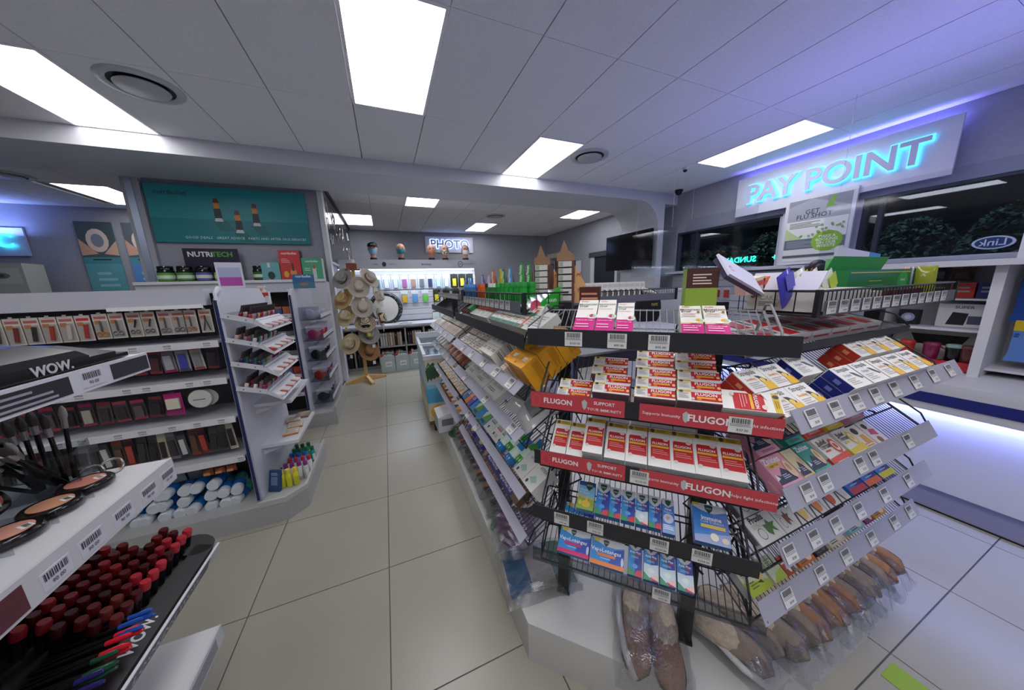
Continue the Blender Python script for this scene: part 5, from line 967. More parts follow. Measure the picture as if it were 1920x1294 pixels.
# ---- end cap: nail polish racks ----
ec = go
rk = [(1.335, 0), (1.195, 1), (1.055, 2), (.905, 3)]
pol = ['#3a1c20', '#7a1420', '#b02030', '#c23a4a', '#d9b8b0', '#b9a0a8', '#8a6a78', '#c9c0c0', '#d27a60', '#c25a7a', '#2a2a40', '#3a5a8a', '#5a9a8a', '#3f8f3a', '#d9a63a', '#d9c6b4', '#e0d6d0', '#a02850']
pm_ = {}
def polish(c):
    if c in pm_: return pm_[c]
    b = MB(); b.lathe([(.0095, 0), (.0105, .002), (.0105, .022), (.006, .028)], 'g' + c, 10); b.lathe([(.0075, .028), (.0065, .066), (.006, .068)], '#2c2326', 10); pm_[c] = b.mesh('polish'); return pm_[c]
for z, q in rk:
    X = T(-.86, 2.18, z) @ R(17, 'Y')
    r_ = part('rack', MB().box((0, 0, -.003), (.17, .44, 0), 't#e8e8ee').box((0, 0, -.022), (.15, .004, .006), '#cfd0d4').prism([(.15, -.022), (.235, -.05), (.24, -.042), (.155, .006)], 0, .44, '#c9cace', Matrix(((1, 0, 0, 0), (0, 0, 1, 0), (0, 1, 0, 0), (0, 0, 0, 1)))), go, X=X)
    for sx in (.035, .115): part('screw', MB().lathe([(.004, 0), (.004, .002)], '#77787a', 8, T(sx, -.001, -.009) @ R(90, 'X')), r_)
    for i in range(15): part('ticket', bx((.185, .01 + i * .029, -.028), (.235, .028 + i * .029, -.016), ['#d9d8d4', '#b03a40', '#c9c0bc', '#e0dcd6'][(i + q) % 4]), r_)
    for row_ in range(3):
        for i in range(14):
            c = pol[(i * 3 + q * 5 + row_) % len(pol)] if q != 2 else pol[(i + 10) % len(pol)]
            if row_ == 0 and (i > 2 + q or q == 0): continue
            P = X @ T(.04 + row_ * .042, .02 + i * .030, 0)
            loc = P.to_translation()
            solo('nail_polish', polish(c), 'dark capped nail polish, %s rack down, %s row from the wall, %s along' % (NUM[q], NUM[row_], NUM[i]), 'nail polish', T(*loc) @ R(17 * 1, 'Y'), 'nail polishes on rack %s' % NUM[q])
for z, x1 in ((.735, -.655), (.445, -.655)):
    s = part('end_shelf', bx((-.86, 2.34, z - .022), (x1, 2.86, z), '#c9cad0'), go); part('shelf_bracket', MB().prism([(-.86, 0), (-.7, 0), (-.86, -.05)], 2.36, 2.364, '#bfc0c6', Matrix(((1, 0, 0, 0), (0, 0, 1, 0), (0, 1, 0, z - .022), (0, 0, 0, 1)))), s)
for i in range(3): solo('palette_box', carton(.09, .014, .1, '#b0703a', [('r', 'T', 0, 0, 1, 1, '#cfc6b4'), ('l', 'T', .1, .1, .9, .9, 5, '#8a7a6a')], key='pal'), 'cream and brown brow kit on the lower end shelf, %s of three' % nth(i, 3), 'make up', T(-.72 - .04 * (i == 2), 2.43 + i * .12, .446) @ R(8, 'Z'), 'cream brow kits on the lower end shelf')
solo('palette_box', carton(.09, .016, .12, '#7a6a5c', [('l', 'T', .05, .05, .95, .95, 8, '#c9bba8')], key='pal2'), 'dark striped palette at the back of the lower end shelf', 'make up', T(-.72, 2.74, .446))
# tall pumps and tubes on top of the unit, at its end
def pump(c, X, lab):
    b = MB(); b.box((-.032, -.02, 0), (.032, .02, .12), '#d9d6d2').lathe([(.012, .12), (.012, .135)], '#d9d9d8', 12).lathe([(.005, .135), (.005, .155)], '#d0d0d0', 8).box((-.035, -.008, .155), (.012, .008, .165), '#dededc')
    b.box((-.03, -.0206, .085), (.03, -.02, .112), '#b93a3a'); b.prism([(-.01, .085), (.01, .085), (0, .07)], .0201, .0206, '#b93a3a', R(90, 'X')); return solo('pump_bottle', b, lab, 'bottle', X)
pump('', T(-.90, 3.05, 1.33) , 'white pump bottle with a red label above the nail polish racks')
for i, (c, c2) in enumerate((('#d9c22e', '#e0d8c0'), ('#e0a02e', '#d9b83a'), ('#e0793a', '#d9cfc0'), ('#e0793a', '#d9cfc0'))):
    solo('sunscreen_tube', MB().prism([(-.022, 0), (.022, 0), (.026, .09), (-.026, .09)], -.008, .008, c2, R(90, 'X')).prism([(-.02, .03), (.02, .03), (.025, .085), (-.025, .085)], .0082, .0088, c, R(90, 'X')).lathe([(.014, -.02), (.015, 0)], '#cfcfcf', 10), '%s sunscreen tube above the nail polish racks, %s of four' % (('yellow', 'amber', 'orange', 'orange and white')[i], nth(i, 4)), 'tube', T(-1.10 + i * .055, 3.05, 1.39))
part('top_tray', bx((-1.2, 2.98, 1.325), (-.86, 3.10, 1.335), '#c9cad2'), go); part('tray_support', bx((-1.2, 2.90, 1.30), (-.87, 3.10, 1.325), '#c9cad2'), go)
# bottles on the end plinth
bl = [('#d6d23a', '#e0c22e', 'yellow'), ('#cfcfd0', '#7a2f7a', 'purple capped'), ('#d2d0d0', '#b02a3a', 'red capped'), ('#5a9ac8', '#1f4a9a', 'blue'), ('#2f9a88', '#1f6a4a', 'teal'), ('#2f9a70', '#1d5a3a', 'green')]
k = 0
for j, (c, cp, n_) in enumerate(bl):
    nb_ = (3, 4, 4, 3, 4, 3)[j]
    b = MB(); b.lathe([(.016, 0), (.018, .004), (.018, .085), (.012, .098)], 'g' + c, 12); b.lathe([(.013, .095), (.013, .125), (.012, .127)], cp, 12); b.box((-.009, -.0186, .02), (.009, -.0176, .07), '#e0e0dc' if j else '#c9c82e'); me = b.mesh()
    for i in range(nb_): solo('remover_bottle', me, '%s nail polish remover bottle on the end plinth, %s of its row' % (n_, nth(i, nb_)), 'bottle', T(-.775 + i * .039 + (.008 * j if j < 3 else .01), 2.30 + j * .072 + (.0 if i % 2 else .006), .137) @ R(10 * i, 'Z'), '%s remover bottles' % n_)
for i in range(5): solo('mini_polish', polish('#2a1c26'), 'tiny black polish tumbled behind the remover bottles, %s of five' % nth(i, 5), 'nail polish', T(-.83 + .012 * i, 2.42 + .035 * i, .137), 'tiny black polishes on the end plinth')
solo('info_card', carton(.075, .14, .02, '#27466e', [('r', 'F', .2, .3, .8, .7, '#6a87a8'), ('l', 'F', .2, .75, .8, .9, 2, '#b9c8d8')], key='ic'), 'blue box leaning on the end panel above the plinth', 'box', T(-.82, 2.27, .137) @ R(-25, 'Z') @ R(-14, 'X'))
solo('price_stand', panelmesh(.1, .14, .004, '#cfd0da', [('r', 'F', .08, .08, .92, .42, '#b04a9a'), ('r', 'F', .08, .42, .92, .8, '#a9b0cc')]), 'white framed card with a magenta lower half on top of the end panel', 'card', T(-.875, 2.44, 1.478) @ R(10, 'Z') @ S3(1.25, 1, 1.1))
# ---- second gondola ----
g2 = thing('gondola_unit', 'farther white shelving unit with navy edge and hanging hair accessories', 'shelving')
part('end_panel', MB().prism([(3.60, .15), (4.50, .15), (4.50, 1.46), (3.70, 1.47), (3.64, 1.455), (3.60, 1.40)], -.88, -.85, '#c4c5ce', Matrix(((0, 0, 1, 0), (1, 0, 0, 0), (0, 1, 0, 0), (0, 0, 0, 1)))), g2)
part('edge_trim', bx((-.873, 3.59, .15), (-.859, 3.605, 1.41), '#1c2658'), g2, 'navy edge strip')
part('plinth', MB().box((-2.2, 3.6, 0), (-.62, 4.5, .15), '#adadab').box((-.635, 3.6, .15), (-.62, 4.5, .2), '#a9a9a8'), g2)
part('back_panel', bx((-2.2, 3.85, .15), (-.88, 3.88, 1.46), '#3c3436'), g2)
part('header', bx((-2.2, 3.60, 1.44), (-.88, 4.5, 1.465), '#c4c5ce'), g2)
for z in (1.22, 1.0, .80, .60, .40): gshelf(g2, -1.7, -.885, 3.62, 3.85, z, 6)
mb_ = [(1.226, '#2a4a8a', '#c9703a', .07), (1.006, '#cfcfd0', '#77787c', .04), (.806, '#d0cdc8', '#8a8a8c', .04), (.606, '#3a7ab0', '#c9452a', .07), (.406, '#b9b6b0', '#b02a4a', .08)]
for z, a, b_, h_ in mb_:
    for i in range(7): solo('pill_box', carton(.06, h_, .05, a if i % 2 else ('#d0cdc8' if i % 3 else b_), [('l', 'F', .15, .2, .85, .8, 3, '#7a7876'), ('r', 'F', 0, .8, 1, 1, b_)], key=('pb', z, i % 6)), 'small medicine carton on the far white unit, %s shelf down, %s' % (NUM[[1.226, 1.006, .806, .606, .406].index(z)], nth(i, 7, 'from the right')), 'medicine box', T(-.925 - i * .068, 3.65, z), 'small cartons on shelf %s of the far unit' % NUM[[1.226, 1.006, .806, .606, .406].index(z)])
# hair accessory trays on its end
for q, (z, cols_) in enumerate(((1.22, ['#d8d6dc', '#c9c8d0', '#b9b8c4']), (1.0, ['#c2406a', '#e0602e', '#d2442e', '#a02a7a']), (.78, ['#2a2a2e', '#2f2f33', '#1d1d20']), (.55, ['#c23a2e', '#c8452e', '#b0b0b4', '#2a3f8a']), (.3, ['#2b2e34', '#3a3d44', '#2a5aa8', '#8a8c94']))):
    r_ = part('clear_tray', MB().box((-.845, 3.72, z - .08), (-.66, 4.42, z - .076), 't#e6e8ee').box((-.664, 3.72, z - .08), (-.66, 4.42, z - .02), 't#e6e8ee').box((-.845, 3.72, z - .08), (-.66, 3.724, z + .06), 't#e6e8ee'), g2)
    part('price_strip', bx((-.662, 3.76, z - .06), (-.655, 4.40, z - .02), '#c9c9ce'), r_)
    for i in range(9):
        c = cols_[i % len(cols_)]
        b = MB(); b.box((-.06, -.001, .09), (.06, .001, .15), '#b9bac0'); b.sphere((0, -.008, .06), (.05, .010, .055), 'g' + c, 12, 7)
        if q == 0: b.lathe([(.03, 0), (.03, .012)], '#dcdce2', 14, T(0, -.012, .07) @ R(90, 'X'))
        solo('hair_accessory_pack', b, '%s hair accessory pack in the far clear tray, tier %s, %s' % (('silver', 'bright', 'black', 'red', 'blue and grey')[q], NUM[q], nth(i, 9, 'from the front')), 'hair accessory', T(-.755 + .01 * (i % 2), 3.76 + i * .07, z - .074), 'hair accessories in far tray %s' % NUM[q])
solo('blender_card', panelmesh(.19, .14, .004, '#2a5c8a', [('t', 'F', 'nutribullet', .5, .86, .17, '#dfe6ee'), ('p', 'F', [(0, 0), (1, 0), (1, .4), (.6, .5), (0, .3)], '#3a6a78'), ('e', 'F', .5, .3, .2, .12, '#8a6a5a')]), 'small blue blender card above the hair accessories', 'card', T(-.76, 3.75, 1.47) @ R(20, 'Z'))
# ================= TEAL WALL SHELF =================
ws = thing('wall_cabinet', 'long white cabinet under the teal board', 'cabinet')
part('body', bx((-2.7, 5.02, 0), (-.76, 5.33, 1.565), '#c3c4cb'), ws); part('price_strip', bx((-2.7, 5.0, 1.565), (-.76, 5.02, 1.6), '#d2d3d6'), ws)
def tub(c, x, lab):
    b = MB(); b.lathe([(.075, 0), (.08, .01), (.08, .16), (.07, .175)], 'g#14181a', 20); b.lathe([(.072, .175), (.072, .215), (.068, .22)], 'g#101214', 20); b.lathe([(.0812, .045), (.0812, .14)], c, 20, None, True, False, False)
    b.lathe([(.0818, .07), (.0818, .11)], '#c9d6c0', 20, None, True, False, False); solo('protein_tub', b, lab, 'tub', T(x, 5.15, 1.567), None)
for i, (c, x) in enumerate((('#5a9a3a', -2.46), ('#4a8a34', -2.28), ('#5f58a8', -2.10), ('#a9b43a', -1.92), ('#2f5a2a', -1.52))): tub(c, x, '%s labelled black protein tub, %s of five on the cabinet' % (('green', 'mid green', 'violet', 'yellow green', 'dark green')[i], nth(i, 5)))
solo('brand_card', panelmesh(.56, .42, .01, '#221a36', [('t', 'F', 'NUTRI', .3, .82, .155, '#e0e0e4', 0, .03), ('t', 'F', 'TECH', .7, .82, .155, '#4aa03a', 0, .03)]), 'dark purple sign card with white and green lettering behind the tubs', 'sign', T(-2.05, 5.30, 1.60))
for x, w_, h_, c, lab, dd in ((-1.38, .2, .26, '#6aa6aa', 'pale teal blender box with a small picture', [('e', 'F', .5, .35, .2, .2, '#2c3a3c'), ('r', 'F', .35, .75, .5, .98, '#c9ccd0')]),
                              (-1.15, .24, .42, '#c23a3a', 'tall red blender box', [('t', 'F', 'nutribullet', .5, .9, .17, '#eadada', 0, .02), ('l', 'F', .1, .6, .5, .75, 3, '#e0a09a'), ('e', 'F', .25, .25, .12, .1, '#d9a62e'), ('e', 'F', .6, .28, .16, .13, '#d9902e'), ('r', 'F', .55, .35, .65, .6, '#5a3a2e')]),
                              (-.90, .24, .32, '#4aa07a', 'green blender box at the right end of the cabinet', [('t', 'F', 'nutribullet', .5, .86, .15, '#d9eae0', 0, .02), ('r', 'F', .5, .12, .68, .6, '#c9ccc8'), ('e', 'F', .59, .62, .08, .08, '#b0603a'), ('l', 'F', .1, .45, .4, .6, 2, '#b9dcc8')])):
    solo('blender_box', carton(w_, h_, .16, c, dd + [('r', 'R', 0, 0, 1, 1, '#3a3434' if c == '#c23a3a' else '#b9c9c0')]), lab, 'appliance box', T(x, 5.07, 1.567))
# ================= NEAR COSMETICS STAND =================
ns = thing('cosmetics_stand', 'white cosmetics stand close to the camera on the left', 'shelving')
YN, YF = .12, 1.09
part('back_panel', bx((-1.02, -.4, 0), (-1.0, YF - .12, 1.5), '#b9bcc0'), ns); part('side_panel', bx((-1.9, YF - .10, 0), (-.98, YF - .075, 1.05), '#bcbcc0'), ns)
for z, x0, x1, h in ((1.30, -1.0, -.60, .045), (1.012, -1.0, -.585, .06), (.40, -1.0, -.60, .05)):
    s = part('shelf', bx((x0, YN - .5, z - .015), (x1, (YF if z != 1.012 else 1.05), z), '#cfcfd0'), ns)
    part('front_edge', bx((x1 - .004, YN - .5, z - h), (x1 + .002, (YF if z != 1.012 else 1.05), z + .002), '#c9c9d0' if z > 1.2 else '#c4c4c4'), s)
    b = MB()
    if z > 1.2: b.box((x1 + .002, .55, z - h + .006), (x1 + .003, .87, z - .004), '#2a262e'); b.box((x1 + .002, .97, z - h + .006), (x1 + .003, 1.085, z - .004), '#2e2832'); b.txt('WOW.', T(x1 + .0035, .66, z - .025) @ RZ90 if False else T(x1 + .0035, .65, z - .022) @ R(90, 'Z') @ R(90, 'X'), .02, '#a9a4b0', .02); draw(b, [('l', 'F', 0, 0, 1, 1, 3, '#9a96a2')], {'F': (T(x1 + .0035, .70, z - .038) @ R(90, 'Z') @ R(90, 'X'), .14, .03)})
    elif z > .8: b.box((x1 + .002, .30, z - h + .006), (x1 + .003, .50, z - .008), '#3a2630'); b.box((x1 + .002, .62, z - h + .006), (x1 + .003, .67, z - .008), '#5a2a34'); b.txt('GO-BIG', T(x1 + .0035, .36, z - .03) @ R(90, 'Z') @ R(90, 'X'), .022, '#8a7a80', .01)
    else: b.box((x1 + .002, .4, z - h + .006), (x1 + .003, 1.05, z - .008), '#8a8a90'); b.txt('Gya', T(x1 + .0035, .8, z - .025) @ R(90, 'Z') @ R(90, 'X'), .03, '#4a4a50', .01)
    part('brand_strip', b, s, kind='stuff')
    tg = carton(.052, .034, .001, '#c8c8d0', [('bar', 'F', .08, .5, .9, .9), ('t', 'F', '90 00', .5, .25, .2, '#44444c')], key='tg2')
    ys = {1.30: (.49, .92), 1.012: (.57, .72, .79, .87, .95, 1.02), .40: ()}[z]
    for y in ys: part('price_tag', tg, s, X=T(x1 + .003, y, z - h + .008) @ R(90, 'Z'))
# pencil tray wedge on the top shelf
wt = thing('display_tray', 'glossy black curved display tray on the top cosmetics shelf', 'display tray', T(0, 0, 1.303))
MX = Matrix(((1, 0, 0, 0), (0, 0, 1, 0), (0, 1, 0, 0), (0, 0, 0, 1))); MY = Matrix(((0, 0, 1, 0), (1, 0, 0, 0), (0, 1, 0, 0), (0, 0, 0, 1)))
part('tray', MB().prism([(-.94, 0), (-.612, 0), (-.612, .022), (-.63, .034), (-.70, .052), (-.94, .078)], -.95, -.30, 'g#0d0c0f', R(90, 'X')).prism([(-.94, 0), (-.612, 0), (-.612, .018), (-.70, .04), (-.94, .06)], -1.02, -.95, 'g#0d0c0f', R(90, 'X')).prism([(-.94, 0), (-.612, 0), (-.612, .01), (-.94, .03)], -1.055, -1.02, 'g#0d0c0f', R(90, 'X')), wt)
for l_ in islands('WOW.', .026, '#b9b9bc', .001): part('letter', l_, wt, X=T(-.6115, .868, .012) @ R(90, 'Z') @ R(90, 'X'))
part('mirror_strip', MB().box((-.20, .40, .0), (-.02, .86, .001), 'm#c9c9c8', T(-.70, 0, .053) @ R(6.5, 'Y')), wt)
solo('foundation_box', carton(.1, .03, .08, '#2c2c2e', [('l', 'T', .2, .3, .8, .7, 2, '#6a625c')], key='fb'), 'grey and black make up box lying on the glossy tray', 'make up box', T(-.76, .79, 1.375) @ R(70, 'Z') @ R(12, 'X'))
solo('foundation_box', carton(.09, .03, .1, '#262a28', [('l', 'T', .2, .3, .8, .7, 2, '#4a524c')], key='fb2'), 'second dark make up box at the left edge of the photo', 'make up box', T(-.84, .72, 1.375) @ R(62, 'Z') @ R(8, 'X'))
# white carton with barcode in the back
solo('refill_carton', carton(.1, .17, .06, '#b9c0c8', [('r', 'F', .2, .3, .3, .45, '#4a5058'), ('r', 'F', .4, .3, .5, .45, '#4a5058'), ('r', 'F', .3, .6, .5, .7, '#3a4a44')], key='rc'), 'white carton with dark bars behind the brushes', 'box', T(-.90, .95, 1.014) @ R(60, 'Z'))
# brush holder
bh = thing('brush_holder', 'clear square holder on the middle cosmetics shelf', 'holder', T(-.755, .99, 1.014) @ R(20, 'Z'))
b = MB()
for a, b2 in (((-.05, -.05), (.05, -.048)), ((-.05, .048), (.05, .05)), ((-.05, -.05), (-.048, .05)), ((.048, -.05), (.05, .05))): b.box((a[0], a[1], 0), (b2[0], b2[1], .09), 'a#e9ecee')
b.box((-.05, -.05, 0), (.05, .05, .003), 'a#e9ecee'); part('holder', b, bh)
rr = random.Random(8)
for i in range(16):
    lean = 42 + rr.uniform(-12, 10) if i < 10 else rr.uniform(-12, 10); az = rr.uniform(-22, 22)
    b = MB(); L = .17; b.lathe([(.0035, 0), (.0045, .01), (.004, L * .7), (.005, L * .72)], 'g#16130f', 8); b.lathe([(.0052, L * .72), (.0052, L * .84)], 'm#a9a6a0', 8); b.lathe([(.005, L * .84), (.0072, L * .92), (.0055, L * 1.0), (.001, L * 1.05)], '#3a3330' if i % 4 else '#a9a29a', 8)
    solo('makeup_brush', b, 'black make up brush in the clear holder, %s, %s' % ('leaning towards the camera' if i < 10 else 'nearly upright', NUM[i]), 'brush', T(-.755 + rr.uniform(-.025, .03), .99 + rr.uniform(-.02, .03), 1.02) @ R(az, 'Z') @ R(lean, 'X'), 'make up brushes in the clear holder')
for i in range(2):
    solo('bead_bracelet', MB().tube([(.018 * math.cos(a), .018 * math.sin(a), .003 * math.sin(a * 3)) for a in [k * PI / 8 for k in range(17)]], .003, 'm#a9a196', 6), 'beaded bracelet standing behind the compacts, %s' % ('left', 'right')[i], 'bracelet', T(-.70 + .02 * i, 1.0 + i * .025, 1.03) @ R(60, 'X') @ R(20, 'Y'))
def compact(c, X, lab):
    t = thing('blush_compact', lab, 'compact', X)
    part('case', MB().lathe([(.030, 0), (.034, .004), (.034, .011), (.031, .014)], 'g#15100f', 26), t)
    part('powder', MB().lathe([(.024, .0142), (.024, .0148)], 'w' + c, 22), t); part('label', carton(.016, .012, .0004, '#d9d9d8', [('bar', 'F', .1, .3, .9, .8)], key='cl'), t, X=T(.012, .0, .0155) @ R(-35, 'Z') @ R(-90, 'X')); return t
for i, (y, c, n_) in enumerate(((.795, '#c98e78', 'peach'), (.875, '#c48a6a', 'bronze'), (.955, '#c47a6a', 'coral'))): compact(c, T(-.682, y, 1.018) @ S3(1.22, 1.22, 1.1), 'round black %s powder compact on the middle cosmetics shelf, %s' % (n_, nth(i, 3, 'from the near end')))
for i, (y, c, n_) in enumerate(((.80, '#b98a68', 'tan'), (.88, '#b5614e', 'rose'))): compact(c, T(-.785, y, 1.055) @ R(48, 'Y') @ S3(1.2, 1.2, 1), 'propped black compact with %s powder behind the flat ones' % n_)
for i in range(4): solo('compact_tray', MB().tube([(.036 * math.cos(a), .036 * math.sin(a), .016) for a in [k * PI / 8 for k in range(17)]], .0012, 'a#e9ecee', 5).box((-.04, -.05, .0), (.04, -.048, .03), 'a#e9ecee'), 'clear ring tray on the middle cosmetics shelf, %s' % nth(i, 4, 'from the near end'), 'tray', T(-.682, (.715, .795, .875, .955)[i], 1.0135), 'clear ring trays')
# lipstick tray
lt = thing('lipstick_tray', 'black sloping lipstick tray on the third cosmetics shelf', 'display tray', T(0, 0, 0))
Xr = T(-1.0, 0, .80) @ R(22, 'Y')
part('tray', MB().box((0, .15, -.02), (.42, 1.15, 0), '#111013').box((.385, .15, -.02), (.43, 1.15, .012), '#0e0d10').lathe([(.045, -.02), (.045, .012)], '#0e0d10', 14, T(.385, 1.15, 0)), lt, X=Xr)
part('front_edge', bx((.436, .0, -.035), (.442, 1.16, .012), '#c9c9cc'), lt, X=Xr); part('printed_strip', MB().box((.442, .75, -.03), (.443, 1.10, .006), '#4a4656').txt('LOOKING WOW.', T(.4435, .92, -.012) @ R(90, 'Z') @ R(90, 'X'), .034, '#c0bcc8', .02), lt, X=Xr)
part('letters', MB().txt('WOW.', T(.405, .87, .0124) @ R(90, 'Z'), .03, '#d9d9dc', .03), lt, X=Xr)
lipc = ['#4a0f12', '#561216', '#400c10', '#6e1a1c', '#380a0e', '#641a1c', '#5a1c18', '#8a2026', '#6a2a22']
lm = {}
def lip(c):
    if c in lm: return lm[c]
    b = MB(); b.lathe([(.0105, 0), (.0105, .045)], 'g#131013', 12); b.lathe([(.0112, .045), (.0112, .064), (.0095, .068)], 'g' + c, 12); lm[c] = b.mesh('lip'); return lm[c]
Lb = MB(); 
for r_ in range(13):
    for i in range(10):
        x = .365 - r_ * .0275; y = 1.145 - i * .0305 - (r_ % 2) * .012
        if r_ > 2 and y > 1.10 - .0 * r_: continue
        c = rr.choice(lipc)
        if r_ < 2 and rr.random() < .3: c = '#a82632'
        if r_ >= 12: continue
        X = Xr @ T(x, y, 0) @ R(-8, 'Y')
        solo('lipstick', lip(c), 'red topped lipstick on the black tray, row %s from the aisle, %s from the far end' % (NUM[r_], NUM[i]), 'lipstick', X, 'lipsticks standing on the black tray')
# lower display of pencils and lashes
lo = thing('pencil_display', 'clear fronted black pencil display below the lipsticks', 'display tray', T(0, 0, 0))
part('body', MB().box((-1.0, -.1, .60), (-.70, .83, .68), '#121114').prism([(.2, 0), (.83, 0), (.83, .03), (.6, .08), (.2, .06)], -.99, -.97, 'g#1a181a', Matrix(((0, 0, 1, 0), (1, 0, 0, 0), (0, 1, 0, .68), (0, 0, 0, 1)))), lo)
part('support', bx((-1.0, -.1, .40), (-.80, .82, .60), '#141316'), lo)
cols2 = [('#2450a8', 'blue')] * 7 + [('#c8202e', 'red')] * 8 + [('#1f4a34', 'dark green')] * 6 + [('#2a2560', 'navy')] * 2
for i, (c, n_) in enumerate(cols2):
    b = MB(); b.lathe([(.0045, 0), (.0045, .11)], 'g#141214', 8); b.lathe([(.0052, .11), (.0052, .145), (.003, .150)], 'g' + c, 8)
    solo('eye_pencil', b, '%s tipped pencil pointing out of the lower display, %s from the far end' % (n_, NUM[i]), 'pencil', T(-.745 + .006 * (i % 3), .872 - i * .0062, .69 + .010 * (i % 2)) @ R(4 * math.sin(i), 'Z') @ R(84, 'Y'), 'pencils with coloured tips')
for i in range(10):
    b = MB(); b.lathe([(.006, 0), (.006, .13)], 'g#141214', 8); b.lathe([(.0065, .05), (.0065, .06)], 'm#8a8a8c', 8)
    solo('mascara', b, 'black mascara lying in the lower display, %s' % nth(i, 10, 'from the far end'), 'mascara', T(-.90, .80 - i * .03, .69) @ R(80, 'Y'), 'mascaras in the lower display')
solo('tester_lid', MB().lathe([(.035, 0), (.035, .02), (.03, .028)], '#2a0f4a', 20), 'deep purple round lid at the bottom edge of the picture', 'lid', T(-.585, .60, .402))
# ================= REAR PHOTO AREA =================
pc = thing('photo_counter', 'marble topped photo counter with album shelves', 'counter')
part('worktop', bx((-.85, 5.86, .745), (1.9, 6.42, .78), 'marble'), pc)
fr = MB()
for x in (-.82, -.62, -.22, .26, .60, 1.0, 1.45): fr.box((x, 5.92, .02), (x + .025, 6.4, .74), '#a9a6a4')
for z in (.02, .37, .715): fr.box((-.82, 5.92, z), (1.475, 6.4, z + .022), '#a9a6a4')
fr.box((-.82, 6.38, .02), (1.475, 6.4, .74), '#17151a'); part('shelf_frame', fr, pc); part('kick', bx((-.82, 5.9, 0), (1.475, 5.92, .05), '#8f8f8f'), pc)
rr = random.Random(21)
for zi, z in enumerate((.045, .394)):
    for b0, nb_ in ((-.78, 3), (-.58, 7), (-.18, 9), (.30, 6), (.64, 7)):
        for i in range(nb_):
            c = rr.choice(['#b9b5ae', '#c8c5be', '#26242a', '#a98c64', '#17151a', '#bfbcb6']) if b0 > -.5 else '#221f22'
            solo('photo_album', carton(.034, .24, .2, c, [('r', 'F', .2, .75, .8, .85, '#8a8680')], key=('al', c)), '%s photo album, %s rear shelf, %s section, %s' % ({'#b9b5ae': 'grey', '#c8c5be': 'white', '#26242a': 'black', '#a98c64': 'tan', '#17151a': 'black', '#bfbcb6': 'pale'}.get(c, 'dark'), ('lower', 'upper')[zi], {-.78: 'leftmost', -.58: 'second', -.18: 'middle', .3: 'fourth', .64: 'rightmost'}[b0], nth(i, nb_)), 'album', T(b0 + .03 + i * .042, 5.95, z), 'photo albums on the %s rear shelf' % ('lower', 'upper')[zi])
sw = thing('slat_wall', 'lit white slat wall behind the photo counter', 'wall panel')
for i in range(9): part('slat', bx((-.84, 6.46, .80 + i * .112), (1.82, 6.48, .905 + i * .112), '#b4b4b8'), sw)
part('backing', bx((-.84, 6.48, .0), (1.82, 6.5, 1.84), '#8d8d92'), sw)
hd = thing('photo_header', 'white header board with small black logos above the lit slat wall', 'header')
part('board', carton(2.66, .17, .16, '#b9bac2', [('t', 'F', 'ORMS', .27, .5, .016, '#77787e'), ('e', 'F', .33, .5, .014, .26, '#2a2b30'), ('t', 'F', 'DIRECT', .385, .5, .016, '#77787e'), ('t', 'F', '#maskup', .62, .5, .02, '#3a3b42'), ('e', 'F', .875, .5, .02, .36, '#2a2b30'), ('e', 'F', .875, .5, .016, .29, '#b9bac2'), ('t', 'F', 'MS', .875, .5, .014, '#2a2b30'), ('t', 'F', 'MASTER SMITH', .94, .5, .011, '#5a5b60')]), hd, X=T(.49, 6.32, 1.80))
part('light_tube', bx((-.8, 6.36, 1.775), (1.78, 6.44, 1.795), 'e2.2#dfeaff'), hd)
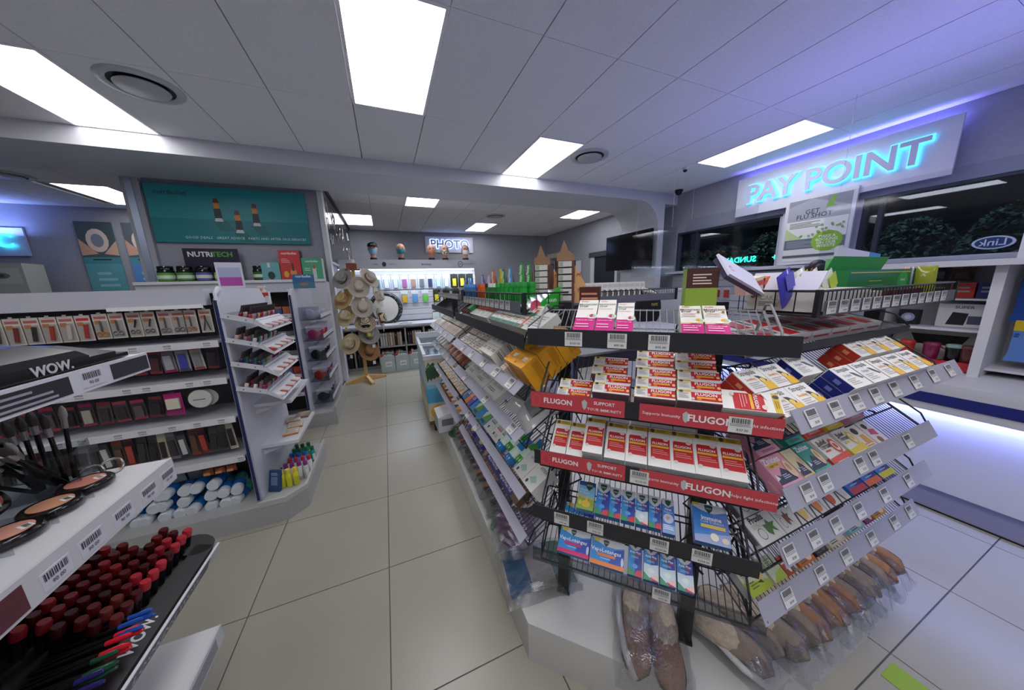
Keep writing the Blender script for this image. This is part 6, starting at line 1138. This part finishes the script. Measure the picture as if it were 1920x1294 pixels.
# mannequin heads
def mann(x, y, z, mask, lab, cap=False, spot=False):
    t = thing('mannequin_head', lab, 'mannequin head', T(x, y, z) @ R(0, 'Z'))
    sk = MB(); prof = [(.055, 0), (.05, .03), (.048, .07), (.052, .09), (.062, .11), (.075, .14), (.083, .18), (.085, .21), (.078, .25), (.055, .28), (.02, .297), (.001, .3)]
    sk.lathe(prof, '#d2a48f', 18, S3(.92, 1.08, 1)); sk.sphere((0, -.072, .125), (.035, .03, .03), '#d2a48f', 10, 6); sk.prism([(-.010, 0), (.010, 0), (0, .045)], -.016, .0, '#cf9f8a', T(0, -.082, .165) @ R(90, 'X') ); sk.box((-.012, -.108, .160), (.012, -.085, .170), '#cf9f8a')
    for s_ in (-1, 1): sk.sphere((s_ * .079, .0, .175), (.008, .018, .028), '#c99a86', 8, 5)
    part('head', sk, t); part('base', MB().lathe([(.062, 0), (.06, .035)], '#2a1a1a', 16), t)
    ey = MB()
    for s_ in (-1, 1): ey.sphere((s_ * .03, -.083, .205), (.013, .008, .006), '#3a2c2a', 8, 5); ey.box((s_ * .03 - .016, -.092, .222), (s_ * .03 + .016, -.084, .226), '#5a4034')
    ey.sphere((0, -.10, .145), (.018, .006, .006), '#a85a50', 8, 5); part('face', ey, t)
    mk = MB(); vs = []; fs = []; n = 10
    for j in range(5):
        for i in range(n + 1):
            a = -PI * .78 + (PI * .56) * i / n; zz = .098 + .09 * j / 4; r = (.094, .1, .104, .1, .095)[j]; pr = .012 * math.exp(-((i - n / 2) / 2.2) ** 2)
            vs.append(((r * .9) * math.cos(a), (r * 1.0 + pr) * math.sin(a) - .006, zz + .008 * (abs(i - n / 2) / 5) * (1 if j < 2 else 0)))
    for j in range(4):
        for i in range(n): a = j * (n + 1) + i; fs.append((a, a + 1, a + n + 2, a + n + 1))
    mk.add(vs, fs, 'w' + mask, True)
    for s_ in (-1, 1): mk.bar((s_ * .055, -.07, .18), (s_ * .08, 0, .18), .0015, '#d9d9d9', 3)
    if spot:
        r2 = random.Random(3)
        for k in range(16): a = -PI / 2 + r2.uniform(-.7, .7); zz = r2.uniform(.11, .18); mk.sphere((.093 * math.cos(a), .114 * math.sin(a) - .006, zz), (.012, .004, .006), '#1c1a1a', 6, 4)
    part('face_mask', mk, t)
    if cap: part('cap', MB().lathe([(.09, .225), (.092, .25), (.08, .29), (.04, .315), (.001, .32)], '#17171a', 18, S3(.95, 1.1, 1), True, False).prism([(-.07, -.08), (.07, -.08), (.05, -.16), (0, -.175), (-.05, -.16)], .232, .242, '#141416').box((-.03, -.103, .255), (.03, -.098, .275), '#8a8a80'), t)
ms_ = [(-.13, '#7fb8d8', 'mannequin head in a black cap and pale blue mask', True, False), (.36, '#1f7a86', 'bald mannequin head with a teal mask', False, False), (.93, '#c07a5a', 'bald mannequin head with a rust and orange mask', False, False), (1.20, '#cfc8b8', 'mannequin head with an animal print mask', False, True), (1.62, '#e0dedc', 'rightmost mannequin head with a plain white mask', False, False)]
for x, c, lb, cap, sp_ in ms_: mann(x, 6.38, 1.972, c, lb, cap, sp_)
# carded goods on the slats
rr = random.Random(31)
crd = [('#3a5a6a', 'camera strap'), ('#b8c0cc', 'cable'), ('#aab6c4', 'charger'), ('#8a4a7a', 'purple earphone'), ('#8a6a5a', 'brown cable'), ('#5a5a62', 'grey adaptor'), ('#2a3050', 'navy face mask'), ('#9ac4d8', 'pale blue mask'), ('#b8c8d8', 'white mask'), ('#b8b02a', 'yellow and black strap'), ('#c2bb3a', 'yellow camera strap'), ('#4a7ab0', 'blue hanging strap')]
for i, (c, n_) in enumerate(crd):
    solo('accessory_pack', pack(.15, .27, '#c4ccd8' if i < 9 else '#20201a', lambda t, w, h, c=c: t.box((-w * .25, -.015, h * .1), (w * .25, -.002, h * .68), c)), '%s pack on the top row of the lit slat wall' % n_, 'accessory', T(-.12 + i * .165, 6.44, 1.42))
for i, (c, n_) in enumerate((('#c9a01f', 'yellow phone pouch'), ('#4a8ac0', 'blue phone pouch'), ('#5ab03a', 'lime phone pouch'), ('#b8b02a', 'yellow carded cable'), ('#aaa42a', 'yellow carded lens cloth'), ('#5a3a7a', 'purple cable'))):
    solo('phone_pouch', pack(.14, .25, '#b8bcc0' if i < 3 else '#2a281c', lambda t, w, h, c=c: t.box((-w * .3, -.015, h * .06), (w * .3, -.002, h * .6), c)), '%s on the second row of the slat wall' % n_, 'accessory', T(.35 + i * .2 + (.03 if i > 2 else 0), 6.44, 1.14))
for i in range(2): solo('album_refill', carton(.13, .17, .02, '#c0c6c2', [('r', 'F', 0, .85, 1, 1, '#3a5048'), ('l', 'F', .2, .1, .8, .3, 2, '#8fa8a0')], key='ar'), 'small white and green box on the photo counter, %s' % ('left', 'right')[i], 'box', T(.93 + i * .16, 6.40, .785))
mr = thing('round_mirror', 'large oval mirror with a black patterned fabric edge on the photo counter', 'mirror', T(-.02, 6.30, 1.06) @ R(-6, 'X') @ R(8, 'Y'))
part('rim', MB().lathe([(.33, 0), (.36, .02), (.30, .03), (.26, .012)], noisy_k if False else '#1c1b1e', 30, R(90, 'X') @ S3(.85, .9, 1)), mr); part('glass', MB().lathe([(.28, .014), (.28, .016)], 'm#d8d8d4', 30, R(90, 'X') @ S3(.85, .9, 1)), mr)
bl_ = MB()
for k in range(30): a = rr.uniform(0, 2 * PI); r = rr.uniform(.29, .34); bl_.sphere((r * .85 * math.cos(a), -.028, r * .9 * math.sin(a)), (.012, .003, .008), '#8a8a88', 6, 4)
part('fabric_specks', bl_, mr, kind='stuff')
solo('leaflet_stack', MB().box((-.12, -.08, 0), (.12, .08, .012), '#c8c8cc').box((-.10, -.07, .012), (.11, .07, .02), '#b8bcc8').box((-.05, -.03, .02), (.04, .02, .022), '#8a3a4a'), 'loose stack of leaflets on the marble counter', 'leaflets', T(.30, 6.05, .781))
solo('leaflet_stack', MB().box((-.14, -.08, 0), (.14, .08, .02), '#d8a898'), 'pink paper stack at the right of the marble counter', 'leaflets', T(1.15, 6.02, .781))
for i in range(4): solo('gift_box', carton(.12, .1, .08, '#b8bcc8', [('e', 'F', .5, .5, .3, .3, '#6a4a5a'), ('l', 'F', .1, .1, .9, .3, 2, '#4a5a8a')], key=('gf')), 'small patterned box at the left of the marble counter, %s' % nth(i, 4), 'box', T(-.34 + (i % 2) * .14, 6.0 + .1 * (i // 2), .781), 'patterned boxes on the marble counter')
# jerrycans
def jerry(x, lab):
    t = thing('jerrycan', lab, 'jerrycan', T(x, 5.62, 0))
    b = MB(); b.prism([(-.115, .0), (.115, .0), (.115, .25), (.08, .29), (-.05, .29), (-.115, .26)], -.075, .075, 'g#a9b4b0', R(90, 'X')); part('body', b, t)
    part('cap', MB().lathe([(.025, .27), (.025, .31)], '#b8242a', 12, T(-.085, 0, 0)), t); part('handle', MB().tube([(-.03, 0, .285), (-.02, 0, .325), (.07, 0, .325), (.09, 0, .28)], .011, '#6a7270', 6), t)
    part('label', carton(.11, .09, .001, '#d0d4d2', [('l', 'F', .15, .3, .85, .6, 2, '#5a5e5e')], key='jl'), t, X=T(.01, -.0765, .1))
jerry(-.075, 'leftmost clear jerrycan with a red cap on the floor'); jerry(.165, 'middle clear jerrycan with a red cap on the floor'); jerry(.40, 'rightmost clear jerrycan with a red cap beside the freezer')
# hat stand
hs = thing('hat_stand', 'wooden hat tree with a four footed base', 'hat stand', T(-.41, 5.2, 0))
part('pole', MB().box((-.022, -.022, .06), (.022, .022, 1.72), 'wood'), hs)
for a in (20, 110, 200, 290): part('foot', MB().prism([(.02, 0), (.30, 0), (.30, .03), (.05, .09), (.02, .09)], -.022, .022, 'wood', R(a, 'Z') @ R(90, 'X')), hs)
part('top_plate', bx((-.10, -.06, 1.72), (.10, .06, 1.735), '#6a4a34'), hs)
solo('hat_box', MB().box((-.07, -.05, 0), (.07, .05, .08), '#8a3424').lathe([(.07, .08), (.085, .085), (.05, .10), (.04, .14), (.001, .145)], '#bfb8b4', 16), 'small rust red box topped by a little white hat', 'box', T(-.42, 5.2, 1.737))
def hat(x, z, y, m, band, tilt, yaw, lab, s=1.0, tagc='#d9d6d0', rim=.155):
    t = thing('straw_hat', lab, 'hat', T(x, y, z) @ R(yaw, 'Z') @ R(tilt, 'X') @ S3(s, s, s))
    n = 28; vs = []; fs = []; pr = [(.072, .0), (.09, -.002), (.115, -.004), (rim, .012), (rim + .002, .008), (.09, -.008), (.07, -.004)]
    part('crown', MB().lathe([(.076, -.002), (.074, .045), (.067, .082), (.052, .095), (.03, .088), (.001, .080)], m, n, S3(.92, 1.12, 1), True, False), t)
    b = MB(); b.lathe([(.07, .0), (.10, -.003), (.13, .002), (rim, .016), (rim + .003, .012), (.12, -.006), (.07, -.004)], m, n, S3(.96, 1.06, 1), True, False, False); part('brim', b, t)
    if band: part('band', MB().lathe([(.0785, .002), (.0775, .024)], band, n, S3(.92, 1.12, 1), True, False, False), t)
    part('price_tag', bx((-.02, -.0015, -.05), (.02, .0, .0), tagc), t, X=T(.03, -.17, .0) @ R(-tilt, 'X'))
H = [(-.55, 1.60, 5.12, 'greyhat', '#3a3030', 62, -30, 'grey woven hat at the top left of the hat stand'), (-.20, 1.60, 5.14, 'whitehat', '#7a4a30', 60, 50, 'white and brown wide hat at the top right of the stand'), (-.35, 1.47, 5.04, 'whitehat', None, 68, 10, 'large cream felt hat in the upper middle of the stand'),
     (-.57, 1.30, 5.10, 'straw1', '#b09060', 62, -35, 'woven tan straw hat, second from the top on the left'), (-.33, 1.18, 5.02, 'whitehat', '#1c1a1a', 70, 8, 'cream crown with a dark grey brim in the middle of the stand'), (-.56, 1.05, 5.10, 'straw2', None, 62, -35, 'pale straw cowboy hat on the left of the stand'),
     (-.32, .93, 5.02, 'stripehat', None, 48, 4, 'black and cream striped hat with a yellow tag'), (-.29, .76, 5.06, 'greyhat', '#1c1a1a', 62, 15, 'grey straw fedora with a black band'), (-.56, .63, 5.10, 'straw2', '#6a625c', 64, -25, 'small cream fedora with a grey brim, lowest on the left'),
     (-.32, .50, 5.06, 'brownhat', '#3a2a22', 58, 20, 'brown felt hat, lowest on the stand'), (-.12, 1.32, 5.22, 'whitehat', None, 75, 75, 'white hat seen edge on at the right of the stand'), (-.12, .98, 5.22, 'stripehat', '#5a3a2a', 78, 80, 'brown striped hat behind the large striped one')]
for i, (x, z, y, m, bd, ti_, yw, lb) in enumerate(H): hat(x, z, y, m, bd, ti_, yw, lb, 1.0, '#d9b81f' if i in (5, 6) else '#d9d6d0')
# ice cream freezer
fz_ = thing('ice_cream_freezer', 'glass topped ice cream freezer with a beach picture on its end', 'freezer', T(.28, 2.92, 0) @ R(-2, 'Z'))
part('body', bx((0, 0, .09), (.66, 1.2, .76), '#aeb6b8'), fz_)
part('rim', MB().box((-.01, -.01, .76), (.67, .03, .80), '#c2c8ca').box((-.01, 1.17, .76), (.67, 1.21, .86), '#c2c8ca').box((-.01, .03, .76), (.02, 1.17, .81), '#c2c8ca').box((.64, .03, .76), (.67, 1.17, .81), '#c2c8ca').box((0, .55, .79), (.66, .60, .82), '#c9ced0'), fz_)
part('glass_lid', bx((.02, .03, .785), (.64, 1.17, .79), 't#cfdde0'), fz_); part('interior', bx((.03, .04, .70), (.63, 1.16, .765), '#8fa0a6'), fz_)
art = MB(); FXf = {'F': (T(0, -.0015, .09) @ R(90, 'X'), .66, .67)}
draw(art, [('r', 'F', 0, 0, 1, 1, '#a9c0c6'), ('r', 'F', 0, .68, 1, 1, '#cfc6ac'), ('r', 'F', 0, .34, 1, .58, '#4f9ab8'), ('r', 'F', 0, .56, 1, .62, '#7fb4c8'), ('p', 'F', [(0, 0), (1, 0), (1, .3), (.5, .36), (0, .3)], '#cfc0a0'),
           ('e', 'F', .36, .52, .2, .09, '#d2862a'), ('t', 'F', 'Isl', .38, .66, .36, '#1c1614', 0, .02), ('t', 'F', 'sun', .52, .52, .2, '#1c1614', 0, .03), ('e', 'F', .42, .34, .16, .13, '#d2722a'), ('e', 'F', .42, .34, .12, .1, '#e0903a'), ('e', 'F', .62, .38, .08, .06, '#b8282c'), ('e', 'F', .15, .2, .12, .11, '#d9a01f'), ('e', 'F', .2, .08, .1, .04, '#dcc84a'), ('r', 'F', 0, 0, .3, .06, '#6a4a2a')]
     + [('p', 'F', [(.0, .86), (.05 + .07 * k, .97 - .012 * k), (.10 + .075 * k, .86 - .014 * k), (.05 + .05 * k, .92 - .01 * k)], '#2c4a34' if k % 2 else '#3f6a48') for k in range(8)] + [('p', 'F', [(.0, .84), (.02 + .05 * k, .66 + .02 * k), (.05 + .06 * k, .72 + .02 * k), (.04, .88)], '#2f5238') for k in range(6)], FXf)
part('beach_print', art, fz_)
sd = MB(); FXs = {'L': (T(-.0015, 1.2, .09) @ R(-90, 'Z') @ R(90, 'X'), 1.2, .67)}
draw(sd, [('r', 'L', 0, 0, 1, 1, '#a9c4cc'), ('r', 'L', 0, .3, 1, .55, '#5fa0b8'), ('p', 'L', [(0, 0), (1, 0), (1, .35), (0, .2)], '#c9b894'), ('e', 'L', .7, .45, .1, .12, '#d28a3a')], FXs); part('side_print', sd, fz_)
for x, y in ((.06, .06), (.6, .06), (.06, 1.14), (.6, 1.14)): part('castor', MB().lathe([(.035, -.012), (.035, .012)], '#1a1a1c', 14, T(x, y, .036) @ R(90, 'Y')).box((x - .015, y - .015, .04), (x + .015, y + .015, .09), '#77797b'), fz_)
for i in range(8): solo('ice_cream', pouch_mesh(.12, .07, .02, ['g#b8b0a0', 'g#7a9ac0', 'g#c0a890', 'g#5a5a60'][i % 4], [], 90 + i), 'wrapped ice cream under the freezer glass, %s' % nth(i, 8), 'ice cream', T(.42 + (i % 2) * .3, 3.03 + (i // 2) * .25, .768) @ R(-90, 'X'), 'ice creams in the freezer')
# ================= PAY COUNTER, RIGHT =================
pcn = thing('pay_counter', 'white pay counter with a navy stripe and blue lit front', 'counter')
part('front_panel', bx((2.95, -1.8, .16), (2.98, 3.9, .66), '#c9cad2'), pcn); part('kick', bx((3.0, -1.8, 0), (3.03, 3.9, .16), '#9a9ac0'), pcn); part('kick_trim', bx((2.995, -1.8, 0), (3.0, 3.9, .008), '#0d0d12'), pcn)
part('fascia', bx((2.85, -1.8, .66), (2.88, 3.9, .80), '#c4c4cc'), pcn); part('navy_stripe', bx((2.845, -1.8, .705), (2.85, 3.9, .765), '#1a2270'), pcn)
part('worktop', bx((2.85, -1.8, .80), (3.8, 3.9, .825), '#c9c9d0'), pcn); part('body', bx((2.98, -1.8, .16), (3.7, 3.9, .80), '#a9a9b0'), pcn); part('led_strip', bx((2.93, -1.8, .648), (2.955, 3.9, .658), 'e4#8fc8ff'), pcn)
du = thing('display_unit', 'white display bay with shelves standing on the pay counter', 'shelving')
part('top_ledge', bx((3.12, -1.6, 1.475), (3.8, 1.02, 1.51), '#c9c9d4'), du); part('back_panel', bx((3.55, -1.6, .825), (3.58, 1.0, 1.475), '#b4b4bc'), du)
for y in (.98, .535, .06, -.6, -1.2): part('divider', bx((3.2, y, .825), (3.56, y + .04, 1.475), '#cfcfd4'), du)
part('shelf', bx((3.3, .575, 1.075), (3.55, .98, 1.09), '#c4c4cc'), du); part('shelf', bx((3.28, .10, .86), (3.55, .535, .875), '#c4c4cc'), du)
part('shelf', bx((3.3, .575, 1.27), (3.55, .80, 1.28), '#c4c4cc'), du)
# goods in the bay
ct_ = thing('cup_display_tray', 'red rimmed display tray of drinking cups on the counter', 'display box', T(3.27, .765, .827) @ RY)
part('tray', MB().box((-.19, 0, 0), (.19, .004, .06), '#b8242c').box((-.19, 0, 0), (.19, .2, .004), '#b8242c').prism([(0, 0), (.2, 0), (.2, .2)], -.192, -.188, '#d2d2cc', R(90, 'X') @ R(90, 'Y') if False else Matrix(((0, 0, 1, 0), (1, 0, 0, 0), (0, 1, 0, 0), (0, 0, 0, 1)))).prism([(0, 0), (.2, 0), (.2, .2)], .188, .192, '#d2d2cc', Matrix(((0, 0, 1, 0), (1, 0, 0, 0), (0, 1, 0, 0), (0, 0, 0, 1)))), ct_)
part('backboard', MB().box((-.19, .196, 0), (.19, .2, .23), '#d2d2cc').prism([(-.12, .20), (.12, .20), (.09, .13), (-.09, .13)], -.1955, -.1935, '#141214', R(90, 'X')), ct_); part('printed_letters', MB().txt('BRENTONI', T(-.02, -.0006, .03) @ R(90, 'X'), .032, '#e6d0d0', .02), ct_)
for i, (c, n_, yy) in enumerate((('#7a9a90', 'pale green', .92), ('#b83028', 'red patterned', .86), ('#7a2248', 'plum', .755), ('#7f9a92', 'sea green', .665), ('#5a2a26', 'dark red', .61))):
    b = MB(); b.lathe([(.028, 0), (.036, .13), (.036, .14)], 't' + c if i in (0, 3) else 'g' + c, 14, None, True, True, False); b.lathe([(.037, .135), (.037, .15), (.03, .155)], c, 14)
    if i == 2: b.tube([(0, -.035, .13), (0, -.065, .11), (0, -.06, .05), (0, -.033, .04)], .006, c, 6)
    solo('tumbler', b, '%s tumbler standing in the red rimmed tray' % n_, 'cup', T(3.34, yy, .834))
cps = (('wrist_brace_box', .2, .15, '#d0d0d2', [('p', 'F', [(.2, .1), (.55, .1), (.6, .6), (.3, .65)], '#1c1c20'), ('r', 'F', .6, .15, .95, .5, '#4a4e68'), ('t', 'F', 'SUPER', .5, .85, .13, '#3a3a40')], .68, 1.092, 'white box with a black bandage picture on the middle shelf'),
       ('headphone_box', .09, .1, '#17171c', [('e', 'F', .5, .5, .35, .3, '#9aa0c8'), ('e', 'F', .5, .5, .18, .15, '#d0d0e0')], .90, 1.092, 'black box with a headphone picture on the middle shelf'))
for nm, w_, h_, c, dd, y, z, lb in cps: solo(nm, carton(w_, h_, .06, c, dd), lb, 'box', T(3.40, y, z) @ RY)
for i, (c, n_, w_) in enumerate((('#1c2420', 'black', .07), ('#b02c28', 'red', .09), ('#1f2a6a', 'navy', .07))): solo('cable_box', carton(w_, .11, .05, c, [('l', 'F', .2, .3, .8, .8, 2, '#8a8a8c')], key=('cbx', c)), '%s cable box on the upper shelf of the display bay' % n_, 'box', T(3.38, .79 - i * .088, 1.282) @ RY @ S3(1, 1, .85))
for i, (c, n_, h_) in enumerate((('#c9c9d2', 'white pennant shaped', .09), ('#17171c', 'black', .09), ('#5a3424', 'brown', .08), ('#3a3440', 'dark grey', .07), ('#b0b0bc', 'pale grey', .08))): solo('phone_accessory', pack(.09, h_, c, lambda t, w, h, c=c: t.box((-w * .3, -.01, h * .2), (w * .3, -.002, h * .7), '#2a2c4a' if c == '#c9c9d2' else '#55555c'), False), '%s carded phone accessory near the top of the display bay' % n_, 'accessory', T(3.50, .93 - (i % 4) * .095, 1.385 if i < 3 else 1.29) @ RY)
# socks in the next bay
def sock(y, z, c, lb, dots, band=None):
    b = MB(); b.prism([(-.05, 0), (.05, 0), (.05, .2), (-.05, .2)], -.012, -.0002, 'w' + c, R(90, 'X')); r2 = random.Random(len(lb))
    b.prism([(-.05, 0), (.05, 0), (.02, -.05), (-.06, -.05)], -.012, 0, 'w' + c, R(90, 'X'))
    for k in range(9): x_, z_ = r2.uniform(-.04, .04), r2.uniform(.01, .18); b.box((x_ - .008, -.001, z_ - .006), (x_ + .008, .0, z_ + .005), dots)
    if band: b.box((-.052, -.002, .13), (.052, .013, .19), band)
    solo('socks', b, lb, 'socks', T(3.36, y, z) @ RY)
sock(.46, 1.20, '#234a9a', 'blue socks with yellow and white shapes in the end bay', '#d9c060'); sock(.44, .97, '#5a82c8', 'light blue dotted socks with a yellow band in the end bay', '#2a4a8a', '#d2b81f'); sock(.34, .97, '#17171a', 'black socks with yellow patches beside the blue ones', '#d2b83a'); sock(.33, 1.20, '#b02838', 'red banded socks at the far right edge', '#e0dcd0', '#e0dcd2')
sock(.22, 1.1, '#1c1c22', 'black and yellow socks hanging beyond the blue ones', '#d2b83a')
solo('price_card', carton(.1, .08, .002, '#e0e0dc', [('l', 'F', .1, .2, .9, .8, 3, '#55555a')], key='pcd'), 'white ticket card above the socks', 'card', T(3.30, .40, 1.40) @ RY)
solo('box_on_ledge', carton(.3, .35, .02, '#d0d0d6', [('e', 'F', .2, .5, .15, .2, '#c0927a')]), 'white poster card on the ledge at the right edge', 'card', T(3.5, .42, 1.512) @ RY)
# cashier behind the counter: only the top of the head shows above the display

pe = thing('person', 'person with dark centre parted hair behind the pay counter, looking down', 'person', T(4.28, 1.79, 0) @ RY)
jv = {'pelvis': (0, 0, .90, .13), 'belly': (0, -.0, 1.02, .115), 'chest': (0, -.01, 1.20, .125), 'neck0': (0, -.02, 1.33, .055), 'neck1': (0, -.045, 1.40, .045),
      'sl': (-.15, -.01, 1.27, .055), 'el': (-.20, -.08, 1.02, .04), 'wl': (-.13, -.28, 1.0, .027), 'hl': (-.11, -.36, 1.0, .026), 'sr': (.15, -.01, 1.27, .055), 'er': (.20, -.08, 1.02, .04), 'wr': (.13, -.28, 1.0, .027), 'hr': (.11, -.36, 1.0, .026),
      'kl': (-.09, -.02, .48, .06), 'al': (-.09, .02, .09, .04), 'tl': (-.10, -.14, .04, .035), 'kr': (.09, -.02, .48, .06), 'ar': (.09, .02, .09, .04), 'tr': (.10, -.14, .04, .035), 'ul': (-.09, 0, .82, .085), 'ur': (.09, 0, .82, .085)}
je = [('pelvis', 'belly'), ('belly', 'chest'), ('chest', 'neck0'), ('neck0', 'neck1'), ('chest', 'sl'), ('sl', 'el'), ('el', 'wl'), ('wl', 'hl'), ('chest', 'sr'), ('sr', 'er'), ('er', 'wr'), ('wr', 'hr'), ('pelvis', 'ul'), ('ul', 'kl'), ('kl', 'al'), ('al', 'tl'), ('pelvis', 'ur'), ('ur', 'kr'), ('kr', 'ar'), ('ar', 'tr')]
def skinned(name, jv, je, mat, par, sub=2):
    ks = list(jv); me = bpy.data.meshes.new(name); me.from_pydata([jv[k][:3] for k in ks], [(ks.index(a), ks.index(b)) for a, b in je], []); me.materials.append(M(mat))
    o = part(name, me, par); sk = o.modifiers.new('skin', 'SKIN')
    for k, v in zip(ks, me.skin_vertices[0].data): r = jv[k][3]; v.radius = (r, r)
    me.skin_vertices[0].data[0].use_root = True; sb_ = o.modifiers.new('sub', 'SUBSURF'); sb_.levels = sub; sb_.render_levels = sub
    for p in me.polygons: p.use_smooth = True
    sk.use_smooth_shade = True
    return o
for nm in ('pelvis',): pass
body = skinned('body', jv, je, 'w#2a2c38', pe)
for s_ in (-1, 1):
    for k in range(5):
        bx_ = s_ * .11 + (k - 2) * .016
        if k == (4 if s_ < 0 else 0): P = {'a': (bx_ * .9, -.35, 1.0, .011), 'b': (bx_ + s_ * -.02, -.39, .99, .009), 'c': (bx_ + s_ * -.025, -.41, .985, .007)}
        else: P = {'a': (bx_ * 1.0, -.37, 1.0, .010), 'b': (bx_, -.41 - .004 * (2 - abs(k - 2)), .995, .009), 'c': (bx_, -.44 - .006 * (2 - abs(k - 2)), .985, .007)}
        skinned('finger', P, [('a', 'b'), ('b', 'c')], '#9a6a50', pe, 1)
hd_ = MB(); XH = T(0, -.06, 1.475) @ R(22, 'X')
hd_.sphere((0, 0, 0), (.076, .098, .112), '#9a6a50', 20, 14, XH); hd_.sphere((0, -.05, -.06), (.05, .05, .05), '#9a6a50', 14, 8, XH); hd_.prism([(-.010, -.02), (.010, -.02), (0, .03)], .085, .118, '#96664c', XH @ R(90, 'X'))
for s_ in (-1, 1): hd_.sphere((s_ * .078, .005, -.01), (.009, .018, .03), '#94644b', 8, 6, XH)
part('head', hd_, pe)
ey = MB()
for s_ in (-1, 1): ey.sphere((s_ * .03, -.088, .004), (.013, .007, .005), '#1f1512', 8, 5, XH); ey.bar((s_ * .015, -.098, .026), (s_ * .05, -.09, .024), .003, '#1c1410', 4)if False else ey.sphere((s_ * .032, -.09, .026), (.018, .006, .003), '#1c1410', 8, 4, XH)
ey.sphere((0, -.092, -.055), (.022, .008, .006), '#8a4a44', 8, 5, XH); part('face', ey, pe)
hr = MB(); hr.sphere((0, .018, .022), (.087, .102, .108), 'hairn', 22, 14, XH); hr.sphere((-.045, -.03, .055), (.05, .07, .055), 'hairn', 14, 8, XH); hr.sphere((.045, -.03, .055), (.05, .07, .055), 'hairn', 14, 8, XH); hr.sphere((0, .09, -.06), (.05, .045, .08), 'hairn', 12, 8, XH)
part('hair', hr, pe)
# wall panel and goods behind the pay counter
sl_ = thing('slat_panel', 'white slatted panel below the left window behind the counter', 'wall panel')
for i in range(7): part('slat', bx((5.19, 2.0, .75 + i * .112), (5.215, 4.35, .855 + i * .112), '#c4c4ce'), sl_)
for i, (c, n_, y, z) in enumerate((('#b8242c', 'red and white', 3.6, 1.2), ('#b8242c', 'red', 3.45, 1.2), ('#c83a3a', 'red topped', 3.3, 1.2), ('#3a5a9a', 'blue', 3.9, 1.35), ('#a9c0d8', 'pale blue', 3.7, 1.38), ('#2a7a9a', 'teal', 2.95, 1.36), ('#7a8ab0', 'grey blue', 4.05, 1.36))):
    solo('carded_product', pack(.11, .17, '#d9d9de', lambda t, w, h, c=c: t.box((-w * .35, -.015, h * .1), (w * .35, -.002, h * .8), c)), '%s carded product hanging on the slats below the window, %s' % (n_, NUM[i]), 'product', T(5.185, y, z - .08) @ RY)
solo('till_cabinet', MB().box((0, 0, 0), (.5, .5, 1.28), '#c6c6d0').box((-.02, -.02, 1.28), (.52, .52, 1.30), '#d4d4dc'), 'white till cabinet seen behind the wire basket, nearer one', 'cabinet', T(4.2, 3.3, 0))
solo('till_cabinet', MB().box((0, 0, 0), (.6, .5, 1.26), '#c6c6d0').box((-.02, -.02, 1.26), (.62, .52, 1.29), '#d4d4dc').box((.2, -.005, 1.05), (.3, 0, 1.2), '#8a8a94'), 'white till cabinet with a small picture, farther one', 'cabinet', T(3.4, 4.3, 0))
ch = thing('office_chair', 'black jacket hung over an office chair behind the counter', 'chair', T(3.75, 3.55, 0))
part('backrest', MB().sphere((0, 0, 1.02), (.26, .09, .30), 'w#141316', 18, 10), ch); part('seat', bx((-.24, -.45, .46), (.24, .02, .54), '#1a191c'), ch); part('post', MB().lathe([(.03, .06), (.03, .46)], '#2a2a2c', 10, T(0, -.2, 0)), ch)
for k in range(5): part('leg', MB().bar((0, -.2, .08), (.28 * math.cos(k * 1.257), -.2 + .28 * math.sin(k * 1.257), .03), .02, '#1c1c1e', 6), ch)
part('lettering', MB().txt('PAPE', T(.04, -.088, 1.08) @ R(90, 'X'), .06, '#b9a95a', .02), ch)
# clear screens hanging above the counter
for i, (y0, y1, z0, z1, n_) in enumerate(((2.3, 3.2, 1.5, 2.25, 'middle'), (3.35, 4.2, 1.5, 2.2, 'far'), (.3, 1.7, 1.52, 2.2, 'near'))):
    t = thing('clear_screen', '%s clear acrylic screen hung above the pay counter' % n_, 'screen', T(4.0, 0, 0)); part('sheet', bx((0, y0, z0), (.004, y1, z1), 'a#f4f6fa'), t)
    for yy in (y0 + .08, y1 - .08): part('cord', MB().bar((.002, yy, z1), (.002, yy, 2.995), .0015, '#c9c9d2', 4), t)
# floor sticker
solo('floor_sticker', bx((0, 0, .0008), (.095, .30, .0022), '#8fae2a'), 'lime green floor sticker at the bottom right', 'sticker', T(1.54, -.02, 0))
